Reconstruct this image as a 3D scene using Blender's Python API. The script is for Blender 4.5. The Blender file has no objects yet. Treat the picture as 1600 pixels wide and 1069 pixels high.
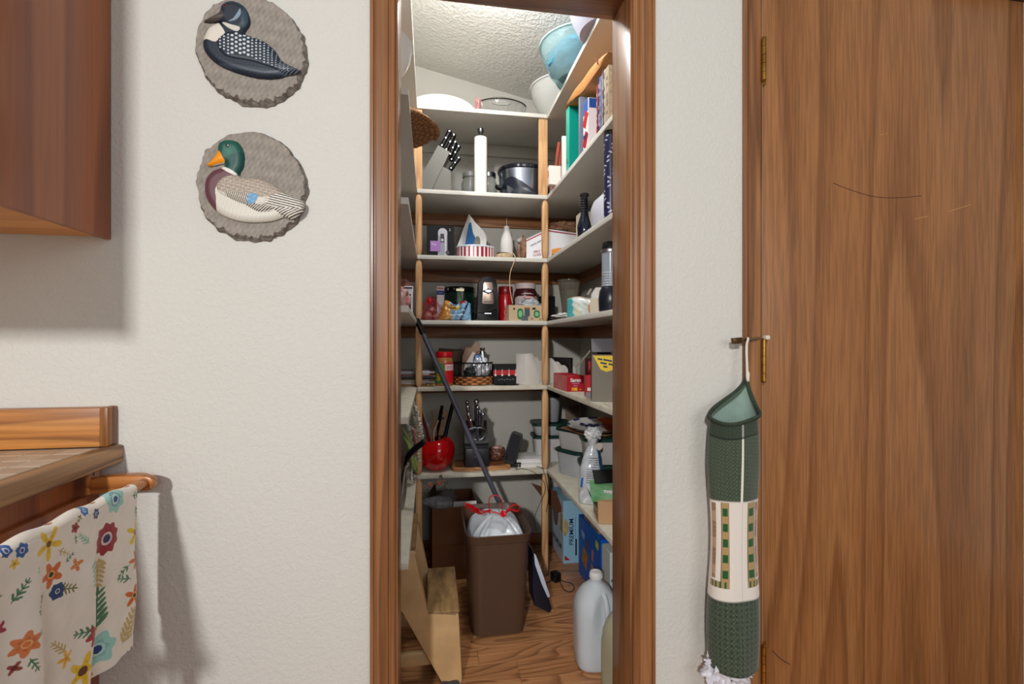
import bpy, bmesh, math, random
import numpy as np
from mathutils import Vector, Matrix, Euler, noise as mnoise
PI = math.pi
R = math.radians
rnd = random.Random(7)
S = bpy.context.scene
C = S.collection
# ------------------------------------------------------------ camera, light, exposure
TH = R(9.51); F = 764.0; CZ = 1.13
cd = bpy.data.cameras.new('camera'); cam = bpy.data.objects.new('camera', cd); C.objects.link(cam)
cd.sensor_width = 36; cd.lens = F / 1600 * 36; cd.clip_start = .02; cd.clip_end = 60
cam.location = (0, 0, CZ); cam.rotation_euler = (R(90), 0, -TH)
S.camera = cam
w = bpy.data.worlds.new('world'); S.world = w; w.use_nodes = True
w.node_tree.nodes['Background'].inputs[0].default_value = (1.0, .99, .975, 1)
w.node_tree.nodes['Background'].inputs[1].default_value = .30
S.view_settings.view_transform = 'Standard'; S.view_settings.look = 'None'
S.view_settings.exposure = 0.0; S.view_settings.gamma = 1; S.view_settings.use_curve_mapping = False
def area(name, loc, target, size, power, col=(1, .96, .9)):
    l = bpy.data.lights.new(name, 'AREA'); l.shape = 'SQUARE' if not isinstance(size, tuple) else 'RECTANGLE'
    if isinstance(size, tuple): l.size, l.size_y = size
    else: l.size = size
    l.energy = power; l.color = col
    o = bpy.data.objects.new(name, l); C.objects.link(o); o.location = loc
    d = Vector(target) - Vector(loc); o.rotation_euler = d.to_track_quat('-Z', 'Y').to_euler()
    return o
area('kitchen_ceiling_light', (-.842, -2.0, 2.06), (.1, 1.25, 1.2), .13, 76, (1, .99, .972))
area('kitchen_fill_light', (1.0, -2.6, 1.75), (.2, 1.6, .9), (1.7, 1.2), 27, (.97, .985, 1))  # added soft fill from behind the camera, not an actual window
def point(name, loc, rad, power, col):
    l = bpy.data.lights.new(name, 'POINT'); l.shadow_soft_size = rad; l.energy = power; l.color = col
    o = bpy.data.objects.new(name, l); C.objects.link(o); o.location = loc
point('pantry_ceiling_light', (.16, 1.72, 2.44), .07, 19, (.98, .99, 1))

# ------------------------------------------------------------ photograph pixel -> place helpers
def ray(px): return math.tan(math.atan((px - 800) / F) + TH)
def dep(X, Y): return X * math.sin(TH) + Y * math.cos(TH)
def XY(px, Y): return ray(px) * Y
def YX(px, X): return X / ray(px)
def ZZ(py, X, Y): return CZ + (534.5 - py) * dep(X, Y) / F
def P(px, py, Y):
    X = XY(px, Y); return Vector((X, Y, ZZ(py, X, Y)))
def PX(px, py, X):
    Y = YX(px, X); return Vector((X, Y, ZZ(py, X, Y)))

# ------------------------------------------------------------ materials
def lin(c):
    o = []
    for v in c[:3]:
        v = v / 255
        o.append(v / 12.92 if v <= .04045 else ((v + .055) / 1.055) ** 2.4)
    return (*o, 1)
MC = {}
def _new(name):
    m = bpy.data.materials.new(name); m.use_nodes = True
    nt = m.node_tree; b = nt.nodes['Principled BSDF']
    return m, nt, b
def mat(name, c, rough=.5, metal=0, trans=0, bump=0, bscale=60, spec=.5, var=0, vscale=8, coat=0, c2=None, ior=1.45, alpha=1, vstretch=(1, 1, 1), sheen=0):
    if name in MC: return MC[name]
    m, nt, b = _new(name); N = nt.nodes; L = nt.links
    b.inputs['Base Color'].default_value = lin(c); b.inputs['Roughness'].default_value = rough
    b.inputs['Metallic'].default_value = metal; b.inputs['Transmission Weight'].default_value = trans
    b.inputs['Specular IOR Level'].default_value = spec; b.inputs['Coat Weight'].default_value = coat
    b.inputs['IOR'].default_value = ior; b.inputs['Alpha'].default_value = alpha
    if sheen: b.inputs['Sheen Weight'].default_value = sheen
    if var or bump:
        tc = N.new('ShaderNodeTexCoord'); mp = N.new('ShaderNodeMapping'); L.new(tc.outputs['Object'], mp.inputs[0])
        mp.inputs['Scale'].default_value = vstretch
    if var:
        n = N.new('ShaderNodeTexNoise'); n.inputs['Scale'].default_value = vscale; n.inputs['Detail'].default_value = 4
        L.new(mp.outputs[0], n.inputs['Vector'])
        r = N.new('ShaderNodeValToRGB'); r.color_ramp.elements[0].position = .5 - .25; r.color_ramp.elements[1].position = .5 + .25
        cc = c2 if c2 else tuple(v * (1 - var) for v in c)
        r.color_ramp.elements[0].color = lin(cc); r.color_ramp.elements[1].color = lin(c)
        L.new(n.outputs['Fac'], r.inputs[0]); L.new(r.outputs[0], b.inputs['Base Color'])
    if bump:
        n2 = N.new('ShaderNodeTexNoise'); n2.inputs['Scale'].default_value = bscale; n2.inputs['Detail'].default_value = 3
        L.new(mp.outputs[0], n2.inputs['Vector'])
        bp = N.new('ShaderNodeBump'); bp.inputs['Strength'].default_value = bump; bp.inputs['Distance'].default_value = .004
        L.new(n2.outputs['Fac'], bp.inputs['Height']); L.new(bp.outputs[0], b.inputs['Normal'])
    MC[name] = m; return m
def wood(name, c1, c2, c3, axis='Z', rings=26, scl=3.2, stretch=9, rough=.38, fine=.5, streak=130, off=(0, 0, 0), coat=.15, rnd_obj=False, spec=.4):
    """plain-sawn timber: contour bands of a stretched noise plus fine pores"""
    if name in MC: return MC[name]
    m, nt, b = _new(name); N = nt.nodes; L = nt.links
    tc = N.new('ShaderNodeTexCoord'); mp = N.new('ShaderNodeMapping'); L.new(tc.outputs['Object'], mp.inputs[0])
    sc = {'X': (1 / stretch, 1, 1), 'Y': (1, 1 / stretch, 1), 'Z': (1, 1, 1 / stretch)}[axis]
    mp.inputs['Scale'].default_value = sc; mp.inputs['Location'].default_value = off
    src = mp.outputs[0]
    if rnd_obj:
        oi = N.new('ShaderNodeObjectInfo'); ad = N.new('ShaderNodeVectorMath'); ad.operation = 'MULTIPLY_ADD'
        cx = N.new('ShaderNodeCombineXYZ')
        for i in range(3): L.new(oi.outputs['Random'], cx.inputs[i])
        ad.inputs[1].default_value = (7.3, 5.1, 9.7); L.new(cx.outputs[0], ad.inputs[0]); L.new(src, ad.inputs[2]); src = ad.outputs[0]
    n = N.new('ShaderNodeTexNoise'); n.inputs['Scale'].default_value = scl; n.inputs['Detail'].default_value = 1.6; n.inputs['Roughness'].default_value = .45
    L.new(src, n.inputs['Vector'])
    mu = N.new('ShaderNodeMath'); mu.operation = 'MULTIPLY'; mu.inputs[1].default_value = rings; L.new(n.outputs['Fac'], mu.inputs[0])
    pp = N.new('ShaderNodeMath'); pp.operation = 'FRACT'; L.new(mu.outputs[0], pp.inputs[0])
    r = N.new('ShaderNodeValToRGB'); e = r.color_ramp.elements
    e[0].position = 0; e[0].color = lin(c1); e[1].position = 1; e[1].color = lin(c1)
    q = e.new(.55); q.color = lin(c2); q = e.new(.88); q.color = lin(c3)
    L.new(pp.outputs[0], r.inputs[0])
    mp2 = N.new('ShaderNodeMapping'); s2 = 1 / 28
    mp2.inputs['Scale'].default_value = {'X': (s2, 1, 1), 'Y': (1, s2, 1), 'Z': (1, 1, s2)}[axis]; L.new(tc.outputs['Object'], mp2.inputs[0])
    n2 = N.new('ShaderNodeTexNoise'); n2.inputs['Scale'].default_value = streak; n2.inputs['Detail'].default_value = 3; L.new(mp2.outputs[0], n2.inputs['Vector'])
    r2 = N.new('ShaderNodeValToRGB'); r2.color_ramp.elements[0].position = .36; r2.color_ramp.elements[1].position = .62
    g = 1 - fine; r2.color_ramp.elements[0].color = (g, g, g, 1); r2.color_ramp.elements[1].color = (1, 1, 1, 1)
    L.new(n2.outputs['Fac'], r2.inputs[0])
    n3 = N.new('ShaderNodeTexNoise'); n3.inputs['Scale'].default_value = 2.3; n3.inputs['Detail'].default_value = 2; L.new(src, n3.inputs['Vector'])
    r3 = N.new('ShaderNodeValToRGB'); r3.color_ramp.elements[0].position = .3; r3.color_ramp.elements[1].position = .7
    r3.color_ramp.elements[0].color = (.78, .75, .72, 1); r3.color_ramp.elements[1].color = (1, 1, 1, 1); L.new(n3.outputs['Fac'], r3.inputs[0])
    m1 = N.new('ShaderNodeMix'); m1.data_type = 'RGBA'; m1.blend_type = 'MULTIPLY'; m1.inputs[0].default_value = 1
    L.new(r.outputs[0], m1.inputs[6]); L.new(r2.outputs[0], m1.inputs[7])
    m2 = N.new('ShaderNodeMix'); m2.data_type = 'RGBA'; m2.blend_type = 'MULTIPLY'; m2.inputs[0].default_value = 1
    L.new(m1.outputs[2], m2.inputs[6]); L.new(r3.outputs[0], m2.inputs[7])
    L.new(m2.outputs[2], b.inputs['Base Color'])
    b.inputs['Roughness'].default_value = rough; b.inputs['Coat Weight'].default_value = coat; b.inputs['Coat Roughness'].default_value = .25
    b.inputs['Specular IOR Level'].default_value = spec
    bp = N.new('ShaderNodeBump'); bp.inputs['Strength'].default_value = .12; bp.inputs['Distance'].default_value = .001
    L.new(n2.outputs['Fac'], bp.inputs['Height']); L.new(bp.outputs[0], b.inputs['Normal'])
    MC[name] = m; return m
def wallpaint(name, c, strength=.35, scale=95, rough=.75):
    if name in MC: return MC[name]
    m, nt, b = _new(name); N = nt.nodes; L = nt.links
    b.inputs['Base Color'].default_value = lin(c); b.inputs['Roughness'].default_value = rough; b.inputs['Specular IOR Level'].default_value = .3
    tc = N.new('ShaderNodeTexCoord')
    n = N.new('ShaderNodeTexNoise'); n.inputs['Scale'].default_value = scale; n.inputs['Detail'].default_value = 2.5; n.inputs['Distortion'].default_value = .6
    L.new(tc.outputs['Object'], n.inputs['Vector'])
    r = N.new('ShaderNodeValToRGB'); r.color_ramp.elements[0].position = .38; r.color_ramp.elements[1].position = .62; L.new(n.outputs['Fac'], r.inputs[0])
    bp = N.new('ShaderNodeBump'); bp.inputs['Strength'].default_value = strength; bp.inputs['Distance'].default_value = .002
    L.new(r.outputs[0], bp.inputs['Height']); L.new(bp.outputs[0], b.inputs['Normal'])
    MC[name] = m; return m
def paintmat(name, rough=.6, bump=0, bscale=200, spec=.4, sheen=0, coat=0):
    """colour comes from the print stored on the mesh"""
    if name in MC: return MC[name]
    m, nt, b = _new(name); N = nt.nodes; L = nt.links
    a = N.new('ShaderNodeAttribute'); a.attribute_name = 'print'; L.new(a.outputs['Color'], b.inputs['Base Color'])
    b.inputs['Roughness'].default_value = rough; b.inputs['Specular IOR Level'].default_value = spec; b.inputs['Sheen Weight'].default_value = sheen
    b.inputs['Coat Weight'].default_value = coat
    if bump:
        tc = N.new('ShaderNodeTexCoord'); n = N.new('ShaderNodeTexNoise'); n.inputs['Scale'].default_value = bscale; n.inputs['Detail'].default_value = 3
        L.new(tc.outputs['Object'], n.inputs['Vector'])
        bp = N.new('ShaderNodeBump'); bp.inputs['Strength'].default_value = bump; bp.inputs['Distance'].default_value = .002
        L.new(n.outputs['Fac'], bp.inputs['Height']); L.new(bp.outputs[0], b.inputs['Normal'])
    MC[name] = m; return m

# ------------------------------------------------------------ mesh helpers
def BM(): return bmesh.new()
def _M(c=(0, 0, 0), rot=None):
    M = Matrix.Translation(Vector(c))
    if rot is not None: M = M @ (rot if isinstance(rot, Euler) else Euler(rot)).to_matrix().to_4x4()
    return M
def box(bm, c, s, rot=None, bev=0, seg=2):
    r = bmesh.ops.create_cube(bm, size=1, matrix=_M(c, rot) @ Matrix.Diagonal((s[0], s[1], s[2], 1)))
    if bev:
        es = list({e for v in r['verts'] for e in v.link_edges})
        bmesh.ops.bevel(bm, geom=es, offset=bev, segments=seg, affect='EDGES', profile=.5)
    return bm
def b2(bm, lo, hi, bev=0, seg=2):
    return box(bm, [(a + b) / 2 for a, b in zip(lo, hi)], [abs(b - a) for a, b in zip(lo, hi)], None, bev, seg)
def lathe(bm, prof, seg=24, c=(0, 0, 0), rot=None, sx=1, sy=1):
    M = _M(c, rot); rings = []
    for r, z in prof:
        if r <= 1e-6: rings.append([bm.verts.new(M @ Vector((0, 0, z)))])
        else: rings.append([bm.verts.new(M @ Vector((r * sx * math.cos(2 * PI * i / seg), r * sy * math.sin(2 * PI * i / seg), z))) for i in range(seg)])
    for a, b in zip(rings, rings[1:]):
        for i in range(seg):
            j = (i + 1) % seg
            if len(a) == 1 and len(b) == 1: continue
            if len(a) == 1: bm.faces.new((a[0], b[i], b[j]))
            elif len(b) == 1: bm.faces.new((a[i], b[0], a[j]))
            else: bm.faces.new((a[i], b[i], b[j], a[j]))
    return bm
def cyl(bm, c, r, h, seg=20, rot=None, r2=None):
    r2 = r if r2 is None else r2
    return lathe(bm, [(0, 0), (r, 0), (r2, h), (0, h)], seg, c, rot)
def tube(bm, pts, r, seg=8, closed=False, caps=True, flat=1):
    pts = [Vector(p) for p in pts]; n = len(pts); rings = []; up = None
    for i, p in enumerate(pts):
        if closed: t = pts[(i + 1) % n] - pts[i - 1]
        else: t = pts[min(i + 1, n - 1)] - pts[max(i - 1, 0)]
        if t.length < 1e-9: t = Vector((0, 0, 1))
        t.normalize()
        if up is None:
            up = Vector((0, 0, 1)) if abs(t.z) < .9 else Vector((1, 0, 0))
        a = t.cross(up)
        if a.length < 1e-4: a = t.cross(Vector((.3, .9, .2)))
        a.normalize(); b = a.cross(t).normalized(); up = b
        rr = r[i] if isinstance(r, (list, tuple)) else r
        rings.append([bm.verts.new(p + a * rr * math.cos(2 * PI * k / seg) + b * rr * flat * math.sin(2 * PI * k / seg)) for k in range(seg)])
    rr = rings + ([rings[0]] if closed else [])
    for A, B in zip(rr, rr[1:]):
        for k in range(seg):
            j = (k + 1) % seg; bm.faces.new((A[k], A[j], B[j], B[k]))
    if caps and not closed:
        bm.faces.new(rings[0][::-1]); bm.faces.new(rings[-1])
    return bm
def spline(pts, n=8):
    pts = [Vector(p) for p in pts]; out = []
    for i in range(len(pts) - 1):
        p0 = pts[max(i - 1, 0)]; p1 = pts[i]; p2 = pts[i + 1]; p3 = pts[min(i + 2, len(pts) - 1)]
        for k in range(n):
            t = k / n
            out.append(.5 * ((2 * p1) + (p2 - p0) * t + (2 * p0 - 5 * p1 + 4 * p2 - p3) * t * t + (3 * p1 - p0 - 3 * p2 + p3) * t ** 3))
    out.append(pts[-1]); return out
def prism(bm, poly, h, M=Matrix(), bev=0):
    """poly in local xy, extruded along local z from 0 to h, placed by M"""
    a = [bm.verts.new(M @ Vector((x, y, 0))) for x, y in poly]; b = [bm.verts.new(M @ Vector((x, y, h))) for x, y in poly]
    n = len(poly); fs = [bm.faces.new(a[::-1]), bm.faces.new(b)]
    for i in range(n):
        j = (i + 1) % n; fs.append(bm.faces.new((a[i], a[j], b[j], b[i])))
    if bev:
        es = list({e for f in fs for e in f.edges}); bmesh.ops.bevel(bm, geom=es, offset=bev, segments=2, affect='EDGES', profile=.5)
    return bm
XZ = Matrix(((1, 0, 0, 0), (0, 0, -1, 0), (0, 1, 0, 0), (0, 0, 0, 1)))     # poly (x,z), extrudes toward -Y
def xz(y): return Matrix.Translation((0, y, 0)) @ XZ
def blob(bm, c, s, amp=.15, fr=3, seed=0, seg=24, rings=16, rot=None, flat=-9):
    M = _M(c, rot); r = bmesh.ops.create_uvsphere(bm, u_segments=seg, v_segments=rings, radius=1)
    for v in r['verts']:
        k = 1 + amp * mnoise.noise(v.co * fr + Vector((seed * 7.1, seed * 3.3, seed))) + amp * .5 * mnoise.noise(v.co * fr * 2.7 + Vector((seed, 0, seed * 5)))
        p = v.co * k
        p = Vector((p.x * s[0], p.y * s[1], p.z * s[2]))
        if p.z < flat: p.z = flat
        v.co = M @ p
    return bm
def loft(bm, secs, n=32, power=4, cap0=True, cap1=True, c=(0, 0)):
    """secs: (z, half x, half y) superellipse sections"""
    rings = []
    for s in secs:
        z, a, b = s[:3]; pw = s[3] if len(s) > 3 else power; ring = []
        for i in range(n):
            t = 2 * PI * (i + .5) / n; ct, st = math.cos(t), math.sin(t)
            ring.append(bm.verts.new((c[0] + a * math.copysign(abs(ct) ** (2 / pw), ct), c[1] + b * math.copysign(abs(st) ** (2 / pw), st), z)))
        rings.append(ring)
    for A, B in zip(rings, rings[1:]):
        for i in range(n):
            j = (i + 1) % n; bm.faces.new((A[i], A[j], B[j], B[i]))
    if cap0: bm.faces.new(rings[0][::-1])
    if cap1: bm.faces.new(rings[-1])
    return bm
def obj(name, bm, m, parent=None, loc=None, rot=None, smooth=38, normals=True):
    if normals: bmesh.ops.recalc_face_normals(bm, faces=bm.faces[:])
    me = bpy.data.meshes.new(name); bm.to_mesh(me); bm.free()
    if isinstance(m, (list, tuple)):
        for q in m: me.materials.append(q)
    else: me.materials.append(m)
    if smooth:
        me.shade_smooth()
        try: me.set_sharp_from_angle(angle=R(smooth))
        except Exception: pass
    o = bpy.data.objects.new(name, me); C.objects.link(o)
    if parent: o.parent = parent
    if loc is not None: o.location = loc
    if rot is not None: o.rotation_euler = rot
    return o
def surf(name, nu, nv, pos, col, m, parent=None, closeu=False, loc=None, rot=None, mask=None, smooth=True):
    """parametric sheet with its print: pos(U,V)->x,y,z  col(U,V,x,y,z)->r,g,b (0..255)"""
    U, V = np.meshgrid(np.linspace(0, 1, nu + 1)[:nu + (0 if closeu else 1)], np.linspace(0, 1, nv + 1))
    x, y, z = pos(U, V); x = x + 0 * U; y = y + 0 * U; z = z + 0 * U
    co = np.stack([x, y, z], -1).reshape(-1, 3); W = U.shape[1]; H = U.shape[0]
    i, j = np.meshgrid(np.arange(W if closeu else W - 1), np.arange(H - 1)); i = i.ravel(); j = j.ravel(); i2 = (i + 1) % W
    faces = np.stack([j * W + i, j * W + i2, (j + 1) * W + i2, (j + 1) * W + i], -1)
    if mask is not None:
        mk = mask(U, V, x, y, z).reshape(-1); faces = faces[mk[faces].all(1)]
    used = np.unique(faces); rm = np.full(len(co), -1); rm[used] = np.arange(len(used)); faces = rm[faces]; cc = co[used]
    me = bpy.data.meshes.new(name); me.vertices.add(len(cc)); me.vertices.foreach_set('co', cc.astype(np.float32).ravel())
    me.loops.add(len(faces) * 4); me.polygons.add(len(faces))
    me.loops.foreach_set('vertex_index', faces.astype(np.int32).ravel())
    me.polygons.foreach_set('loop_start', np.arange(len(faces), dtype=np.int32) * 4)
    me.update(calc_edges=True); me.validate()
    if col is not None:
        r, g, b = col(U, V, x, y, z)
        rgb = np.stack([r + 0 * U, g + 0 * U, b + 0 * U], -1).reshape(-1, 3)[used] / 255
        rgb = np.clip(rgb, 0, 1); rgb = np.where(rgb <= .04045, rgb / 12.92, ((rgb + .055) / 1.055) ** 2.4)
        a = me.color_attributes.new('print', 'FLOAT_COLOR', 'POINT')
        a.data.foreach_set('color', np.concatenate([rgb, np.ones((len(rgb), 1))], 1).astype(np.float32).ravel())
    me.materials.append(m)
    if smooth: me.shade_smooth()
    o = bpy.data.objects.new(name, me); C.objects.link(o)
    if parent: o.parent = parent
    if loc is not None: o.location = loc
    if rot is not None: o.rotation_euler = rot
    return o
LABELS = {}
def tag(o, label, cat, group=None):
    o['label'] = label; o['category'] = cat
    if group: o['group'] = group
    return o
def thing(name, label, cat, loc=(0, 0, 0), rz=0, group=None, rot=None):
    o = bpy.data.objects.new(name, None); C.objects.link(o); o.empty_display_size = .05
    o.location = loc; o.rotation_euler = rot if rot else (0, 0, rz)
    return tag(o, label, cat, group)
def struct(name, bm, m, parent=None, smooth=38):
    o = obj(name, bm, m, parent, smooth=smooth)
    if parent is None: o['kind'] = 'structure'
    return o
def txt(parent, s, size, loc, m, face='F', name='lettering', rotx=0, ext=.0003, bold=0, sx=1, spin=0):
    cu = bpy.data.curves.new(name, 'FONT'); cu.body = s; cu.size = size; cu.align_x = 'CENTER'; cu.align_y = 'CENTER'; cu.extrude = ext; cu.resolution_u = 3
    cu.offset = bold
    t = bpy.data.objects.new(name, cu); C.objects.link(t)
    dg = bpy.context.evaluated_depsgraph_get(); me = bpy.data.meshes.new_from_object(t.evaluated_get(dg))
    bpy.data.objects.remove(t); bpy.data.curves.remove(cu)
    me.materials.clear(); me.materials.append(m)
    base = {'F': Euler((R(90), 0, 0)), 'L': Euler((R(90), 0, R(-90))), 'T': Euler((0, 0, 0)), 'R': Euler((R(90), 0, R(90)))}[face].to_matrix().to_4x4()
    me.transform(base @ Euler((0, 0, spin)).to_matrix().to_4x4() @ Matrix.Diagonal((sx, 1, 1, 1)))
    o = bpy.data.objects.new(name, me); C.objects.link(o); o.parent = parent; o.location = loc
    if rotx: o.rotation_euler = (rotx, 0, 0)
    return o
def patch(root, name, x, z, w_, h_, m, y, t=.0006, face='F', bev=0):
    """thin printed or stuck-on piece; face F lies on local y, face L/R lies on local x (x argument runs along y then)"""
    bm = BM()
    if face == 'F': box(bm, (x, y - t / 2, z), (w_, t, h_))
    elif face == 'T': box(bm, (x, z, y + t / 2), (w_, h_, t))
    else: box(bm, (y - t / 2 if face == 'L' else y + t / 2, x, z), (t, w_, h_))
    return obj(name, bm, m, root, smooth=0)
def disc(root, name, x, z, r, m, y, t=.0006, face='F', sx=1, seg=28):
    bm = BM()
    rot = {'F': (R(90), 0, 0), 'L': (R(90), 0, R(-90)), 'T': (0, 0, 0)}[face]
    c = {'F': (x, y, z), 'L': (y, x, z), 'T': (x, z, y)}[face]
    lathe(bm, [(0, 0), (r, 0), (r, t), (0, t)], seg, c, rot, sx=sx)
    return obj(name, bm, m, root, smooth=0)
def poly_mask(px, pz, poly):
    inside = np.zeros(px.shape, bool); n = len(poly)
    for i in range(n):
        x1, y1 = poly[i]; x2, y2 = poly[(i + 1) % n]
        c = ((y1 > pz) != (y2 > pz)) & (px < (x2 - x1) * (pz - y1) / (y2 - y1 + 1e-12) + x1); inside ^= c
    return inside
def poly_dist(px, pz, poly):
    d = np.full(px.shape, 1e9); n = len(poly)
    for i in range(n):
        x1, y1 = poly[i]; x2, y2 = poly[(i + 1) % n]; ex, ey = x2 - x1, y2 - y1
        t = np.clip(((px - x1) * ex + (pz - y1) * ey) / (ex * ex + ey * ey + 1e-12), 0, 1)
        d = np.minimum(d, np.hypot(px - x1 - t * ex, pz - y1 - t * ey))
    return d
def smooth_poly(poly, n=5):
    pts = [Vector((p[0], p[1], 0)) for p in poly]; m = len(pts); out = []
    for i in range(m):
        p0, p1, p2, p3 = pts[i - 1], pts[i], pts[(i + 1) % m], pts[(i + 2) % m]
        for k in range(n):
            t = k / n; q = .5 * ((2 * p1) + (p2 - p0) * t + (2 * p0 - 5 * p1 + 4 * p2 - p3) * t * t + (3 * p1 - p0 - 3 * p2 + p3) * t ** 3)
            out.append((q.x, q.y))
    return out
def mixc(c, k, new):
    return tuple(a * (1 - k) + b * k for a, b in zip(c, new))
def npnoise(x, y, seed=0):
    rs = np.random.RandomState(seed); v = 0
    for k in range(6):
        a = rs.uniform(0, 2 * PI); f = rs.uniform(.6, 1.6) * (1.35 ** k); ph = rs.uniform(0, 6.28)
        v = v + np.sin((x * math.cos(a) + y * math.sin(a)) * f + ph) / (1.2 ** k)
    return v / 3
# ------------------------------------------------------------ shared materials
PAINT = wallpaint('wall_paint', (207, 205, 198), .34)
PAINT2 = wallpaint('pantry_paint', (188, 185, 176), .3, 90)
CEILP = wallpaint('ceiling_texture', (214, 211, 204), .8, 60)
OAK = wood('oak_trim', (164, 114, 72), (153, 103, 62), (122, 78, 45), 'Z', 7, 8, 22, .35, .26, coat=.35)
OAKX = wood('oak_trim_horizontal', (164, 108, 64), (152, 98, 56), (124, 76, 42), 'X', 7, 8, 22, .35, .26, coat=.35)
OAKY = wood('oak_trim_depth', (164, 108, 64), (152, 98, 56), (124, 76, 42), 'Y', 7, 8, 22, .35, .26, coat=.35)
DOORW = wood('door_veneer', (170, 116, 70), (163, 109, 63), (140, 90, 50), 'Z', 13, 2.2, 13, .42, .30, streak=190, coat=.2, off=(3.1, 0, 1.7))
CABW = wood('cabinet_wood', (182, 104, 54), (172, 95, 48), (146, 76, 38), 'Z', 5, 3.5, 16, .4, .14, coat=.25)
SPLASHW = wood('backsplash_oak', (214, 148, 80), (202, 134, 68), (164, 104, 54), 'X', 12, 5, 9, .4, .3, streak=110)
EDGEW = wood('counter_edge_oak', (206, 160, 112), (190, 144, 98), (134, 96, 64), 'Y', 10, 14, 16, .5, .28, coat=.05)
POSTW = wood('post_pine', (230, 184, 134), (224, 176, 124), (200, 148, 98), 'Z', 5, 14, 16, .5, .22, coat=.05)
FLOORW = wood('floor_laminate', (214, 154, 104), (204, 143, 93), (158, 104, 66), 'X', 13, 6.5, 5, .36, .26, streak=90, rnd_obj=True)
SHELFM = mat('shelf_white', (216, 213, 204), .45, var=.03, vscale=5)
SHELFD = mat('shelf_white_worn', (218, 213, 198), .5, var=.14, vscale=26, c2=(196, 188, 168))
BLK = mat('black_plastic', (14, 14, 16), .4, spec=.35)
BLKR = mat('black_rough', (26, 26, 28), .7)
WHT = mat('white_plastic', (232, 230, 226), .4)
WPAP = mat('white_paper', (228, 226, 222), .8, bump=.1, bscale=40)
STEEL = mat('brushed_steel', (190, 192, 198), .28, 1)
STEELD = mat('dark_steel', (120, 122, 128), .3, 1)
BRASS = mat('brass', (196, 148, 66), .3, 1, var=.25, vscale=40)
RED = mat('red_print', (186, 22, 34), .45)
REDG = mat('red_gloss', (196, 6, 16), .12, coat=.6)
CARD = mat('brown_cardboard', (142, 98, 62), .85, var=.08, vscale=12)
GLASS = mat('clear_glass', (255, 255, 255), .03, trans=1, ior=1.3)
CLEARP = mat('clear_plastic', (238, 240, 245), .08, trans=.92, ior=1.2)
NAVY = mat('navy_print', (26, 34, 84), .5)
YEL = mat('yellow_print', (240, 202, 40), .5)
GREENL = mat('dark_green_lid', (14, 52, 46), .4)
DKTXT = mat('dark_ink', (24, 24, 30), .6)
# ------------------------------------------------------------ the room
Y0, Y1, YB = 1.25, 1.38, 2.67
XL, XR = -.37, .837
OL, OR_, OT = -.079, .533, 2.084
def cz_(x): return 2.61 - .21 * (x + .075)
bm = BM()
b2(bm, (-1.35, Y0, -.02), (OL - .002, Y1, 2.9)); b2(bm, (OR_ + .002, Y0, -.02), (.9305, Y1, 2.9)); b2(bm, (OL - .002, Y0, OT + .002), (OR_ + .002, Y1, 2.9))
b2(bm, (.9305, Y0 + .05, -.02), (1.845, Y1, 2.9)); b2(bm, (.9305, Y0, 2.215), (1.845, Y0 + .05, 2.9)); b2(bm, (1.845, Y0, -.02), (2.6, Y1, 2.9))
struct('wall_front', bm, PAINT, smooth=0)
bm = BM(); b2(bm, (-1.41, -1.6, -.02), (-1.35, Y1, 2.9)); struct('wall_left', bm, PAINT, smooth=0)
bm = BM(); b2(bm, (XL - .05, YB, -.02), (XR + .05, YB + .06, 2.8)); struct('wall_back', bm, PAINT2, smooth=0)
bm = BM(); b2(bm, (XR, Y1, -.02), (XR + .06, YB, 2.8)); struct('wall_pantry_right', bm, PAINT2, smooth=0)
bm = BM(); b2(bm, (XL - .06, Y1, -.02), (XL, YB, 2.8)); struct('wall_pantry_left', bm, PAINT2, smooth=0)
bm = BM()
prism(bm, [(XL - .06, cz_(XL - .06)), (XR + .06, cz_(XR + .06)), (XR + .06, 2.95), (XL - .06, 2.95)], YB - Y1 + .05, xz(YB + .05))
struct('ceiling', bm, CEILP, smooth=0)
bm = BM(); b2(bm, (-1.41, -1.6, -.06), (2.6, YB + .05, -.012)); flo = struct('floor', bm, mat('floor_underlay', (128, 76, 44), .5), smooth=0)
row = 0; y = Y0 - .48; rp = random.Random(3)
meshes = {}
while y < YB:
    x = -1.35 + rp.choice([-.55, -.3, -.12, 0]); w_ = .0935
    if row == 11: x = -.64
    while x < (XR if y > Y1 else 2.6):
        L_ = rp.choice([.62, .75, .9]); x0, x1 = max(x, XL if y >= Y1 - .02 else -1.35), min(x + L_, XR if y > Y1 - .02 else 2.6)
        if x1 - x0 > .02:
            y1 = min(y + w_, YB)
            bm = BM(); box(bm, (0, 0, -.006), (x1 - x0 - .0008, y1 - y - .0008, .012), bev=.0006, seg=1)
            obj('plank', bm, FLOORW, flo, loc=((x0 + x1) / 2, (y + y1) / 2, 0), smooth=0)
        x += L_
    y += w_; row += 1
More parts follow.
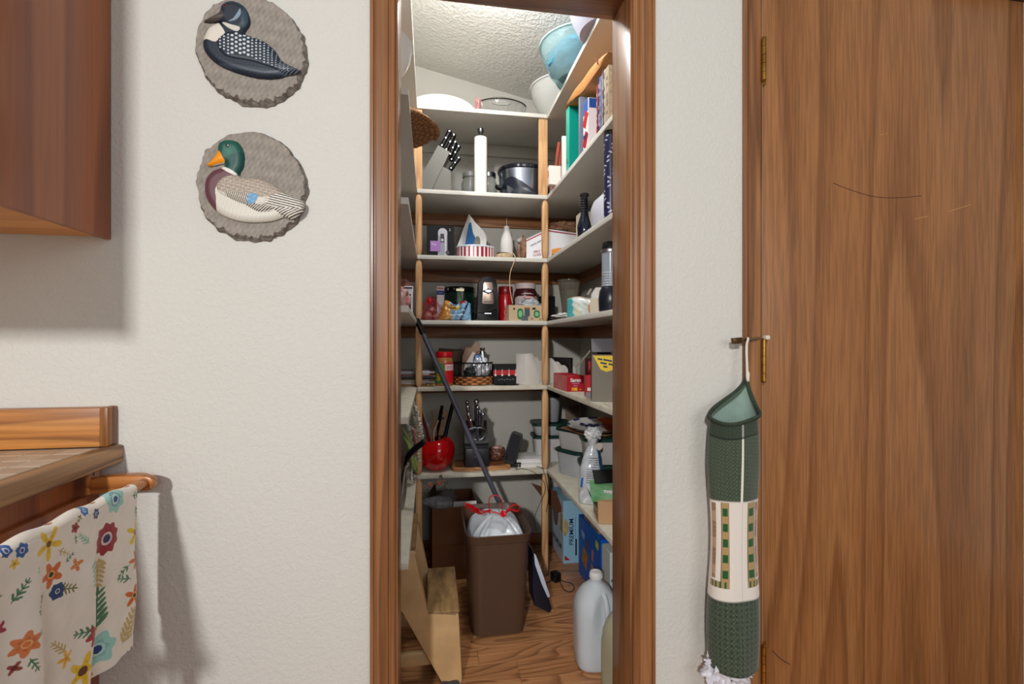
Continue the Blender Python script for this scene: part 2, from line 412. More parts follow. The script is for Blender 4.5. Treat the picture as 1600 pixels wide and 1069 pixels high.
# baseboards and cleats
bm = BM(); b2(bm, (XL, YB - .012, 0), (XR, YB, .065), .003); struct('baseboard_back', bm, OAKX)
bm = BM(); b2(bm, (XR - .012, Y1, 0), (XR, YB - .012, .065), .003); struct('baseboard_right', bm, OAKY)
bm = BM(); b2(bm, (XL, Y1, 0), (XL + .012, YB - .012, .065), .003); struct('baseboard_left', bm, OAKY)
SH = [2.225, 1.836, 1.532, 1.231, .921, .516]; TK = .019; SY = 2.29; SXR = .555; SXL = -.058
CLX = wood('cleat_oak', (176, 120, 74), (164, 108, 64), (130, 82, 46), 'X', 7, 9, 16, .5, .25)
CLY = wood('cleat_oak_depth', (176, 120, 74), (164, 108, 64), (130, 82, 46), 'Y', 7, 9, 16, .5, .25)
ntrim = 20
for k, z in enumerate(SH):
    hh = .06 if k < 4 else (.045 if k == 4 else .05); zb = z - TK
    for side in (0, 1, 2):
        bm = BM()
        if side == 0: b2(bm, (XL, YB - .018, zb - hh), (XR, YB, zb), .002); m_ = CLX
        elif side == 1: b2(bm, (XR - .018, Y1 + .01, zb - hh), (XR, YB - .018, zb), .002); m_ = CLY
        else: b2(bm, (XL, Y1 + .01, zb - hh), (XL + .018, YB - .018, zb), .002); m_ = CLY
        struct('trim_%d' % ntrim, bm, PAINT2 if k == 0 else m_); ntrim += 1
ordn = ['top', 'second', 'third', 'fourth', 'fifth', 'lowest']
for k, z in enumerate(SH):
    m_ = SHELFM if k < 4 else SHELFD
    bm = BM(); b2(bm, (SXL, SY, z - TK), (SXR, YB - .0005, z), .0015)
    tag(obj('shelf_board', bm, m_), '%s white shelf board along the back wall of the pantry' % ordn[k], 'shelf')
    bm = BM(); b2(bm, (SXR + .0012, Y1 + .008, z - TK), (XR - .0005, YB - .0005, z), .0015)
    tag(obj('shelf_board', bm, m_), '%s white shelf board along the right side of the pantry' % ordn[k], 'shelf')
    bm = BM(); b2(bm, (XL + .0005, Y1 + .008, z - TK), (SXL - .0012, YB - .0005, z), .0015)
    tag(obj('shelf_board', bm, m_), '%s white shelf board along the left side of the pantry' % ordn[k], 'shelf')
# posts between shelves
def post(x, y, z0, z1, w_, label, flat=False):
    bm = BM(); h = z1 - z0; a = w_ / 2
    if flat: loft(bm, [(0, a, .010, 12), (h, a, .010, 12)], 24, 12)
    else:
        c = .45
        loft(bm, [(0, a * c, a * c, 3), (.012, a * .8, a * .8, 3), (.035, a, a, 3.4), (h - .035, a, a, 3.4), (h - .012, a * .8, a * .8, 3), (h, a * c, a * c, 3)], 24, 4)
    tag(obj('shelf_post', bm, POSTW, loc=(x, y, z0)), label, 'post')
seg_names = ['between the top and second shelves', 'between the second and third shelves', 'between the third and fourth shelves', 'between the fourth and fifth shelves', 'between the fifth and lowest shelves', 'from the lowest shelf down to the floor']
for k in range(6):
    z1 = SH[k] - TK; z0 = SH[k + 1] if k < 5 else 0
    post(XY(848.5, 2.305) if k == 0 else .548, 2.305 + .003, z0, z1, .044 if k == 0 else .032, 'light wooden post at the right corner %s' % seg_names[k], k == 0)
    post(XY(653, 2.305) if k == 0 else -.052, 2.305 + .003, z0, z1, .04 if k == 0 else .032, 'light wooden post at the left corner %s' % seg_names[k], k == 0)
# ------------------------------------------------------------ pantry doorway casing
def casing_profile(w_):
    # across width u 0 (opening side) .. w_, proud v
    return [(0, 0), (0, .007), (.003, .0095), (.010, .0105), (.0125, .008), (.0145, .008), (.018, .0135), (.026, .0155), (.038, .0160), (w_ - .015, .0165), (w_ - .0125, .0120), (w_ - .0105, .0120), (w_ - .008, .0175), (w_ - .002, .0175), (w_, .0155), (w_, 0)]
def casing(name, x_in, sgn, w_, z0, z1, m):
    bm = BM(); pr = casing_profile(w_); poly = [(x_in + sgn * u, Y0 - v) for u, v in pr]
    if sgn > 0: poly = poly[::-1]
    a = [bm.verts.new((x, y, z0)) for x, y in poly]; b = [bm.verts.new((x, y, z1)) for x, y in poly]; n = len(poly)
    bm.faces.new(a); bm.faces.new(b[::-1])
    for i in range(n): bm.faces.new((a[i], b[i], b[(i + 1) % n], a[(i + 1) % n]))
    return struct(name, bm, m, smooth=30)
casing('trim_1', OL - .006, -1, .060, 0, OT + .006, OAK)
casing('trim_2', OR_ + .006, 1, .060, 0, OT + .006, OAK)
bm = BM(); pr = casing_profile(.060); xa, xb = OL - .066, OR_ + .066
a = [bm.verts.new((xa, Y0 - v, OT + .006 + u)) for u, v in pr]; b = [bm.verts.new((xb, Y0 - v, OT + .006 + u)) for u, v in pr]
bm.faces.new(a); bm.faces.new(b[::-1])
for i in range(len(pr)): bm.faces.new((a[i], b[i], b[(i + 1) % len(pr)], a[(i + 1) % len(pr)]))
struct('trim_3', bm, OAKX, smooth=30)
bm = BM(); b2(bm, (OL - .018, Y0 - .001, 0), (OL, Y1 + .001, OT), .0015); struct('trim_4', bm, OAK)
bm = BM(); b2(bm, (OR_, Y0 - .001, 0), (OR_ + .018, Y1 + .001, OT), .0015); struct('trim_5', bm, OAK)
bm = BM(); b2(bm, (OL - .018, Y0 - .001, OT), (OR_ + .018, Y1 + .001, OT + .018), .0015); struct('trim_6', bm, OAKX)
bm = BM(); b2(bm, (OL, Y0, -.002), (OR_, Y1, .004), .001); struct('trim_7', bm, OAKX)
# ------------------------------------------------------------ the closed door on the right
bm = BM()   # its left casing
a_ = .866; poly = [(a_, Y0), (a_, Y0 - .012), (a_ + .003, Y0 - .015), (a_ + .007, Y0 - .015), (a_ + .008, Y0 - .013), (a_ + .009, Y0 - .016), (a_ + .044, Y0 - .017), (a_ + .046, Y0 - .012), (a_ + .048, Y0 - .012), (a_ + .050, Y0 - .016), (a_ + .0535, Y0 - .014), (a_ + .054, Y0)]
A = [bm.verts.new((x, y, 0)) for x, y in poly]; B = [bm.verts.new((x, y, 2.26)) for x, y in poly]; n = len(poly)
bm.faces.new(A); bm.faces.new(B[::-1])
for i in range(n): bm.faces.new((A[i], B[i], B[(i + 1) % n], A[(i + 1) % n]))
struct('trim_8', bm, OAK, smooth=30)
bm = BM(); b2(bm, (.920, Y0 - .002, 0), (.9285, Y0 + .049, 2.215)); struct('trim_9', bm, mat('dark_jamb', (70, 40, 22), .6))
bm = BM(); b2(bm, (.866, Y0 - .016, 2.2), (1.9, Y0 - .0005, 2.26), .003); struct('trim_10', bm, OAKX)
bm = BM(); b2(bm, (1.847, Y0 - .016, 0), (1.9, Y0 - .0005, 2.2), .003); struct('trim_11', bm, OAK)
bm = BM(); b2(bm, (.9325, Y0 + .001, .012), (1.842, Y0 + .042, 2.2), .002)
dr = struct('door_1', bm, DOORW)
def hinge(z0, z1):
    bm = BM(); h = (z1 - z0); x = .9165; y = Y0 - .0235
    n_ = 5
    for i in range(n_): cyl(bm, (x, y, z0 + h * i / n_ + .0006), .0062, h / n_ - .0012, 14)
    for zz in (z0 - .003, z1 - .001): lathe(bm, [(0, 0), (.005, .0005), (.006, .002), (.004, .004), (0, .005)], 12, (x, y, zz))
    o = obj('hinge', bm, BRASS, dr)
    bm = BM(); b2(bm, (x + .003, Y0 - .0185, z0 + .002), (x + .0055, Y0 + .002, z1 - .002), .0004); b2(bm, (x + .003, Y0 - .0015, z0 + .002), (x + .0235, Y0 + .0013, z1 - .002), .0004)
    obj('hinge_leaf', bm, BRASS, o)
hinge(1.858, 1.976); hinge(1.020, 1.137); hinge(.165, .283)
bm = BM()
for (px, py, ln, ang) in ((1378, 210, .012, .1), (1385, 209, .006, .2), (1440, 340, .05, .22), (1500, 325, .09, .3)):
    q = P(px, py, Y0 + .0008); box(bm, (q.x, Y0 + .0008, q.z), (ln, .0006, .0016), (0, -ang, 0))
obj('scratch', bm, mat('pale_scratch', (196, 146, 84), .5), dr, smooth=0)
bm = BM()
pts = [P(px, py, Y0 + .0006) for px, py in ((1302, 286), (1330, 297), (1365, 307), (1400, 309), (1440, 306))]
tube(bm, spline(pts, 5), [.0004, .0009, .0011, .0012, .0011] and .0009, 5)
obj('scuff', bm, mat('dark_scuff', (92, 56, 34), .6), dr)
bm = BM()
pts = [P(px, py, Y0 + .0006) for px, py in ((1207, 1017), (1220, 1030), (1234, 1038))]
tube(bm, spline(pts, 5), .0016, 5); obj('scuff', bm, mat('dark_scuff', (92, 56, 34), .6), dr)
# ------------------------------------------------------------ upper cabinet, base cabinet, worktop
uc = thing('upper_cabinet', 'reddish brown wooden upper cabinet in the top left corner of the picture', 'cabinet', (-1.03, .85, 1.363))
bm = BM(); b2(bm, (-.318, -.40, .018), (.300, .398, 1.2), .001); obj('body', bm, CABW, uc)
bm = BM(); b2(bm, (.3005, -.40, 0), (.314, .3985, 1.2), .0012); obj('face_panel', bm, CABW, uc)
UCB = wood('cabinet_bottom_maple', (246, 172, 88), (240, 164, 80), (224, 146, 68), 'X', 5, 5, 9, .45, .15)
bm = BM(); b2(bm, (-.318, -.40, .006), (.3000, .398, .0175)); obj('bottom_panel', bm, UCB, uc)
bc = thing('base_cabinet', 'reddish brown wooden base cabinet under the tiled counter', 'cabinet', (-1.04, .45, 0))
bm = BM(); b2(bm, (-.305, -.75, .09), (.300, .798, .856), .001); obj('body', bm, CABW, bc)
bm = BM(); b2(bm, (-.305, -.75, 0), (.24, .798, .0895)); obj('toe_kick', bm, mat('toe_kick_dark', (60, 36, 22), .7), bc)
for (ya, yb2) in ((-.74, -.25), (-.24, .24), (.25, .735)):
    bm = BM(); b2(bm, (.3005, ya, .11), (.316, yb2, .80), .003); d_ = obj('cabinet_door', bm, CABW, bc)
ct = thing('countertop', 'tiled kitchen counter with a wooden front edge, left of the pantry', 'countertop', (-1.02, .45, .857))
bm = BM(); b2(bm, (-.328, -.8, 0), (.300, .798, .036)); obj('grout_bed', bm, mat('grout', (214, 206, 192), .9), ct, smooth=0)
bm = BM(); b2(bm, (.3005, -.8, -.0005), (.330, .799, .0405), .006, 3); obj('edge_strip', bm, EDGEW, ct)
tm = [mat('counter_tile_%s' % 'abc'[i], c, .3, var=.04, vscale=30) for i, c in enumerate(((196, 180, 160), (188, 170, 150), (204, 190, 172)))]
bmt = BM(); box(bmt, (0, 0, 0), (.0505, .0505, .004), bev=.0012, seg=1)
tmesh = []
for m_ in tm:
    me = bpy.data.meshes.new('tile'); bmt.to_mesh(me); me.materials.append(m_); tmesh.append(me)
bmt.free(); rt = random.Random(5)
for i in range(7):
    for j in range(18):
        o = bpy.data.objects.new('tile', rt.choice(tmesh)); C.objects.link(o); o.parent = ct
        o.location = (.273 - i * .0525, .730 - j * .0525 , .0382)
bs = thing('backsplash', 'honey coloured wooden backsplash board on the wall behind the counter', 'backsplash', (-1.02, 1.25, .898))
bm = BM(); b2(bm, (-.328, -.034, 0), (.300, -.0005, .086), .0015); obj('board', bm, SPLASHW, bs)
bm = BM(); b2(bm, (.3005, -.0365, 0), (.317, -.0005, .0875), .003); obj('end_block', bm, wood('block_oak', (176, 118, 64), (160, 100, 50), (120, 72, 36), 'Z', 10, 9, 12), bs)
# towel rail
TRX = -.613; TRZ = .824
tr = thing('towel_rail', 'wooden towel rail on brackets below the counter edge', 'towel rail', (TRX, 1.19, TRZ))
TRW = wood('towel_rail_wood', (206, 134, 66), (192, 118, 54), (150, 88, 40), 'X', 8, 8, 9, .35, .15, coat=.3)
for yy in (0, -.80):
    bm = BM(); poly = smooth_poly([(-.101, .012), (-.07, .016), (-.02, .018), (.012, .010), (.018, -.006), (.008, -.018), (-.02, -.014), (-.06, -.014), (-.101, -.020)], 3)
    prism(bm, poly, .022, xz(yy + .011), .003); br = obj('rail_arm', bm, TRW, tr)
    bm = BM(); box(bm, (-.1055, yy, .004), (.008, .036, .048), bev=.003)
    obj('wall_plate', bm, TRW, br)
    bm = BM(); cyl(bm, (-.1013, yy, .0215), .004, .002, 12, (0, R(90), 0)); obj('screw', bm, STEELD, br)
bm = BM(); cyl(bm, (0, -.789, 0), .010, .778, 20, (R(-90), 0, 0)); obj('dowel', bm, TRW, tr)
# towel with printed flowers
TY0, TY1 = .70, 1.132
tw = thing('dish_towel', 'white dish towel printed with colourful flowers hanging on the towel rail', 'towel', (0, 0, 0))
rad = .0125; Lf = .30; Lb = .26; arc = PI * rad; TT = Lb + arc + Lf
def tpos(U, V, front=True, off=0):
    Yc = TY0 + (TY1 - TY0) * U; t = V * TT - Lb - arc        # t<-arc: back, -arc..0 over the rail, >0 front
    a = np.clip((t + arc) / arc, 0, 1) * PI                   # 0 back .. pi front
    rr = rad + off
    x = TRX - rr * np.cos(a); z = TRZ + rr * np.sin(a)
    dz = np.where(t > 0, t, np.where(t < -arc, -arc - t, 0)); z = z - dz
    amp = np.clip(np.abs(dz) / .12, 0.12, 1)
    s = Yc * 1.0
    fold = .008 * np.sin(s * 52 + 1.1 + dz * 3) + .005 * np.sin(s * 97 + .6) + .003 * np.sin(s * 21 + dz * 9)
    fold = fold * amp
    x = x + np.where(t > 0, fold + dz * .03, np.where(t < -arc, -.002 + fold * .2, 0)) * 1.0
    z = z + .0035 * np.sin(s * 60 + .4) * (1 - np.clip(np.abs(dz) / .05, 0, 1)) * (np.sin(a) * .8)
    z = z - .02 * (1 - U) * (t > 0) * (dz / Lf)
    Yo = Yc - np.where(t > 0, .022 * (dz / Lf) ** 2 * U, 0) + .004 * np.sin(dz * 40) * U * amp
    return x, Yo, z
FL = []   # px, py, r(px), kind, colours
def flower(x, z, cx, cz, r, n, depth, rot=0, asp=1.0):
    dx = (x - cx) / asp; dzz = z - cz; rr = np.hypot(dx, dzz); th = np.arctan2(dzz, dx) + rot
    return rr - r * (1 - depth + depth * np.cos(n * th))
def ell(x, z, cx, cz, a, b, ang):
    dx = x - cx; dzz = z - cz; u = dx * math.cos(ang) + dzz * math.sin(ang); v = -dx * math.sin(ang) + dzz * math.cos(ang)
    return np.sqrt((u / a) ** 2 + (v / b) ** 2) - 1
def tcol(U, V, x, y, z):
    base = (236, 228, 216); c = tuple(np.full(U.shape, float(k)) for k in base)
    nn = npnoise(y * 60, z * 60, 4); c = tuple(q - 5 * nn for q in c)
    ok = (V * TT - Lb) > 0
    XP = TRX + rad
    def at(px, py): q = PX(px, py, XP); return q.y, q.z, dep(q.x, q.y) / F
    def put(mask, col, k=.92):
        nonlocal c
        mm = (mask & ok).astype(float) * k; c = mixc(c, mm, col)
    def leafy(px, py, L, ang, col, n=5, w_=.2):
        cy, cz2, s = at(px, py); L = L * s; ca, sa = math.cos(ang), math.sin(ang)
        put(ell(y, z, cy + ca * L / 2, cz2 + sa * L / 2, L / 2, L * .018 + .0006, ang) < 0, col)
        for i in range(n):
            f = (i + .6) / n * .95; bx, bz = cy + ca * L * f, cz2 + sa * L * f; ll = L * .34 * (1.1 - f * .5)
            for sg in (-1, 1):
                a2 = ang + sg * .75; put(ell(y, z, bx + math.cos(a2) * ll * .5, bz + math.sin(a2) * ll * .5, ll * .5, ll * .5 * w_ * 1.6, a2) < 0, col)
        put(ell(y, z, cy + ca * L, cz2 + sa * L, L * .12, L * .035, ang) < 0, col)
    G1 = (72, 124, 88); G2 = (150, 190, 168); TAN = (196, 170, 112); G3 = (120, 118, 52)
    for a in ((140, 870, 42, -1.75, G2, 5), (160, 870, 46, -1.6, TAN, 6), (157, 985, 60, 1.5, G1, 6), (180, 1010, 50, 1.0, TAN, 6), (135, 985, 36, 2.8, G1, 4), (133, 850, 25, 2.2, G2, 4),
              (18, 945, 36, .8, G1, 4), (8, 930, 18, 3.0, G1, 3), (86, 922, 40, -.4, G3, 4), (70, 925, 34, -2.5, G1, 4), (195, 882, 22, -2.6, G1, 3), (196, 905, 26, 2.7, G1, 3),
              (205, 925, 16, .9, G1, 3), (195, 1000, 30, 1.1, G1, 4), (196, 990, 30, .2, G2, 3), (210, 790, 28, -1.3, G1, 4), (205, 775, 26, -.2, G1, 3), (128, 803, 18, -2.4, G3, 3),
              (117, 835, 14, -1.5, G1, 2), (40, 1000, 30, .6, G2, 3), (30, 1030, 26, -1.2, G1, 3), (100, 880, 20, .4, G1, 3), (55, 900, 12, 1.2, G2, 2), (180, 1040, 40, .5, G1, 4), (60, 800, 40, .1, G2, 4), (90, 860, 26, -.6, TAN, 3), (95, 1020, 30, 2.2, TAN, 4)):
        leafy(*a)
    fl = [(181, 780, 22, 7, .10, (150, 205, 196), (196, 226, 216), (40, 70, 150), 5), (155, 1015, 26, 6, .14, (152, 208, 200), (188, 222, 214), (40, 56, 120), 6),
          (168, 841.5, 25, 9, .08, (150, 26, 36), (226, 208, 206), (34, 44, 90), 6.5), (206, 832, 20, 5, .38, (232, 196, 40), (232, 196, 40), (96, 56, 40), 4.5),
          (203, 874, 15, 5, .34, (222, 120, 60), (240, 200, 120), (60, 40, 34), 2.6), (198.5, 931, 17, 5, .32, (214, 104, 46), (238, 190, 110), (56, 38, 36), 3.2),
          (134, 798, 8.5, 6, .12, (40, 104, 178), (220, 226, 236), (40, 104, 178), 2), (150, 803, 8.5, 6, .12, (36, 62, 120), (214, 220, 232), (30, 44, 96), 2),
          (117, 825, 8.5, 5, .15, (160, 40, 44), (170, 90, 80), (80, 24, 30), 3), (77, 850, 27, 5, .40, (234, 192, 34), (234, 192, 34), (96, 56, 40), 5),
          (81, 898, 21, 5, .26, (214, 100, 42), (236, 180, 90), (40, 46, 50), 4), (88, 924, 13, 6, .08, (32, 62, 112), (226, 226, 226), (32, 62, 112), 2.4),
          (116, 883, 11, 4, .3, (220, 130, 70), (236, 196, 120), (200, 100, 50), 2), (12, 861, 11, 6, .1, (30, 74, 150), (214, 222, 232), (30, 60, 120), 3),
          (34, 860, 12, 6, .1, (36, 84, 158), (218, 224, 234), (36, 60, 120), 3), (23, 881, 9, 5, .2, (230, 196, 80), (230, 196, 80), (170, 110, 50), 2),
          (134, 992, 18, 6, .22, (170, 52, 60), (200, 110, 110), (130, 40, 60), 4), (117, 1050, 27, 5, .38, (236, 194, 34), (236, 194, 34), (92, 54, 52), 7),
          (29, 1008, 20, 6, .2, (220, 124, 70), (236, 180, 120), (220, 124, 70), 4), (57, 1062, 14, 6, .08, (30, 44, 96), (226, 226, 230), (30, 44, 96), 4),
          (3, 985, 14, 5, .25, (160, 40, 60), (190, 80, 90), (160, 40, 60), 3), (18, 1045, 10, 4, .3, (150, 70, 60), (150, 70, 60), (110, 50, 50), 3),
          (140, 930, 9, 5, .3, (236, 210, 120), (236, 210, 120), (210, 170, 70), 3), (95, 1030, 14, 5, .3, (236, 180, 70), (236, 180, 70), (200, 140, 60), 3),
          (219, 894, 7, 5, .1, (180, 40, 60), (200, 90, 90), (120, 30, 40), 2), (190, 1040, 10, 5, .3, (216, 110, 56), (230, 170, 90), (60, 40, 36), 2), (145, 1062, 10, 5, .3, (222, 120, 60), (222, 120, 60), (120, 60, 40), 2)]
    for (px, py, r, n, dpt, c1, c2, c3, rc) in fl:
        cy, cz2, s = at(px, py); r *= s; rc *= s
        put(flower(y, z, cy, cz2, r, n, dpt, px) < 0, c1)
        put(flower(y, z, cy, cz2, r * .55, n, dpt, px) < 0, mixc(c1, .18, (60, 20, 20)), .6)
        put(np.hypot(y - cy, z - cz2) < rc * 1.55, c2); put(np.hypot(y - cy, z - cz2) < rc, c3)
    cy, cz2, s = at(181, 780)
    for i in range(14):
        a = i * 2 * PI / 14; put(np.hypot(y - cy - 10 * s * math.cos(a), z - cz2 - 10 * s * math.sin(a)) < 1.1 * s, (44, 90, 150))
    c = tuple(np.where(ok, q, q * .97) for q in c)
    return c
def tpos_out(U, V): return tpos(U, V, off=0)
surf('cloth', 520, 560, tpos_out, tcol, paintmat('towel_cotton', .9, .25, 900, .2, .3), tw)
surf('cloth_lining', 80, 120, lambda U, V: tpos(U, V, off=-.0018), lambda U, V, x, y, z: (232 + 0 * U, 222 + 0 * U, 208 + 0 * U), paintmat('towel_cotton', .9, .25, 900, .2, .3), tw)
# ------------------------------------------------------------ duck plaques
def plaque(cx, cy, rpx, kind, label):
    Y = Y0; q = P(cx, cy, Y - .0165); Rm = .130
    t = thing('duck_plaque', label, 'wall plaque', (q.x, Y, q.z))
    sd = 1 if kind == 'loon' else 2
    def rim(th):
        v = 0; rs = np.random.RandomState(sd * 11)
        for k in range(2, 44): v = v + rs.normal() * np.sin(k * th + rs.uniform(0, 6.28)) * (.015 / (1 + k * .13))
        return Rm * (1 + .62 * v)
    def pos(U, V):
        th = U * 2 * PI; rs = rim(th)
        k = np.clip(V / .80, 0, 1)
        chip = .5 + .5 * np.sin(th * 9 + sd) * np.sin(th * 5 + 1) + .3 * np.sin(th * 23) + .25 * np.sin(th * 41 + 2) + .2 * np.sin(th * 67)
        low = np.clip(-np.sin(th - .35) * .9 + .30, 0, 1.15)
        r_in = rs * (1 - .035 - .055 * chip * low)
        r = np.where(V < .8, k * r_in, r_in + (rs - r_in) * (V - .8) / .2)
        x = r * np.cos(th) * .94; z = r * np.sin(th)
        y = np.where(V < .8, -.0165, -.0165 + (.0125 * ((V - .8) / .2)) ) + .0012 * npnoise(x * 90, z * 90, sd) * (V > .8) * 3 * (1 - (V - .98).clip(0) / .02)
        y = y + .0006 * npnoise(x * 220, z * 220, sd + 3) * (V < .8)
        return x, y, z
    def col(U, V, x, y, z):
        n1 = npnoise(x * 120, z * 120, 5); n2 = npnoise(x * 420, z * 380, 8)
        g = 146 + 9 * n1 + 12 * n2
        e = (V > .8) * 1.0
        g = g - e * (22 + 26 * npnoise(x * 300, z * 300, 2))
        return g, g * .955 - 1, g * .90 - 2
    surf('stone_slab', 420, 170, pos, col, paintmat('cast_stone', .85, .5, 260, .2), t, closeu=True)
    # hide the pinched centre and close the back
    bm = BM()
    ring = [(float(rim(np.array(2 * PI * i / 90))) * .94 * math.cos(2 * PI * i / 90), float(rim(np.array(2 * PI * i / 90))) * math.sin(2 * PI * i / 90)) for i in range(90)]
    prism(bm, ring, .0045, xz(0)); obj('slab_back', bm, mat('cast_stone_back', (118, 110, 100), .9), t)
    # relief: outlines read in a 2.673x enlargement of the photograph
    k = 2.673; s = dep(q.x, Y) / F / k; ox, oz = ((cx - 280) * k, cy * k)
    XS = .945
    DX, DZ = .0105 * (800 - cx) / F * 1.1, .0105 * (534.5 - cy) / F
    s = s * .985
    def m2(poly): return [((a - ox) * s * XS + DX, (oz - b) * s - DZ) for a, b in poly]
    if kind == 'loon':
        out = [(98, 104), (125, 82), (160, 58), (170, 28), (195, 10), (225, 6), (262, 22), (284, 60), (286, 98), (266, 135), (300, 148), (350, 164), (392, 196), (425, 240), (502, 273), (470, 290), (440, 298), (400, 312), (330, 318), (240, 304), (160, 277), (112, 238), (96, 203), (100, 172), (118, 130), (150, 106), (172, 98), (130, 104)]
    else:
        out = [(110, 694), (125, 680), (152, 642), (158, 608), (175, 592), (205, 586), (240, 596), (262, 636), (262, 690), (248, 736), (330, 740), (395, 768), (440, 800), (470, 806), (515, 832), (512, 868), (492, 890), (458, 908), (430, 900), (380, 918), (300, 927), (230, 921), (168, 898), (125, 858), (104, 810), (108, 755), (135, 720), (172, 702), (182, 688), (128, 702)]
    PO = m2(smooth_poly(out, 4))
    xs = [p[0] for p in PO]; zs = [p[1] for p in PO]; x0, x1, z0, z1 = min(xs) - .002, max(xs) + .002, min(zs) - .002, max(zs) + .002
    def base(U, V): return x0 + (x1 - x0) * U, z0 + (z1 - z0) * V
    cache = {}
    def inn(x, z, poly, n=4): return poly_mask(x, z, m2(smooth_poly(poly, n)))
    def pc(a, b): return ((a - ox) * s * XS + DX, (oz - b) * s - DZ)
    if kind == 'loon':
        wing = [(163, 190), (178, 158), (235, 142), (300, 150), (352, 166), (392, 198), (425, 240), (502, 273), (440, 294), (395, 280), (300, 258), (205, 248), (172, 222)]
    else:
        wing = [(160, 790), (178, 752), (230, 736), (330, 740), (395, 768), (440, 800), (515, 834), (500, 885), (455, 908), (390, 870), (330, 880), (280, 855), (210, 830), (170, 812)]
    def rel(x, z):
        ins = poly_mask(x, z, PO); d = poly_dist(x, z, PO); W_ = .016
        tq = np.clip(d / W_, 0, 1); h = .013 * np.sqrt(1 - (1 - tq) ** 2)
        wm = m2(smooth_poly(wing, 4)); wi = poly_mask(x, z, wm); wd = poly_dist(x, z, wm)
        tq = np.clip(wd / .008, 0, 1); h = h + np.where(wi, .0035 * np.sqrt(1 - (1 - tq) ** 2), 0)
        bx, bz = pc(150, 84) if kind == 'loon' else pc(150, 680)
        return ins, h, wi
    def pos2(U, V):
        x, z = base(U, V); ins, h, wi = rel(x, z)
        if kind != 'loon':
            A = (x - DX) / s / XS + ox; B = oz - (z + DZ) / s
            fe = np.sin(A * .16 + B * .05) * np.sin(B * .35 + A * .05); h = h + np.where(wi, .0006 * fe, 0)
        return x, -.0168 - h, z
    def col2(U, V, x, y, z):
        A = (x - DX) / s / XS + ox; B = oz - (z + DZ) / s; one = np.ones(A.shape)
        ins, h, wi = rel(x, z); n2 = npnoise(A * .3, B * .3, 3)
        if kind == 'loon':
            c = (30 * one + 8 * n2, 42 * one + 8 * n2, 56 * one + 8 * n2)
            hd = inn(x, z, [(98, 104), (125, 78), (160, 55), (172, 25), (225, 4), (266, 20), (288, 70), (262, 145), (240, 150), (200, 130), (170, 96)]); c = mixc(c, hd * 1., (36, 46, 58))
            br = inn(x, z, [(100, 178), (118, 128), (152, 104), (170, 116), (192, 152), (168, 176), (150, 190), (120, 182)]); c = mixc(c, br * .95, (226, 218, 204))
            c1 = inn(x, z, [(178, 104), (212, 112), (250, 120), (240, 138), (214, 132), (190, 118)]); c = mixc(c, c1 * .9, (222, 216, 204))
            c1 = inn(x, z, [(244, 56), (253, 42), (254, 68), (234, 92), (206, 100), (226, 84)]); c = mixc(c, c1 * .75, (160, 184, 198)); c1 = inn(x, z, [(262, 40), (280, 62), (280, 96), (262, 118), (256, 90)]); c = mixc(c, c1 * .35, (90, 120, 144))
            bk = inn(x, z, [(92, 106), (125, 80), (172, 56), (184, 72), (176, 88), (130, 104)]); c = mixc(c, bk * 1., (74, 66, 62))
            e = np.hypot(A - 190, B - 36); c = mixc(c, (e < 7) * 1., (120, 60, 50)); c = mixc(c, (e < 4.5) * 1., (8, 8, 10))
            # rows of white spots
            dots = np.zeros(A.shape)
            for gi in range(18):
                ax = 174 + gi * 16.2
                tp = np.interp(ax, [163, 178, 235, 300, 352, 392, 425, 470], [185, 158, 142, 150, 166, 196, 236, 262]); bt = np.interp(ax, [163, 172, 205, 300, 395, 440, 470], [195, 225, 252, 262, 282, 292, 292])
                rr = (6.9 if 220 < ax < 292 else 4.8) * (1 if ax < 330 else max(.5, 1 - (ax - 330) / 170))
                step = rr * 2.3 + 1.8; nn_ = max(1, int((bt - tp - 10) / step))
                for gj in range(nn_):
                    bz = tp + 9 + (gj + (gi % 2) * .35) * step
                    dots = np.maximum(dots, np.clip((rr - np.hypot(A - ax, (B - bz) * 1.25)) / 1.2, 0, 1))
            c = mixc(c, dots * wi * .92, (214, 222, 226))
            tl = inn(x, z, [(415, 255), (502, 273), (440, 298), (412, 285)], 3); c = mixc(c, (tl & (np.sin(A * .5 + B * .8) > .5)) * .5, (200, 205, 210))
            bl = (B > 250) & (~wi) & (np.abs(B - 285 - (A - 250) * .05) < 8); c = mixc(c, bl * .35, (90, 104, 120))
        else:
            c = tuple(v * one + 6 * n2 for v in (206, 202, 190))
            br = inn(x, z, [(172, 704), (230, 736), (205, 748), (168, 772), (152, 800), (156, 840), (150, 890), (118, 858), (100, 805), (106, 752), (135, 718)]); c = mixc(c, br * .95, (92, 52, 62))
            hd = inn(x, z, [(150, 640), (158, 600), (205, 582), (245, 594), (266, 640), (262, 700), (246, 738), (168, 706), (186, 684), (172, 660)]); c = mixc(c, hd * 1., (24, 84, 70))
            hl = np.exp(-((A - 205) ** 2 + (B - 640) ** 2) / 500.); c = mixc(c, hl * hd * .4, (60, 150, 120))
            nk = inn(x, z, [(200, 660), (266, 640), (262, 700), (246, 738), (196, 715)]); c = mixc(c, nk * .5, (14, 60, 62))
            co = inn(x, z, [(166, 703), (172, 698), (210, 712), (236, 728), (232, 736), (200, 724)]); c = mixc(c, co * .95, (232, 226, 214))
            bk = inn(x, z, [(106, 698), (122, 680), (150, 642), (168, 640), (180, 662), (188, 680), (150, 692), (122, 704)]); c = mixc(c, bk * 1., (240, 150, 22))
            e = np.hypot(A - 200, B - 617); c = mixc(c, (e < 8) * 1., (10, 20, 20)); c = mixc(c, (np.hypot(A - 203, B - 615) < 2.2) * 1., (220, 220, 220))
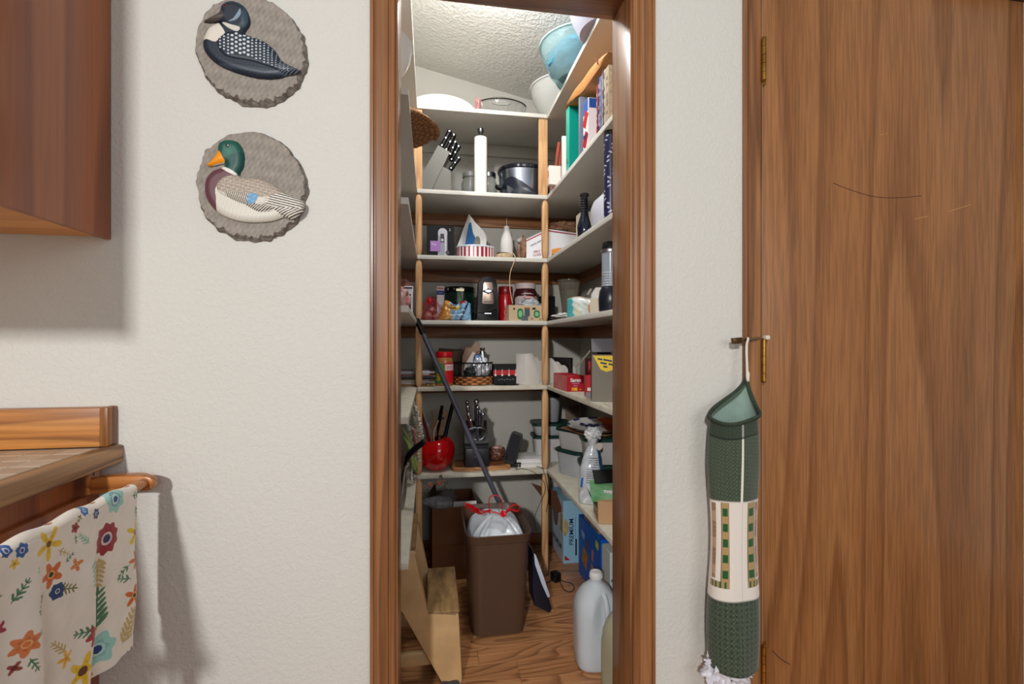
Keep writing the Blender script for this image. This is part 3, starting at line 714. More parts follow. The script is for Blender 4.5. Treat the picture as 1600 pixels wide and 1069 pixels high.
            bkk = inn(x, z, [(158, 790), (178, 752), (230, 735), (330, 738), (398, 768), (440, 800), (350, 824), (250, 812), (190, 810)])
            sc = np.abs(np.sin(A * .13 + np.floor((B - .2 * A) / 13) * 1.6)); sc2 = np.mod(B - .2 * A, 13) / 13
            f = (sc2 < .22) | (sc < .16); c = mixc(c, bkk * 1., (158, 144, 130)); c = mixc(c, (bkk & f) * .55, (206, 196, 182))
            bar = inn(x, z, [(196, 806), (285, 812), (282, 856), (215, 835)]); c = mixc(c, bar * .95, (216, 208, 192)); c = mixc(c, (bar & (np.sin(A * .8 - B * .25) > 0)) * .85, (44, 38, 40))
            bl = inn(x, z, [(290, 810), (328, 816), (312, 852), (284, 852)], 2); c = mixc(c, bl * 1., (108, 158, 196))
            lb = inn(x, z, [(275, 856), (312, 850), (372, 846), (385, 876), (330, 884), (288, 866)]); c = mixc(c, lb * .95, (206, 196, 182)); c = mixc(c, (lb & (np.sin(A * .5 + B * .6) > 0)) * .85, (50, 46, 46))
            tl = inn(x, z, [(350, 832), (440, 800), (518, 832), (512, 872), (458, 910), (392, 872)]); c = mixc(c, tl * .95, (226, 220, 208))
            st = np.sin((B - 850) * .62 + (A - 440) * .12 * np.sign(B - 862) + (A - 400) * .2 * (B > 862)); c = mixc(c, (tl & (st > .15)) * .9, (44, 38, 36))
            sp = inn(x, z, [(330, 826), (372, 820), (360, 848), (318, 852)]); c = mixc(c, sp * .8, (214, 206, 192))
        d = poly_dist(x, z, PO); c = mixc(c, np.clip(1 - d / .0012, 0, 1) * .4, (70, 66, 62))
        return c
    nx = int((x1 - x0) / .00062); nz = int((z1 - z0) / .00062)
    surf(('loon' if kind == 'loon' else 'mallard') + '_relief', nx, nz, pos2, col2, paintmat('painted_relief', .45, .1, 300, .4), t, mask=lambda U, V, x, y, z: poly_mask(x, z, PO))
plaque(392.5, 77, 88, 'loon', 'round stone wall plaque with a black and white loon, the upper of two')
plaque(392.5, 290.5, 90, 'mallard', 'round stone wall plaque with a green headed mallard, the lower of two')
# ------------------------------------------------------------ door latch and bag holder
lt = thing('door_latch', 'small metal security latch sticking out from the door casing above the bag holder', 'latch', (.90, Y0 - .017, 1.137))
q0 = P(1146, 533, Y0 - .05) - lt.location; q1 = P(1187, 528, Y0 - .03) - lt.location
bm = BM(); pp = [q0 + (q1 - q0) * f for f in (.30, .55, .8, 1)]
tube(bm, pp, .0032, 10); obj('pin', bm, mat('worn_chrome', (170, 150, 120), .25, 1), lt)
bm = BM(); box(bm, q0 + (q1 - q0) * .12, (.026, .012, .016), (0, -.08, 0), .001); box(bm, q0 + (q1 - q0) * .4, (.022, .008, .008), (0, -.1, 0), .002); obj('catch', bm, mat('dark_bronze', (96, 72, 44), .35, .9), lt)
bm = BM(); box(bm, (.0205, -.010, .0055), (.013, .020, .012), None, .003); obj('mount', bm, mat('cream_plastic', (214, 208, 188), .5), lt)
HK = P(1168, 532, Y0 - .045)
bh = thing('bag_holder', 'green and white quilted fabric tube bag holder hanging beside the brown door', 'bag holder', (0, 0, 0))
BX, BY = XY(1146, Y0 - .072), Y0 - .072
zt, zb = ZZ(640, BX, BY), ZZ(1035, BX, BY); HH = P(1167, 590, Y0 - .05)
def bhpos(U, V, inner=0.):
    th = U * 2 * PI                                   # 0 = +x, pi/2 = wall side, 3pi/2 = front
    rx = .0675 + .004 * np.sin(V * 9) - .004 * (V > .8) * (V - .8) / .2 - inner; ry = .040 + .004 * np.sin(V * 7 + 1) - inner
    rx = rx * (1 + .02 * np.sin(th * 5 + V * 6)); ry = ry * (1 + .05 * np.sin(th * 4 + 2 + V * 8))
    aa = np.mod(th - R(48) + PI, 2 * PI) - PI; hang = np.where(aa > 0, np.clip(1 - aa / R(130), 0, 1) ** 1.25, np.exp(-(aa / .80) ** 2))        # toward the back right
    ztop = zt - .012 + .0 * th
    k = np.clip((V - .80) / .20, 0, 1)
    z = zb + (ztop - zb) * V
    x = BX + rx * np.cos(th) - .010 * np.sin(V * PI) * 0
    y = BY + ry * np.sin(th)
    z = z + k * hang * (HH.z - ztop); x = x + k * hang * (HH.x - (BX + rx * np.cos(th))) ; y = y + k * hang * (HH.y - (BY + ry * np.sin(th))) * .8
    dr_ = np.exp(-((np.mod(th - R(235) + PI, 2 * PI) - PI) / 1.0) ** 2)
    z = z - k * dr_ * .020; 
    z = z - (1 - V) ** 6 * .012 * (-np.sin(th))
    return x, y, z
def bhcol(U, V, x, y, z):
    th = U * 2 * PI; one = np.ones(U.shape); nz_ = npnoise(U * 300, V * 300, 6)
    G = (62, 74, 60)
    c = tuple(v * one + 6 * nz_ for v in G)
    # small woven check on the green
    chk = (np.sin(U * 2 * PI * 44) * np.sin(V * 2 * PI * 62)) > .25
    c = mixc(c, (chk & (np.sin(V * 400 + U * 50) > -.6)) * .38, (128, 134, 104))
    lo = V < .30; chk2 = (np.sin(U * 2 * PI * 30) > .1) & (np.sin(V * 2 * PI * 46) > .1); c = mixc(c, (lo & chk2) * .55, (30, 44, 34))
    white = (V > .275) & (V < .665)
    c = mixc(c, white * 1., (222, 214, 204))
    deg = np.degrees(th)
    def strip(d0, d1, va, vb): return (deg > d0) & (deg < d1) & (V > va) & (V < vb)
    for (d0, d1) in ((218, 240), (283, 309)):
        s_ = strip(d0, d1, .325, .66); c = mixc(c, s_ * 1., (170, 142, 96))
        cell = np.mod(V * 33, 2) < 1.0; ins = strip(d0 + 4, d1 - 4, .325, .66); c = mixc(c, (ins & cell) * .95, (26, 84, 44))
        ed = s_ & ((deg < d0 + 1.6) | (deg > d1 - 1.6)); c = mixc(c, ed * .9, (70, 48, 30))
    for (d0, d1) in ((188, 204), (312, 328)):
        s_ = strip(d0, d1, .36, .655); c = mixc(c, s_ * 1., (178, 146, 116)); c = mixc(c, (s_ & (np.sin(V * 420 + deg * .9) > .1) & (np.sin(V * 60) > -.4)) * .8, (78, 40, 30))
    bot = ((deg > 182) & (deg < 240) | (deg > 283) & (deg < 345)) & (V > .325) & (V < .352); c = mixc(c, bot * 1., (168, 140, 96)); c = mixc(c, (bot & (np.mod(deg, 12) < 5)) * .9, (40, 84, 50))
    r2 = strip(336, 346, .56, .65) | strip(340, 350, .45, .52); c = mixc(c, (r2 & (np.sin(V * 500) > .0)) * .8, (80, 44, 40))
    hem = (V > .275) & (V < .28) | (V > .662) & (V < .667); c = mixc(c, hem * .4, (120, 116, 104))
    seam = (np.abs(deg - 268) < 2.6) & (V > .662); c = mixc(c, seam * 1., (222, 220, 206))
    sm = (np.abs(deg - 270) < .8) & (V < .662); c = mixc(c, sm * .4, (100, 110, 96))
    hm = (V > .93); c = mixc(c, hm * .35, (24, 34, 26)); hm = (V > .925) & (V < .935); c = mixc(c, hm * .6, (18, 26, 20))
    return c
FAB = paintmat('quilted_cotton', .9, .3, 500, .2, .3)
surf('sleeve', 420, 480, bhpos, bhcol, FAB, bh, closeu=True)
surf('lining', 120, 60, lambda U, V: bhpos(U, .55 + .449 * V, .004), lambda U, V, x, y, z: mixc(tuple(v + 6 * npnoise(U * 200, V * 80, 1) for v in (136, 158, 148)), (V > .955) * .85, (62, 76, 62)), FAB, bh, closeu=True)
bm = BM(); uu = np.arange(72) / 72.
hx, hy, hz = bhpos(uu, np.ones(72)); hx2, hy2, hz2 = bhpos(uu, np.ones(72), -.004)
tube(bm, [(float(a), float(b), float(c)) for a, b, c in zip(hx2, hy2, hz2)], .0062, 8, True, flat=.7); obj('rolled_hem', bm, mat('green_check_hem', (58, 72, 56), .9, bump=.4, bscale=400, var=.25, vscale=260), bh)
bm = BM()
tube(bm, spline([HH + Vector((.0, .0, -.012)), HH + Vector((-.002, -.004, .02)), HK + Vector((-.006, -.004, -.02)), HK + Vector((-.003, -.006, .002)), HK + Vector((.003, .004, .004)), HK + Vector((.002, .006, -.02)), HH + Vector((.002, .003, .01)), HH + Vector((.004, 0, -.010))], 6), .0032, 8)
blob(bm, HH + Vector((0, -.004, .004)), (.005, .004, .014), .3, 4, 2, 12, 10)
obj('hanging_loop', bm, mat('cotton_string', (224, 214, 198), .9), bh)
def crumple(name, parent, c, s, m, seed=1, amp=.35, fr=2.6, seg=64, rings=44, rot=None, flat=-9):
    bm = BM(); M = _M(c, rot); r = bmesh.ops.create_uvsphere(bm, u_segments=seg, v_segments=rings, radius=1)
    for v in r['verts']:
        o_ = Vector((seed * 7.1, seed * 3.3, seed)); q = v.co * fr + o_
        k = 1 + amp * mnoise.noise(q) - amp * .8 * abs(mnoise.noise(q * 2.1)) - amp * .35 * abs(mnoise.noise(q * 4.7)) + amp * .3
        p = v.co * k; p = Vector((p.x * s[0], p.y * s[1], max(p.z * s[2], flat))); v.co = M @ p
    return obj(name, bm, m, parent, smooth=60)
PB = mat('white_film', (226, 224, 232), .3, spec=.6, trans=.15)
crumple('bag_bundle', bh, (BX - .010, BY + .002, zb - .012), (.062, .034, .055), PB, 3, .5, 3.2)
crumple('bag_corner', bh, (BX - .052, BY - .008, zb - .048), (.022, .016, .03), PB, 8, .6, 3.2, 28, 20)
# ------------------------------------------------------------ shelf contents
S1, S2, S3, S4, S5, S6 = SH
def span(p0, p1, Y):
    a, b = XY(p0, Y), XY(p1, Y); return (a + b) / 2, b - a
def carton(root, w_, d, h, m, name='body', bev=.0012, z0=0):
    bm = BM(); b2(bm, (-w_ / 2, -d / 2, z0), (w_ / 2, d / 2, z0 + h), bev, 1); return obj(name, bm, m, root)
# ---- top shelf
X_, W_ = span(640, 745, 2.56)
t = thing('serving_platter', 'white oval serving platter leaning on the back wall on the top shelf', 'platter', (XY(690, 2.56), 2.60, S1))
def platter(bm, a, b, th):
    rs = [(0, 0), (.55, 0), (.78, .004), (.84, .010), (.93, .013), (.98, .0145), (1, .013), (.985, .010), (.86, .004), (.78, -.002), (.5, -.003), (0, -.003)]
    n = 64; rings = []
    for k, h in rs:
        if k == 0: rings.append([bm.verts.new((0, 0, h))]); continue
        rings.append([bm.verts.new((a * k * math.cos(2 * PI * i / n), b * k * math.sin(2 * PI * i / n), h)) for i in range(n)])
    for A, B in zip(rings, rings[1:]):
        for i in range(n):
            j = (i + 1) % n
            if len(A) == 1: bm.faces.new((A[0], B[i], B[j]))
            elif len(B) == 1: bm.faces.new((A[i], B[0], A[j]))
            else: bm.faces.new((A[i], B[i], B[j], A[j]))
bm = BM(); platter(bm, .185, .108, .01); bmesh.ops.transform(bm, matrix=Matrix.Translation((0, 0, .106)) @ Euler((R(80), 0, 0)).to_matrix().to_4x4(), verts=bm.verts)
obj('dish', bm, mat('glazed_white', (236, 236, 234), .15, coat=.5), t)
X_, W_ = span(742, 826, 2.42)
t = thing('glass_serving_dish', 'clear ribbed glass serving dish with a low lid on the top back shelf', 'dish', (X_, 2.44, S1))
bm = BM(); n = 56
secs = [(.0, .085, .06), (.004, .088, .063), (.05, .118, .080), (.085, .126, .085), (.088, .123, .082), (.05, .114, .076), (.006, .084, .058)]
loft(bm, [(z, a, b, 2) for z, a, b in secs], n, 2)
for i in range(16):
    a = 2 * PI * (i + .5) / 16
    tube(bm, [(.089 * math.cos(a), .064 * math.sin(a), .006), (.119 * math.cos(a), .081 * math.sin(a), .05), (.127 * math.cos(a), .086 * math.sin(a), .083)], .0022, 6)
obj('bowl', bm, GLASS, t)
bm = BM(); loft(bm, [(.089, .128, .087, 2), (.093, .128, .087, 2), (.108, .10, .066, 2), (.114, .05, .03, 2), (.1115, .05, .03, 2), (.105, .098, .064, 2), (.091, .122, .082, 2)], n, 2)
obj('lid', bm, GLASS, t)
t = thing('glass_tumbler', 'small pink tinted glass left of the glass dish on the top shelf', 'glass', (XY(747, 2.345), 2.345, S1))
bm = BM(); lathe(bm, [(0, 0), (.013, 0), (.0165, .07), (.015, .07), (.012, .004), (0, .004)], 20); obj('cup', bm, mat('pink_glass', (240, 190, 190), .05, trans=.8, ior=1.2), t)
def bowlthing(name, label, x, y, rt_, rb, h, m, rimm=None, cat='bowl'):
    t = thing(name, label, cat, (x, y, S1))
    bm = BM(); pr = [(0, 0), (rb, 0), (rb + (rt_ - rb) * .5, h * .32), (rb + (rt_ - rb) * .85, h * .7), (rt_ - .004, h - .006), (rt_, h - .004), (rt_ + .002, h), (rt_ - .003, h), (rt_ - .006, h - .005), (rb + (rt_ - rb) * .83, h * .69), (rb + (rt_ - rb) * .47, h * .33), (rb - .003, .003), (0, .003)]
    lathe(bm, pr, 64); obj('bowl_wall', bm, m, t)
    bm = BM(); lathe(bm, [(rt_ - .001, h - .004), (rt_ + .005, h - .003), (rt_ + .005, h + .001), (rt_ - .001, h + .001), (rt_ - .001, h - .004)], 64); obj('rim', bm, rimm or m, t)
    return t
FROST = mat('frosted_plastic', (236, 236, 232), .25, trans=.6, ior=1.1)
TEALP = mat('teal_plastic', (196, 226, 230), .12, trans=.85, ior=1.08)
bowlthing('mixing_bowl', 'frosted white mixing bowl overhanging the top right shelf by the corner post', .655, 2.345, .168, .09, .150, FROST, WHT)
t = bowlthing('mixing_bowl', 'teal tinted plastic bowl filled with blue bags on the top right shelf', .622, 1.99, .165, .095, .150, TEALP, mat('pale_teal', (176, 214, 218), .3))
bb = thing('plastic_bag', 'crumpled blue plastic bag lying in the teal bowl on the top right shelf', 'bag', (.620, 1.99, S1 + .006))
crumple('film', bb, (0, 0, .078), (.125, .12, .085), mat('blue_film', (60, 146, 178), .3, spec=.6, trans=.2), 4, .22, 2.2, 64, 44, None, -.052)
bowlthing('plastic_tub', 'translucent white plastic tub nearest the door on the top right shelf', .628, 1.655, .160, .105, .175, mat('milky_plastic', (196, 196, 210), .3, trans=.45, ior=1.1), WHT, 'tub')
# ---- second shelf, left
t = thing('white_dish', 'white round dish on the left side of the second shelf', 'dish', (-.165, 1.60, S2))
bm = BM(); lathe(bm, [(0, 0), (.06, 0), (.09, .02), (.112, .06), (.118, .095), (.121, .098), (.116, .098), (.108, .06), (.085, .024), (.055, .005), (0, .005)], 48); obj('bowl_wall', bm, mat('glazed_white', (236, 236, 234), .15), t)
t.location = (-.17, 1.50, S2 + .08)
bx = thing('storage_box', 'plain grey box under the white dish on the left side of the second shelf', 'box', (-.24, 1.43, S2)); carton(bx, .22, .14, .079, mat('grey_board', (180, 178, 172), .7))
rg = mat('seagrass_mat', (128, 94, 62), .9, bump=.5, bscale=120, var=.35, vscale=60)
def braid_mat(x, y, z, ang, label, tilt):
    t = thing('woven_placemat', label, 'placemat', (x, y, z), group=None, rot=(0, tilt, ang))
    def pos(U, V):
        turns = 10; th = U * 2 * PI * turns; r = .012 + U * .168 + 0 * V
        a = V * 2 * PI; tr = .0090
        lump = 1 + .28 * np.cos(th * r / .0045 * .5 + np.pi * (np.floor(U * turns) % 2)) * 1
        cx = r * np.cos(th); cy = r * np.sin(th)
        return cx + tr * np.cos(a) * np.cos(th), cy + tr * np.cos(a) * np.sin(th), .0055 + .0048 * lump * np.sin(a)
    def col(U, V, x, y, z):
        n = npnoise(U * 900, V * 5, 3); k = .5 + .5 * np.sin(U * 2 * PI * 10 * (.012 + U * .168) / .0045)
        b_ = 128 + 66 * k + 16 * n
        return b_, b_ * .74, b_ * .52
    surf('braid', 2600, 7, pos, col, paintmat('seagrass', .9, .3, 400, .2), t)
    return t
braid_mat(-.155, 1.685, S2 + .001, .3, 'brown woven round placemat, the bottom one of the overhanging stack', 0)
braid_mat(-.166, 1.700, S2 + .0145, 1.9, 'brown woven round placemat, the middle one of the overhanging stack', 0)
braid_mat(-.158, 1.722, S2 + .028, 3.9, 'brown woven round placemat, the upper one of the overhanging stack', 0)
# ---- second shelf, back: knife block, paper towels, jars, slow cooker
def slant_block(t, w_, m, L=.20, tall=.15, base=.10, lean=34):
    pass
Yk = 2.42; X0 = XY(659, Yk)
t = thing('knife_block', 'silver grey slanted knife block on the second shelf with black handled knives', 'knife block', (X0, Yk, S2))
s = dep(X0, Yk) / F
def kp(px, py): return ((px - 659) * s, (CZ - S2) + (534.5 - py) * s)
GB = mat('silver_grey_paint', (106, 104, 98), .5, .2)
big = [kp(659.5, 278), kp(684, 232), kp(702, 241.5), kp(674, 302), kp(659.5, 302)]
bm = BM(); prism(bm, big, .11, xz(.055), .0006); obj('block', bm, GB, t, smooth=0)
sm_ = [kp(674.5, 302), kp(691, 263.5), kp(703.5, 270), kp(704.5, 302)]
bm = BM(); prism(bm, sm_, .10, xz(.05), .0006); obj('front_block', bm, GB, t, smooth=0)
def handle(t, a, b, y, w_=.018, m=None):
    a = Vector((a[0], y, a[1])); b = Vector((b[0], y, b[1])); d = (b - a)
    bm = BM(); pts = [a, a + d * .1, a + d * .5, a + d * .9, b]; tube(bm, pts, [w_ * .42, w_ * .48, w_ * .42, w_ * .52, w_ * .36], 10)
    h = obj('knife_handle', bm, m or BLK, t)
    bm = BM()
    for f in (.06, .5, .9):
        q = a + d * f; cyl(bm, (q.x, q.y - w_ * .50, q.z), w_ * .13, w_ * .1, 8, (R(90), 0, 0))
    q = b; lathe(bm, [(0, 0), (w_ * .32, .0005), (w_ * .25, .003), (0, .004)], 10, q, Vector((0, 0, 1)).rotation_difference(d).to_euler())
    obj('rivets', bm, STEEL, h)
for (a, b, y) in (((689, 232), (703, 205), -.03), ((696, 234), (710, 206), .0), ((701, 240), (714, 217), .03), ((702, 245), (711, 222), -.035), ((704, 250), (717, 225), -.01), ((703, 266), (717, 246), -.03)):
    handle(t, kp(*a), kp(*b), y, .025)
X_ = XY(751, 2.38)
t = thing('paper_towel_holder', 'steel paper towel holder with a round knob on the second shelf', 'holder', (X_, 2.38, S2))
bm = BM(); lathe(bm, [(0, 0), (.062, 0), (.064, .004), (.05, .010), (0, .012)], 36); obj('base', bm, STEEL, t)
bm = BM(); cyl(bm, (0, 0, .0125), .006, .285, 14); obj('rod', bm, STEEL, t)
bm = BM(); lathe(bm, [(0, .2975), (.010, .2975), (.012, .302), (.009, .308), (.016, .322), (.014, .335), (.006, .341), (0, .342)], 24); obj('finial', bm, STEELD, t)
tp = thing('paper_towel_roll', 'white paper towel roll standing on its steel holder on the second shelf', 'paper towels', (X_, 2.38, S2 + .014))
bm = BM(); lathe(bm, [(.0135, 0), (.0305, 0), (.031, .002), (.031, .274), (.0305, .276), (.0135, .276), (.0135, 0)], 40); obj('roll', bm, mat('tissue', (240, 236, 228), .95, bump=.25, bscale=160), tp)
bm = BM(); lathe(bm, [(.0085, .0005), (.0130, .0005), (.0130, .2765), (.0085, .2765), (.0085, .0005)], 30); obj('core', bm, CARD, tp)
for px, Y, r, h, lab, lidc in ((735, 2.52, .043, .150, 'glass jar with a grey lid left of the paper towel roll', 1), (763, 2.50, .041, .148, 'glass jar with a silver lid right of the paper towel roll', 0)):
    t = thing('glass_jar', lab, 'jar', (XY(px, Y), Y, S2))
    bm = BM(); lathe(bm, [(0, 0), (r, 0), (r + .003, .006), (r + .003, h * .7), (r * .86, h * .86), (r * .86, h), (r * .8, h), (r * .8, h * .86), (r - .001, h * .68), (r - .001, .006), (0, .004)], 32); obj('jar_wall', bm, mat('smoked_glass', (200, 200, 196), .08, trans=.75, ior=1.2), t)
    bm = BM(); lathe(bm, [(0, h + .012), (r * .9, h + .012), (r * .94, h + .009), (r * .94, h - .012), (r * .87, h - .012), (r * .87, h + .002), (0, h + .002)], 32); obj('lid', bm, mat('grey_lid', (120, 120, 116), .4) if lidc else STEELD, t)
X_, W_ = span(777, 862, 2.47)
t = thing('slow_cooker', 'oval stainless steel slow cooker with a black rim on the second shelf', 'slow cooker', (X_, 2.47, S2))
bm = BM(); loft(bm, [(.012, .118, .095, 2.4), (.02, .122, .100, 2.4), (.07, .130, .108, 2.4), (.135, .134, .112, 2.4)], 56); obj('housing', bm, mat('steel_blue_shell', (150, 156, 172), .25, 1), t)
bm = BM(); loft(bm, [(0, .105, .085, 2.4), (.0115, .118, .096, 2.4)], 48); obj('foot', bm, BLK, t)
bm = BM(); loft(bm, [(.1355, .132, .110, 2.4), (.139, .139, .117, 2.4), (.148, .141, .119, 2.4), (.154, .134, .112, 2.4), (.154, .12, .10, 2.4)], 56); obj('rim', bm, mat('black_glaze', (22, 22, 36), .12, coat=.6), t)
bm = BM(); loft(bm, [(.1545, .120, .100, 2.4), (.157, .11, .09, 2.3), (.160, .06, .05, 2.2), (.161, .02, .02, 2)], 48); ld = obj('lid', bm, mat('dark_glass_lid', (60, 60, 70), .08, trans=.4), t)
bm = BM(); lathe(bm, [(0, .1612), (.010, .1612), (.009, .164), (.014, .167), (.014, .170), (0, .171)], 24); obj('lid_knob', bm, BLK, ld)
# dark control panel sweeping across the front, with its dial
bm = BM(); pol = smooth_poly([(-.128, .012), (-.12, .075), (-.095, .095), (-.06, .085), (.0, .05), (.06, .018), (.05, .008), (-.05, .006)], 4)
M2 = xz(0); a = []
for (x, z) in pol:
    yy = -math.sqrt(max(0, 1 - min(.999, abs(x) / .13) ** 2.4)) ** (1 / 1.2) * .108
    a.append((x, z, yy))
f0 = [bm.verts.new((x, yy - .012, z)) for x, z, yy in a]; f1 = [bm.verts.new((x, yy + .004, z)) for x, z, yy in a]; n = len(a)
cen0 = bm.verts.new((-.05, -.118, .045))
for i in range(n): bm.faces.new((f0[i], f0[(i + 1) % n], cen0)); bm.faces.new((f0[i], f1[i], f1[(i + 1) % n], f0[(i + 1) % n]))
obj('front_panel', bm, mat('slate_plastic', (24, 30, 42), .3), t)
bm = BM(); lathe(bm, [(0, 0), (.020, 0), (.022, .003), (.018, .012), (0, .013)], 28, (.088, -.083, .04), (R(90), 0, R(20))); obj('dial', bm, BLK, t)
bm = BM(); lathe(bm, [(0, 0), (.007, 0), (.007, .003), (0, .003)], 18, (.0925, -.097, .04), (R(90), 0, R(20))); obj('dial_cap', bm, STEEL, t)
bm = BM(); tube(bm, spline([(-.131, -.02, .06), (-.150, -.035, .062), (-.152, -.06, .060), (-.128, -.065, .055)], 5), .008, 10); obj('side_handle', bm, BLK, t); t.scale = (1, 1, 1.13)
# ---- second shelf, right: leaning boxes, binder, books
RX = .5665
def bookY(px): return YX(px, RX)
def book(name, label, cat, px, th, h, d, m, spine=None, pages=None, tilt=0, x=RX, extra=None):
    Y = YX(px, x)
    t = thing(name, label, cat, (x, Y - th / 2, S2), R(-90), group=None)
    # local: front (-y) faces the aisle, width along local x = thickness
    t.rotation_euler = (0, 0, R(-90))
    bm = BM(); b2(bm, (-th / 2, 0, 0), (th / 2, .0016, h), .0004, 1); obj('spine', bm, spine or m, t)
    bm = BM(); b2(bm, (-th / 2, .0016, 0), (-th / 2 + .0016, d, h)); b2(bm, (th / 2 - .0016, .0016, 0), (th / 2, d, h)); obj('cover', bm, m, t)
    bm = BM(); b2(bm, (-th / 2 + .0018, .0018, .003), (th / 2 - .0018, d - .003, h - .004)); obj('pages', bm, pages or WPAP, t)
    return t
TEAL = mat('teal_vinyl', (0, 132, 118), .35); TEAL2 = mat('teal_vinyl_light', (60, 176, 152), .35)
bi = book('ring_binder', 'teal ring binder standing upright on the right side of the second shelf', 'binder', 884.5, .045, .272, .26, TEAL, TEAL2)
bm = BM(); lathe(bm, [(.006, 0), (.009, 0), (.009, .0012), (.006, .0012), (.006, 0)], 18, (0, -.0002, .05), (R(90), 0, 0)); obj('finger_ring', bm, STEEL, bi)
book('notebook', 'grey clear covered notebook just in front of the teal binder', 'book', 904, .018, .235, .22, mat('slate_cover', (120, 128, 148), .35), mat('slate_cover', (120, 128, 148), .35))
bx_ = thing('food_box', 'red white and blue food box beside the teal binder on the second shelf', 'box', (RX, YX(911, RX) - .03, S2), R(-90))
carton(bx_, .055, .20, .185, mat('white_print', (232, 228, 230), .4)).location = (0, .10, 0)
patch(bx_, 'printed_band', 0, .160, .054, .045, mat('blue_print', (40, 84, 164), .4), 0); patch(bx_, 'printed_band', .1, .166, .19, .035, mat('blue_print', (40, 84, 164), .4), .0275, face='R')
for zz, cc, k in ((.115, RED, .8), (.04, RED, .9)):
    bm = BM(); box(bm, (0, -.0006, zz), (.040, .001, .055), (0, R(35), 0)); obj('printed_patch', bm, cc, bx_, smooth=0)
for zz in (.03, .10):
    bm = BM(); box(bm, (.0281, .08, zz), (.001, .05, .09), (R(40), 0, 0)); obj('printed_patch', bm, RED, bx_, smooth=0)
txt(bx_, 'tex', .035, (0, -.001, .055), NAVY, 'F', bold=.001)

cols = [((168, 30, 44), .012, .200, 'thin red spined paperback next to the red and white food box'), ((28, 46, 96), .014, .218, 'navy spined book fourth from the teal binder'), ((90, 120, 176), .011, .216, 'light blue spined magazine next to the navy book'), ((150, 146, 150), .010, .214, 'grey spined magazine in the row on the second shelf'),
        ((176, 150, 152), .010, .216, 'pinkish spined magazine in the row on the second shelf'), ((88, 44, 70), .009, .218, 'plum spined magazine in the row on the second shelf'), ((214, 204, 186), .012, .214, 'cream spined book near the door on the second shelf'), ((196, 174, 142), .026, .212, 'tan spined book nearest the door on the second shelf')]
yy = YX(931, RX)
for c_, th, h, lab in cols:
    t = book('book', lab, 'book', 0 or 931, th, h - .02, .19, mat('cover_%d_%d' % (c_[0], c_[1]), c_, .45, var=.25, vscale=90), None)
    t.location = (RX + rnd.uniform(0, .006), yy - th / 2, S2); yy -= th + .0015
    bm = BM()
    for q in range(5): box(bm, (rnd.uniform(-.001, .001), -.0004, .03 + q * (h - .06) / 5 + rnd.uniform(0, .02)), (th * .45, .0007, rnd.uniform(.008, .025)))
    obj('spine_print', bm, mat('spine_ink_pale', (176, 172, 180), .6) if sum(c_) < 420 else mat('spine_ink_dark', (128, 112, 104), .6), t, smooth=0)['kind'] = 'stuff'
# orange padded envelope on top of the row
t = thing('padded_envelope', 'orange brown padded envelope lying on top of the books on the second shelf', 'envelope', (0, 0, 0))
ENV = mat('kraft_orange', (196, 136, 76), .6, bump=.2, bscale=30, var=.08, vscale=12)
pA = [Vector((.562, 1.985, S2 + .2735)), Vector((.565, 1.88, S2 + .262)), Vector((.568, 1.78, S2 + .240)), Vector((.562, 1.66, S2 + .222)), Vector((.566, 1.56, S2 + .220)), Vector((.57, 1.49, S2 + .220))]
pA = spline(pA, 6); bm = BM(); rows = []
for i, p in enumerate(pA):
    k = i / (len(pA) - 1); th = .004 + .040 * math.sin(PI * min(1, k * 1.05)) ** .8
    ring = []
    for a, zz in ((0, 0), (-.006, th * .4), (0, th), (.06, th * 1.1), (.15, th), (.19, th * .5), (.15, 0), (.06, -.0)):
        ring.append(bm.verts.new((p.x + a, p.y, p.z + zz + .001)))
    rows.append(ring)
for A, B in zip(rows, rows[1:]):
    for j in range(8): bm.faces.new((A[j], A[(j + 1) % 8], B[(j + 1) % 8], B[j]))
bm.faces.new(rows[0]); bm.faces.new(rows[-1][::-1]); obj('sleeve', bm, ENV, t, smooth=60)
bm = BM(); q = pA[-9]; tube(bm, spline([q + Vector((-.005, .012, .045)), q + Vector((-.0078, -.004, .03)), q + Vector((-.0075, -.012, .012))], 4), .0022, 5); obj('torn_edge', bm, mat('torn_red_brown', (110, 34, 14), .7), t)
# brown box leaning, white spiral pad
t = thing('puzzle_box', 'brown and red thin box leaning in the corner of the second right shelf', 'box', (.66, 2.30, S2 + .006), R(-62), rot=(R(0), R(12), R(-62)))
carton(t, .05, .18, .23, mat('russet_box', (136, 78, 52), .6, var=.4, vscale=14, c2=(178, 60, 50)))
patch(t, 'dark_edge', 0, .118, .008, .22, mat('dark_brown_edge', (60, 36, 26), .7), -.09)
t = book('spiral_notebook', 'white spiral notebook between the brown box and the teal binder', 'notebook', 877.5, .012, .19, .18, WPAP)
bm = BM()
for i in range(14):
    zc = .01 + i * .0125; tube(bm, [(-.004 + .006 * math.cos(a), -.003 - .005 * math.sin(a) * 0 - .003 * math.cos(a), zc + .005 * math.sin(a)) for a in [j * PI / 4 for j in range(8)]], .0008, 4, True)
obj('spiral_wire', bm, DKTXT, t)
t = thing('small_carton', 'small white and pink carton at the foot of the white spiral notebook', 'box', (.575, 2.145, S2), R(-90)); carton(t, .03, .10, .085, mat('pale_pink_card', (236, 214, 206), .6)); patch(t, 'printed_square', 0, .05, .02, .03, mat('coral_print', (220, 120, 100), .6), -.05)
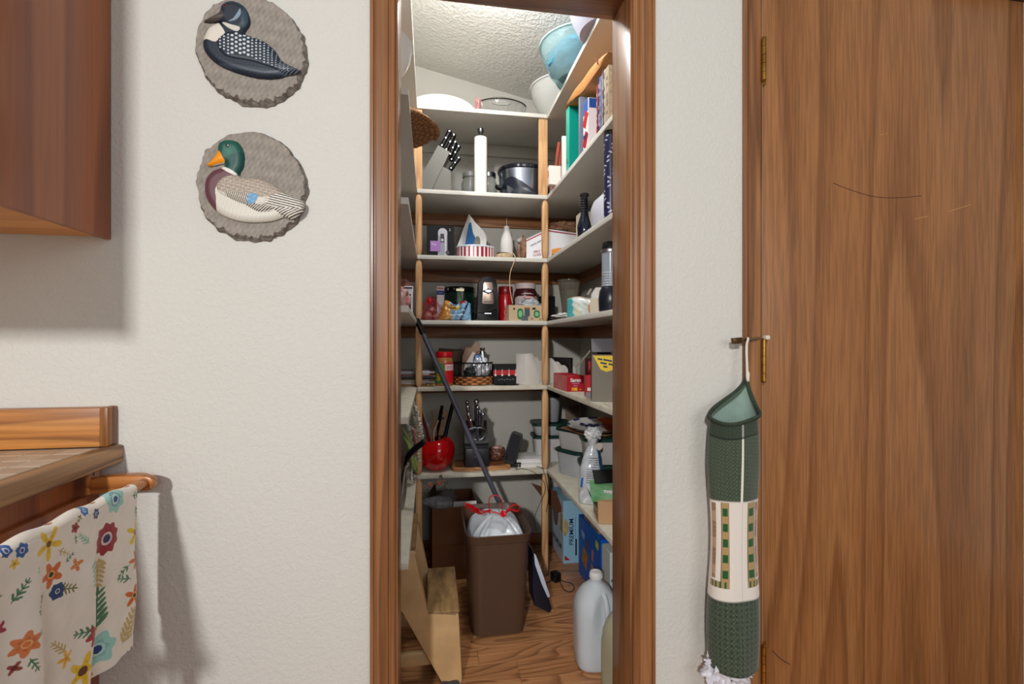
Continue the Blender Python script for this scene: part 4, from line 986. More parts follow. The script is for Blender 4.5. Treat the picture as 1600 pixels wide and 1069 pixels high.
# ---- third shelf
X_, W_ = span(667, 709.5, 2.36)
t = thing('shaver_box', 'black appliance box with a silver cylinder picture and purple sticker', 'box', (X_, 2.41, S3))
s = dep(X_, 2.35) / F; h = .155
bk_ = mat('black_card', (20, 20, 24), .55, spec=.3); carton(t, W_, .10, h, bk_); yf = -.0502
patch(t, 'printed_cylinder', .010, .064, .045, .112, mat('silver_print', (156, 154, 168), .35), yf); disc(t, 'printed_cylinder_top', .010, .120, .0222, mat('silver_print2', (196, 196, 204), .35), yf - .0006, sx=1).scale = (1, 1, 1)
patch(t, 'printed_slot', .008, .095, .018, .040, mat('dark_print', (60, 58, 64), .4), yf - .0013); disc(t, 'printed_dot', .008, .085, .007, mat('silver_print2', (196, 196, 204), .35), yf - .002)
patch(t, 'printed_highlight', .024, .062, .008, .10, mat('light_print', (206, 206, 214), .35), yf - .0007)
patch(t, 'purple_sticker', -.024, .055, .048, .050, mat('purple_print', (164, 120, 188), .5), yf - .002)
txt(t, 'The', .016, (-.032, yf - .003, .063), WHT, 'F'); txt(t, '2', .016, (.044, yf - .001, .135), WHT, 'F')
disc(t, 'badge', .032, .026, .0095, mat('badge_grey', (80, 80, 86), .5), yf - .0016)
t = thing('clothes_iron', 'white and blue clothes iron standing on its heel on the third shelf', 'iron', (XY(733, 2.49), 2.49, S3))
s = dep(t.location.x, 2.49) / F
def ip(px, py): return ((px - 733) * s, max(.0005 + .0001 * (px - 733) ** 0, (CZ - S3) + (534.5 - py) * s))
bm = BM(); prism(bm, [ip(710, 408), ip(713, 390), ip(731.5, 337.5), ip(734, 340), ip(728, 372), ip(722, 408)], .085, xz(.0425), .0015); obj('soleplate', bm, mat('iron_grey', (206, 206, 206), .25, .3), t)
bodyp = smooth_poly([ip(722, 408), ip(727, 372), ip(733, 341), ip(738, 346), ip(744, 352), ip(752, 360), ip(758, 368), ip(759, 378), ip(757, 395), ip(755, 408)], 3)
bm = BM(); prism(bm, bodyp, .07, xz(.035), .0025); ob = obj('body', bm, mat('iron_white', (226, 224, 220), .3), t)
bm = BM(); prism(bm, smooth_poly([ip(726, 386), ip(729, 362), ip(734.5, 350), ip(738, 366), ip(742, 376), ip(737, 390)], 4), .003, xz(-.0352)); obj('blue_tank', bm, mat('iron_blue', (0, 92, 152), .2), t)
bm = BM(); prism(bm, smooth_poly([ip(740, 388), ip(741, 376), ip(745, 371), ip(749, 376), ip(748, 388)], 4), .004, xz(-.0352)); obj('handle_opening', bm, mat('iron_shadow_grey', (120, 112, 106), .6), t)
bm = BM(); box(bm, (*[(ip(757, 366)[0]), 0], ip(757, 366)[1]), (.012, .03, .012), bev=.003); obj('dial', bm, mat('iron_grey', (206, 206, 206), .25), t)
X_, W_ = span(713, 774, 2.345)
t = thing('striped_tin', 'round tin with red and white vertical stripes on the third shelf', 'tin', (X_, 2.375, S3))
r = W_ / 2
surf('tin_wall', 224, 2, lambda U, V: (r * np.cos(U * 2 * PI), r * .80 * np.sin(U * 2 * PI), .002 + .048 * V), lambda U, V, x, y, z: tuple(np.where(np.mod(U * 56, 2) < 1, a, b) for a, b in zip((150, 28, 50), (238, 230, 230))), paintmat('enamel_print', .3, 0, 1, .5), t, closeu=True)
bm = BM(); lathe(bm, [(0, 0), (r - .001, 0), (r - .0015, .0495), (0, .0495)], 64, sy=.8); obj('tin_core', bm, WHT, t)
bm = BM(); lathe(bm, [(0, .0500), (r + .002, .0500), (r + .002, .0560), (r, .058), (0, .058)], 64, sy=.8); ld = obj('lid', bm, mat('tin_lid', (206, 216, 222), .3), t)
t = thing('caulk_spatula_roll', 'beige roll of tape with a dark edge beside the striped tin', 'tape', (XY(788, 2.335), 2.345, S3))
t.name = 'tape_roll'
bm = BM(); lathe(bm, [(.018, 0), (.042, 0), (.043, .004), (.038, .020), (.030, .026), (.018, .026), (.018, 0)], 36); obj('roll', bm, mat('gold_film', (206, 180, 140), .35, var=.3, vscale=50, coat=.3), t)
bm = BM(); lathe(bm, [(.02, .0262), (.030, .0262), (.030, .0285), (.02, .0285), (.02, .0262)], 36, (-.006, 0, 0)); obj('dark_ring', bm, mat('dark_brown_edge', (60, 36, 26), .7), t)
X_, W_ = span(781, 802, 2.43)
t = thing('squeeze_bottle', 'plain white bottle with a thin stick standing up on the third shelf', 'bottle', (X_, 2.43, S3))
bm = BM(); lathe(bm, [(0, 0), (.030, 0), (.032, .004), (.0325, .090), (.029, .115), (.020, .142), (.0145, .156), (.0145, .176), (.012, .180), (0, .180)], 36); obj('bottle_body', bm, mat('matte_white', (216, 212, 208), .5), t)
bm = BM(); cyl(bm, (0, 0, .181), .0013, .038, 8); obj('stick', bm, mat('straw', (206, 190, 168), .6), t)
# red patterned cloth bag + white mailing box
t = thing('folded_cloth', 'red and tan patterned cloth stuffed beside the white mailing box', 'cloth', (XY(820, 2.46), 2.46, S3 + .001))
bm = BM(); 
def sheet(name, parent, ctrl, th, m, nu=24, seed=0, amp=.004, smooth=60):
    """thin cloth swept through rows of control points"""
    bm = BM(); rows = [spline(r_, 6) for r_ in ctrl]; n = len(rows[0]); cols_ = [spline([r_[i] for r_ in rows], 5) for i in range(n)]
    G = [[v + Vector((mnoise.noise(v * 30 + Vector((seed, 0, 0))), mnoise.noise(v * 30 + Vector((0, seed, 0))), mnoise.noise(v * 30 + Vector((0, 0, seed))))) * amp for v in c_] for c_ in cols_]
    V = [[bm.verts.new(v) for v in c_] for c_ in G]
    for i in range(len(V) - 1):
        for j in range(len(V[0]) - 1): bm.faces.new((V[i][j], V[i + 1][j], V[i + 1][j + 1], V[i][j + 1]))
    r_ = bmesh.ops.solidify(bm, geom=bm.faces[:], thickness=th)
    return obj(name, bm, m, parent, smooth=smooth)
RC = mat('red_floral_cloth', (168, 62, 58), .9, var=.6, vscale=55, c2=(206, 190, 160)); RC2 = mat('plum_cloth', (104, 40, 46), .9, var=.5, vscale=40, c2=(160, 130, 96))
crumple('bundle', t, (0.005, .04, .062), (.036, .05, .066), RC, 3, .4, 2.2, 48, 32, None, -.060)
crumple('fold', t, (-.012, -.025, .062), (.018, .026, .064), RC2, 6, .3, 2, 40, 28, None, -.070)
crumple('white_corner', t, (-.004, .045, .125), (.030, .03, .016), WPAP, 9, .3, 2.5, 24, 18)
t = thing('mailing_box', 'white mailing box with red edge stripes at the corner of the third shelf', 'box', (.0, .0, S3))
MBX = mat('white_mailer', (228, 228, 232), .5); a_ = Vector((XY(823, 2.37), 2.37)); b_ = Vector((XY(866, 2.335), 2.335)); c_ = Vector((.80, 2.40))
bm = BM(); hL, hR = .125, .150
pts = [Vector((.475, 2.40)), Vector((.566, 2.325)), Vector((.80, 2.36)), Vector((.72, 2.52))]
lo = [bm.verts.new((p.x, p.y, 0)) for p in pts]; hi = [bm.verts.new((p.x, p.y, h_)) for p, h_ in zip(pts, (.112, .150, .135, .13))]
bm.faces.new(lo[::-1])
for i in range(4): bm.faces.new((lo[i], lo[(i + 1) % 4], hi[(i + 1) % 4], hi[i]))
bmesh.ops.recalc_face_normals(bm, faces=bm.faces[:]); bmesh.ops.solidify(bm, geom=bm.faces[:], thickness=.002)
obj('box_walls', bm, MBX, t, smooth=0)
def edge_strip(p, q, h0, h1, z0, z1, m, off=.0012):
    d = (q - p).normalized(); nrm = Vector((d.y, -d.x))
    bm = BM(); P0 = p + nrm * off; Q0 = q + nrm * off
    v = [bm.verts.new((P0.x, P0.y, h0 - z1)), bm.verts.new((Q0.x, Q0.y, h1 - z1)), bm.verts.new((Q0.x, Q0.y, h1 - z0)), bm.verts.new((P0.x, P0.y, h0 - z0))]
    w2 = [bm.verts.new(x.co + Vector((nrm.x, nrm.y, 0)) * .0005) for x in v]
    bm.faces.new(v); bm.faces.new(w2[::-1])
    for i in range(4): bm.faces.new((v[i], v[(i + 1) % 4], w2[(i + 1) % 4], w2[i]))
    return obj('red_stripe', bm, mat('postal_red', (164, 34, 48), .5), t, smooth=0)
edge_strip(pts[0], pts[1], .112, .150, .006, .011, None); edge_strip(pts[1], pts[2], .150, .135, .006, .011, None); edge_strip(pts[0], pts[1], .012, .012, .002, .007, None)
bm = BM(); v = [(.474, 2.40, .1125), (.566, 2.326, .1505), (.57, 2.40, .162), (.50, 2.46, .140)]; vs = [bm.verts.new(x) for x in v]; bm.faces.new(vs); bmesh.ops.solidify(bm, geom=bm.faces[:], thickness=.0015); obj('open_flap', bm, MBX, t, smooth=0)
xx = txt(t, 'FIRST\nCLASS', .016, (.512, 2.366, .038), mat('postal_red', (164, 34, 48), .5), 'F'); xx.rotation_euler = (0, 0, R(-39)); xx.location = (.520, 2.360, .036)
xx = txt(t, 'POSTAL SERVICE', .010, (.512, 2.366, .08), NAVY, 'F'); xx.rotation_euler = (0, R(-20), R(-39)); xx.location = (.520, 2.3605, .088)
t = thing('gift_wrap_pile', 'crumpled plum and tan wrapping lying on top of the white mailing box', 'wrapping', (.70, 2.43, S3 + .137)); t.name = 'wrapping_paper'
crumple('wad', t, (-.02, -.02, .032), (.095, .06, .034), RC2, 12, .5, 2.6, 64, 40, None, -.030)
crumple('wad', t, (.01, -.055, .018), (.085, .03, .02), mat('tan_tissue', (150, 118, 84), .8, var=.4, vscale=30), 15, .5, 2.6, 40, 28, None, -.0165)
t = thing('cream_box', 'cream cardboard box standing behind the dark bottle on the third shelf', 'box', (.70, 2.02, S3), R(-90)); carton(t, .09, .14, .150, mat('cream_card', (198, 186, 166), .7))
t = thing('small_orange_pack', 'small orange packet at the foot of the mailing box on the right shelf', 'packet', (.585, 2.225, S3), R(-60)); t.name = 'packet'; carton(t, .05, .02, .035, mat('orange_print', (226, 142, 62), .5))
patch(t, 'dark_corner', -.012, .006, .016, .011, DKTXT, -.010)
DB = mat('dark_bottle_glass', (22, 28, 44), .08, coat=.5)
t = thing('dark_bottle', 'tall dark navy glass bottle with a black stopper at the edge of the third shelf', 'bottle', (.590, YX(913, .590), S3))
bm = BM(); lathe(bm, [(0, 0), (.026, 0), (.028, .004), (.029, .05), (.025, .07), (.016, .10), (.0135, .125), (.0135, .165), (0, .166)], 32); obj('bottle_body', bm, DB, t)
bm = BM(); lathe(bm, [(0, .1665), (.0135, .1665), (.015, .170), (.014, .176), (.018, .182), (.019, .190), (.014, .194), (0, .195)], 24); obj('stopper', bm, BLKR, t)
bm = BM()
for i in range(6): tube(bm, [(.0145 * math.cos(a) * (1 + .0 * i), .0145 * math.sin(a), .104 + i * .011) for a in [j * PI / 8 for j in range(16)]], .0022, 6, True)
obj('neck_beads', bm, BLK, t)['kind'] = 'stuff'; t.scale = (.95, .95, .90)
t = thing('white_canister', 'white lidded plastic container on the right side of the third shelf', 'container', (.662, 1.690, S3), R(-90))
bm = BM(); loft(bm, [(0, .085, .065, 3), (.01, .092, .072, 3), (.09, .098, .078, 3), (.115, .088, .068, 3), (.13, .062, .05, 2.6)], 40); obj('tub', bm, mat('pearl_plastic', (212, 214, 226), .3), t)
bm = BM(); loft(bm, [(.1305, .056, .046, 2.4), (.140, .056, .046, 2.4), (.142, .05, .04, 2.4)], 32); obj('lid', bm, mat('grey_lid2', (110, 108, 104), .5), t)
t = thing('patterned_tumbler', 'tall navy patterned bottle at the door end of the third right shelf', 'bottle', (.582, YX(954, .582), S3))
surf('sleeve', 96, 120, lambda U, V: (.022 * np.cos(U * 2 * PI), .022 * np.sin(U * 2 * PI), .27 * V), lambda U, V, x, y, z: tuple(np.where((np.sin(U * 25 + np.sin(V * 40) * 2) * np.sin(V * 62)) > .72, a, b) for a, b in zip((200, 200, 214), (36, 38, 74))), paintmat('enamel_print', .3), t, closeu=True)
bm = BM(); lathe(bm, [(0, .27), (.022, .27), (.020, .30), (.012, .306), (0, .306)], 24); obj('cap', bm, BLK, t)
# ---- fourth shelf (z 1.231)
t = thing('sugar_box', 'small white box with a dark panel on the left side of the fourth shelf', 'box', (-.083, YX(638.5, -.083), S4), 0)
carton(t, .034, .06, .115, mat('white_print', (232, 228, 230), .4)); patch(t, 'printed_panel', 0, .05, .020, .07, mat('maroon_print', (64, 24, 28), .5), -.0302); patch(t, 'printed_band', 0, .108, .03, .006, DKTXT, -.0302)
patch(t, 'side_panel', 0, .055, .04, .08, mat('maroon_print', (64, 24, 28), .5), .0172, face='R')
t = thing('red_snack_bag', 'red and white snack bag lying nearest the door on the left fourth shelf', 'bag', (-.14, 1.78, S4)); t.name = 'snack_bag'
crumple('pouch', t, (0.02, 0, .045), (.05, .07, .05), mat('red_white_film', (176, 40, 44), .3, var=.5, vscale=28, c2=(226, 214, 210)), 2, .3, 2.4, 40, 28, None, -.044)
t = thing('red_snack_bag', 'dark red upright packet behind the small white box on the left fourth shelf', 'packet', (-.125, 2.20, S4)); t.name = 'packet'
crumple('pouch', t, (0, 0, .085), (.05, .02, .09), mat('maroon_film', (120, 28, 30), .3, var=.6, vscale=30, c2=(150, 110, 90)), 5, .25, 2, 40, 28, None, -.084)
t = thing('onion_bag', 'red mesh bag of onions at the left of the fourth back shelf', 'bag', (XY(673, 2.40), 2.40, S4))
for i, (x, y, z, r) in enumerate(((-.012, -.01, .022, .024), (.028, -.015, .020, .021), (.01, .03, .022, .024), (.006, -.005, .050, .020))):
    bm = BM(); lathe(bm, [(0, -r * .85), (r * .6, -r * .72), (r, 0), (r * .7, r * .7), (r * .18, r * .95), (r * .1, r * 1.25), (0, r * 1.3)], 20, (x, y, z)); obj('onion', bm, mat('onion_skin', (176, 132, 118), .35, var=.4, vscale=40, c2=(120, 60, 66)), t)
bm = BM(); r_ = bmesh.ops.create_icosphere(bm, subdivisions=3, radius=1)
for v in bm.verts: v.co = Vector((v.co.x * .056, v.co.y * .05, max(v.co.z * .05 + .042, .0015) + (.03 * max(0, v.co.z) ** 6)))
for v in bm.verts: v.co += Vector((mnoise.noise(v.co * 40), mnoise.noise(v.co * 40 + Vector((9, 0, 0))), 0)) * .006
bmesh.ops.triangulate(bm, faces=bm.faces[:])
me = bpy.data.meshes.new('net'); bm.to_mesh(me); bm.free()
net = bpy.data.objects.new('net', me); C.objects.link(net); net.parent = t; me.materials.append(mat('red_net', (190, 30, 40), .5)); md = net.modifiers.new('w', 'WIREFRAME'); md.thickness = .0011
crumple('gathered_top', t, (-.004, 0, .098), (.014, .012, .018), mat('red_net', (190, 30, 40), .5), 4, .4, 3, 24, 18)
X_, W_ = span(683, 694.5, 2.42)
t = thing('toothpaste_carton', 'narrow upright white carton with a blue band and red top on the fourth shelf', 'box', (X_, 2.44, S4), R(-4))
carton(t, W_, .05, .172, mat('white_print', (232, 228, 230), .4)); patch(t, 'blue_band', 0, .140, W_ + .0008, .021, mat('deep_blue_print', (28, 52, 138), .45), -.0252); patch(t, 'red_logo_bar', 0, .161, W_ * .8, .010, RED, -.0252)
txt(t, 'HOME', .008, (0, -.0264, .161), WHT, 'F'); txt(t, 'Basics', .007, (0, -.0264, .140), WHT, 'F')
bm = BM()
for q in range(5): box(bm, (0, -.0254, .035 + q * .011), (W_ * (.6 - .06 * (q % 3)), .0006, .003))
obj('printed_lines', bm, mat('grey_ink', (130, 126, 130), .6), t, smooth=0)['kind'] = 'stuff'
X_, W_ = span(695, 742, 2.44)
t = thing('coffee_tin', 'large dark green black tin with a metallic band on the fourth shelf', 'tin', (X_, 2.46, S4))
r = W_ / 2
bm = BM(); lathe(bm, [(0, 0), (r - .002, 0), (r, .003), (r, .143), (r - .002, .145), (0, .145)], 48, sy=.85); obj('tin_body', bm, mat('dark_green_tin', (14, 28, 24), .2, var=.5, vscale=22, c2=(24, 60, 44), coat=.4), t)
bm = BM(); lathe(bm, [(0, .1452), (r + .002, .1452), (r + .003, .165), (r - .004, .172), (0, .172)], 48, sy=.85); obj('lid', bm, mat('black_green_gloss', (14, 18, 18), .15, coat=.5), t)
yq = -r * .85
patch(t, 'metal_band', -.002, .153, .038, .012, mat('brass_sheen', (196, 186, 150), .3, .6), yq - .0035, t=.003)
patch(t, 'printed_figure', -.004, .116, .024, .052, mat('print_sage', (96, 120, 92), .4, var=.7, vscale=90, c2=(26, 60, 44)), yq - .001, t=.0012)
txt(t, 'ISLAND', .0115, (-.045, yq + .012, .158), WHT, 'F', bold=.0004).rotation_euler = (0, 0, R(-32))
t = thing('chip_bag', 'shiny yellow orange and blue snack bag lying in front of the dark tin', 'bag', (XY(711, 2.335), 2.345, S4), R(0))
nU, nV = 90, 60
def chipcol(U, V, x, y, z):
    n = npnoise(U * 30, V * 26, 4); c = tuple(v + 0 * U for v in (120, 170, 206)); c = mixc(c, np.clip(n * .5 + .2, 0, 1), (190, 216, 236)); c = mixc(c, np.clip(-n * .8 - .1, 0, 1), (40, 96, 160))
    c = mixc(c, (U + .2 * V + .06 * n < .40) * 1., (206, 146, 66)); c = mixc(c, (U + .2 * V + .06 * n < .22) * .7, (166, 100, 30))
    c = mixc(c, ((V > .62) & (V < .86) & (U > .28) & (U < .58)) * 1., (236, 196, 36)); c = mixc(c, ((V > .84) & (U > .58) & (U < .8)) * 1., (176, 40, 50)); c = mixc(c, ((np.abs(U - .78 - .25 * (V - .5)) < .025)) * 1., (30, 36, 80)); c = mixc(c, ((V < .3) & (U < .4) & (U > .1) & (n > .1)) * .7, (238, 190, 130))
    return c
def chippos(U, V):
    n = npnoise(U * 14, V * 12, 7); e = np.clip(np.minimum(np.minimum(U, 1 - U), np.minimum(V, 1 - V)) / .25, 0, 1)
    w_ = .155 - .03 * V
    return (U - .5) * w_ + .014 * V, .012 * V * 1.2 - .026 * np.sqrt(e) - .006 * n * e, .003 + .086 * V + .010 * np.sin(U * 9 + 1) * V + .003 * n
surf('front_film', 90, 60, chippos, chipcol, paintmat('foil_print', .2, 0, 1, .7, coat=.4), t)
surf('back_film', 60, 40, lambda U, V: ((lambda p: (p[0], -p[1] * .5 + .018 * V + .004, p[2]))(chippos(U, V))), lambda U, V, x, y, z: (150 + 0 * U, 160 + 0 * U, 176 + 0 * U), paintmat('foil_print', .2, 0, 1, .7, coat=.4), t)
xx = txt(t, 'BALL\nPARK', .013, (-.008, -.023, .066), mat('brown_ink', (96, 58, 10), .5), 'F', bold=.0006, rotx=R(-10)); 
X_, W_ = span(747, 777.5, 2.335)
t = thing('can_opener', 'tall black electric can opener with a silver face plate on the fourth shelf', 'can opener', (X_, 2.375, S4))
hw = W_ / 2
oc = smooth_poly([(-hw, 0), (-hw, .06), (-hw * .93, .15), (-hw * .86, .19), (-hw * .55, .208), (0, .213), (hw * .55, .208), (hw * .86, .19), (hw * .93, .15), (hw, .06), (hw, 0)], 3)
bm = BM(); prism(bm, oc, .085, xz(.0425), .003); obj('housing', bm, BLK, t)
bm = BM(); prism(bm, [(-hw * .58, .088), (-hw * .5, .082), (hw * .5, .082), (hw * .58, .088), (hw * .46, .180), (hw * .38, .185), (-hw * .38, .185), (-hw * .46, .180)], .003, xz(-.0427), .0006); fp = obj('face_plate', bm, mat('rosy_steel', (196, 172, 156), .3, .8), t)
bm = BM(); prism(bm, smooth_poly([(-.026, .142), (-.018, .148), (-.008, .149), (0, .157), (.008, .149), (.018, .148), (.026, .142), (.018, .136), (.008, .134), (0, .128), (-.008, .134), (-.018, .136)], 3), .010, xz(-.0458), .001); obj('cutter_lever', bm, mat('gun_metal', (60, 60, 64), .3, .9), fp)
bm = BM(); prism(bm, smooth_poly([(-.016, .142), (0, .148), (.016, .142), (0, .136)], 4), .003, xz(-.0560)); obj('cutter_wheel', bm, STEEL, fp)
bm = BM()
for q in range(-3, 4): box(bm, (q * .006, -.046, .092), (.0035, .0008, .005))
obj('small_marks', bm, DKTXT, fp, smooth=0)['kind'] = 'stuff'
for s_ in (-1, 1):
    bm = BM(); tube(bm, spline([(s_ * (hw + .001), -.040, .002), (s_ * (hw + .001), -.040, .06), (s_ * hw * .96, -.040, .15), (s_ * hw * .88, -.040, .188)], 6), .0022, 6); obj('chrome_edge', bm, STEEL, t)
patch(t, 'name_bar', 0, .036, .032, .0045, STEEL, -.0427)
bm = BM(); tube(bm, spline([(hw - .001, -.045, .070), (hw * .4, -.0475, .055), (-hw * .4, -.0475, .044), (-hw - .008, -.045, .040), (-hw - .024, -.03, .05), (-hw - .026, -.01, .052)], 6), .0032, 8); obj('power_cord', bm, BLK, t)
t = thing('shaker_canister', 'red plastic cylinder canister right of the black can opener', 'canister', (XY(790, 2.41), 2.41, S4))
RD = mat('deep_red_plastic', (150, 14, 20), .25, coat=.3)
bm = BM(); lathe(bm, [(0, 0), (.034, 0), (.036, .004), (.036, .126), (.0335, .136), (0, .136)], 36); obj('canister_body', bm, RD, t)
bm = BM(); lathe(bm, [(0, .1365), (.0345, .1365), (.036, .140), (.036, .169), (.033, .174), (0, .174)], 36); obj('cap', bm, mat('dark_red_cap', (120, 12, 18), .3), t)
bm = BM(); lathe(bm, [(.009, 0), (.011, 0), (.011, .0008), (.009, .0008), (.009, 0)], 20, (-.002, -.0358, .045), (R(90), 0, 0)); box(bm, (-.008, -.036, .022), (.0015, .0008, .03)); box(bm, (.004, -.036, .022), (.0015, .0008, .03)); obj('printed_mark', bm, mat('pink_ink', (226, 150, 140), .5), t, smooth=0)['kind'] = 'stuff'
X_, W_ = span(803, 840, 2.45)
t = thing('protein_jar', 'big jar with a white lid and a pale label on the fourth shelf', 'jar', (X_, 2.46, S4))
r = W_ / 2
bm = BM(); lathe(bm, [(0, 0), (r - .004, 0), (r, .006), (r, .132), (r * .96, .150), (r * .80, .168), (0, .168)], 44); obj('jar_body', bm, mat('maroon_plastic', (72, 26, 32), .25), t)
bm = BM(); lathe(bm, [(0, .1685), (r * .84, .1685), (r * .86, .171), (r * .86, .193), (r * .82, .197), (0, .197)], 44); obj('lid', bm, mat('lid_ivory', (216, 200, 196), .45), t)
def lab(U, V): th = R(200) + U * R(140); rr = (r + .0006) * np.where(V > .8, 1 - .04 * (V - .8) / .2, 1); return rr * np.cos(th), rr * np.sin(th), .025 + .122 * V
def labc(U, V, x, y, z):
    c = tuple(v + 0 * U for v in (206, 190, 190)); c = mixc(c, (((U - .60) / .26) ** 2 + ((V - .72) / .17) ** 2 < 1) * 1., (170, 30, 50)); c = mixc(c, (((U - .56) / .22) ** 2 + ((V - .72) / .13) ** 2 < 1) * 1., (222, 206, 200)); c = mixc(c, (V < .35) * 1., (60, 44, 50)); return c
surf('paper_label', 90, 60, lab, labc, paintmat('label_print', .5), t, mask=lambda U, V, x, y, z: (V < .78 + .22 * np.sin(U * PI)))
txt(t, 'Premier\nProtein', .0115, (-.004, -r - .0018, .112), RED, 'F', bold=.0004)
X_, W_ = span(793, 847, 2.335)
t = thing('coffee_pod_box', 'open cardboard box with green round prints at the front of the fourth shelf', 'box', (X_, 2.345, S4), R(3))
KB = mat('kraft_pod_card', (196, 172, 138), .7); hh = .076
bm = BM()
for a, b, c_, d_ in ((-.088, -.036, .088, -.035), (-.088, .035, .088, .036), (-.088, -.035, -.087, .035), (.087, -.035, .088, .035)): b2(bm, (a * W_ / .176, b, 0), (c_ * W_ / .176, d_, hh if b < 0 or 1 else .05))
b2(bm, (-W_ / 2, -.035, 0), (W_ / 2, .035, .001)); obj('box_walls', bm, KB, t, smooth=0)
for x_, w2, h2 in ((-.030, .026, .052), (.052, .026, .036)):
    bm = BM(); prism(bm, smooth_poly([(x_ - w2 / 2, .034 - h2 * .35), (x_ - w2 / 2, .034 + h2 * .35), (x_, .034 + h2 / 2), (x_ + w2 / 2, .034 + h2 * .35), (x_ + w2 / 2, .034 - h2 * .35), (x_, .034 - h2 / 2)], 4), .0008, xz(-.0362)); g = obj('green_print', bm, mat('leaf_green_print', (28, 110, 62), .5), t, smooth=0)
    bm = BM(); prism(bm, smooth_poly([(x_ - w2 * .3, .034 - h2 * .2), (x_ - w2 * .3, .034 + h2 * .2), (x_, .034 + h2 * .3), (x_ + w2 * .3, .034 + h2 * .2), (x_ + w2 * .3, .034 - h2 * .2), (x_, .034 - h2 * .3)], 4), .0006, xz(-.0371)); obj('green_print_core', bm, mat('mint_print', (120, 190, 140), .5), g, smooth=0)
patch(t, 'printed_cup', .004, .042, .026, .040, mat('teal_grey_print', (64, 84, 96), .5), -.0362); patch(t, 'printed_foam', .004, .061, .028, .008, mat('coffee_print', (140, 84, 54), .5), -.0364)
patch(t, 'printed_stones', -.008, .014, .034, .024, mat('grey_stripe_print', (110, 118, 124), .5, var=.5, vscale=200), -.0366)
patch(t, 'brand_panel', .038, .060, .016, .010, DKTXT, -.0362); patch(t, 'brand_panel', -.060, .058, .008, .010, mat('brown_panel', (60, 40, 26), .6), -.0362)
txt(t, '20', .013, (.028, -.037, .011), DKTXT, 'F'); txt(t, '02', .012, (.070, -.037, .008), DKTXT, 'F')
t2 = thing('dark_pouch', 'black and white crumpled pouch sticking out of the coffee pod box', 'pouch', (XY(828, 2.345), 2.348, S4 + .04)); t2.name = 'pouch'
crumple('film', t2, (.0, .0, .035), (.055, .026, .034), mat('black_white_film', (34, 36, 40), .3, var=.8, vscale=26, c2=(206, 214, 220)), 7, .4, 2.4, 48, 32, None, -.034)
t = thing('black_can', 'short black can behind the right corner post on the fourth shelf', 'can', (XY(856, 2.42), 2.44, S4))
bm = BM(); lathe(bm, [(0, 0), (.041, 0), (.042, .003), (.042, .125), (.040, .129), (.037, .129), (.037, .12), (0, .12)], 40); obj('can_body', bm, mat('black_label', (22, 22, 28), .35), t)
bm = BM(); lathe(bm, [(.040, .1292), (.0425, .1292), (.0425, .132), (.040, .132), (.040, .1292)], 40); obj('rim', bm, STEELD, t)

t = thing('glass_vase', 'clear fluted glass vase behind the teal bag on the fourth right shelf', 'vase', (XY(889, 2.46), 2.46, S4))
def vase(U, V, o=0.0):
    th = U * 2 * PI; r = .030 + .028 * V ** 1.3 - o; r = r * (1 + .025 * np.cos(th * 14)); return r * np.cos(th), r * np.sin(th), .004 + .214 * V
gl = mat('glass_faint', (226, 220, 206), .08, trans=.88, ior=1.2)
surf('vase_wall', 112, 20, lambda U, V: vase(U, V), None, gl, t, closeu=True); surf('vase_inner', 112, 20, lambda U, V: vase(U, V, .003), None, gl, t, closeu=True)
bm = BM(); lathe(bm, [(.055, .2175), (.0595, .217), (.0595, .2205), (.055, .2205), (.055, .2175)], 56); lathe(bm, [(0, 0), (.032, 0), (.032, .006), (0, .008)], 40); obj('rim_and_foot', bm, gl, t)
t = thing('snack_pouch', 'white and teal snack pouch with a printed biscuit on the fourth right shelf', 'bag', (.625, YX(908, .61), S4), R(-40))
def ppos(U, V):
    e = np.clip(np.minimum(np.minimum(U, 1 - U), np.minimum(V, 1 - V)) / .3, 0, 1); n = npnoise(U * 12, V * 9, 3)
    return (U - .5) * .155, -.022 * np.sqrt(e) - .003 * n * e, .002 + (.085 - .02 * np.abs(U - .4)) * V + .004 * np.sin(U * 8) * V
def pcol(U, V, x, y, z):
    n = npnoise(U * 20, V * 18, 8); c = tuple(v + 8 * n for v in (206, 212, 208)); c = mixc(c, (U < .22 + .05 * n) * 1., (70, 170, 176)); c = mixc(c, (((U - .82) / .17) ** 2 + ((V - .42) / .40) ** 2 < 1) * 1., (190, 140, 92)); c = mixc(c, ((((U - .82) / .13) ** 2 + ((V - .40) / .3) ** 2 < 1) & (n > 0)) * .6, (140, 84, 44)); c = mixc(c, (((U - .33) / .06) ** 2 + ((V - .25) / .2) ** 2 < 1) * .8, (226, 222, 170)); c = mixc(c, (V > .94) * .7, (190, 160, 140)); return c
surf('front_film', 80, 50, ppos, pcol, paintmat('foil_print', .2, 0, 1, .7, coat=.4), t)
surf('back_film', 60, 40, lambda U, V: ((lambda p: (p[0], -p[1] * .8 + .002, p[2]))(ppos(U, V))), lambda U, V, x, y, z: (200 + 0 * U, 206 + 0 * U, 206 + 0 * U), paintmat('foil_print', .2, 0, 1, .7, coat=.4), t)
t = thing('open_packet', 'white paper packet with an open peaked flap behind the snack pouch', 'packet', (.655, YX(934, .655), S4), R(-30)); t.name = 'paper_packet'
bm = BM(); prism(bm, [(-.026, 0), (.030, 0), (.030, .085), (.012, .115), (-.008, .115), (-.026, .088)], .003, xz(.0015)); obj('back_flap', bm, WPAP, t, smooth=0)
bm = BM(); box(bm, (-.030, -.012, .098), (.026, .03, .0015), (0, R(-58), 0)); box(bm, (.028, -.012, .095), (.03, .03, .0015), (0, R(50), 0)); obj('side_flap', bm, WPAP, t, smooth=0)['kind'] = 'stuff'
bm = BM(); b2(bm, (-.024, -.038, 0), (.028, -.002, .07), .002); obj('carton_body', bm, mat('cream_card', (198, 186, 166), .7), t)
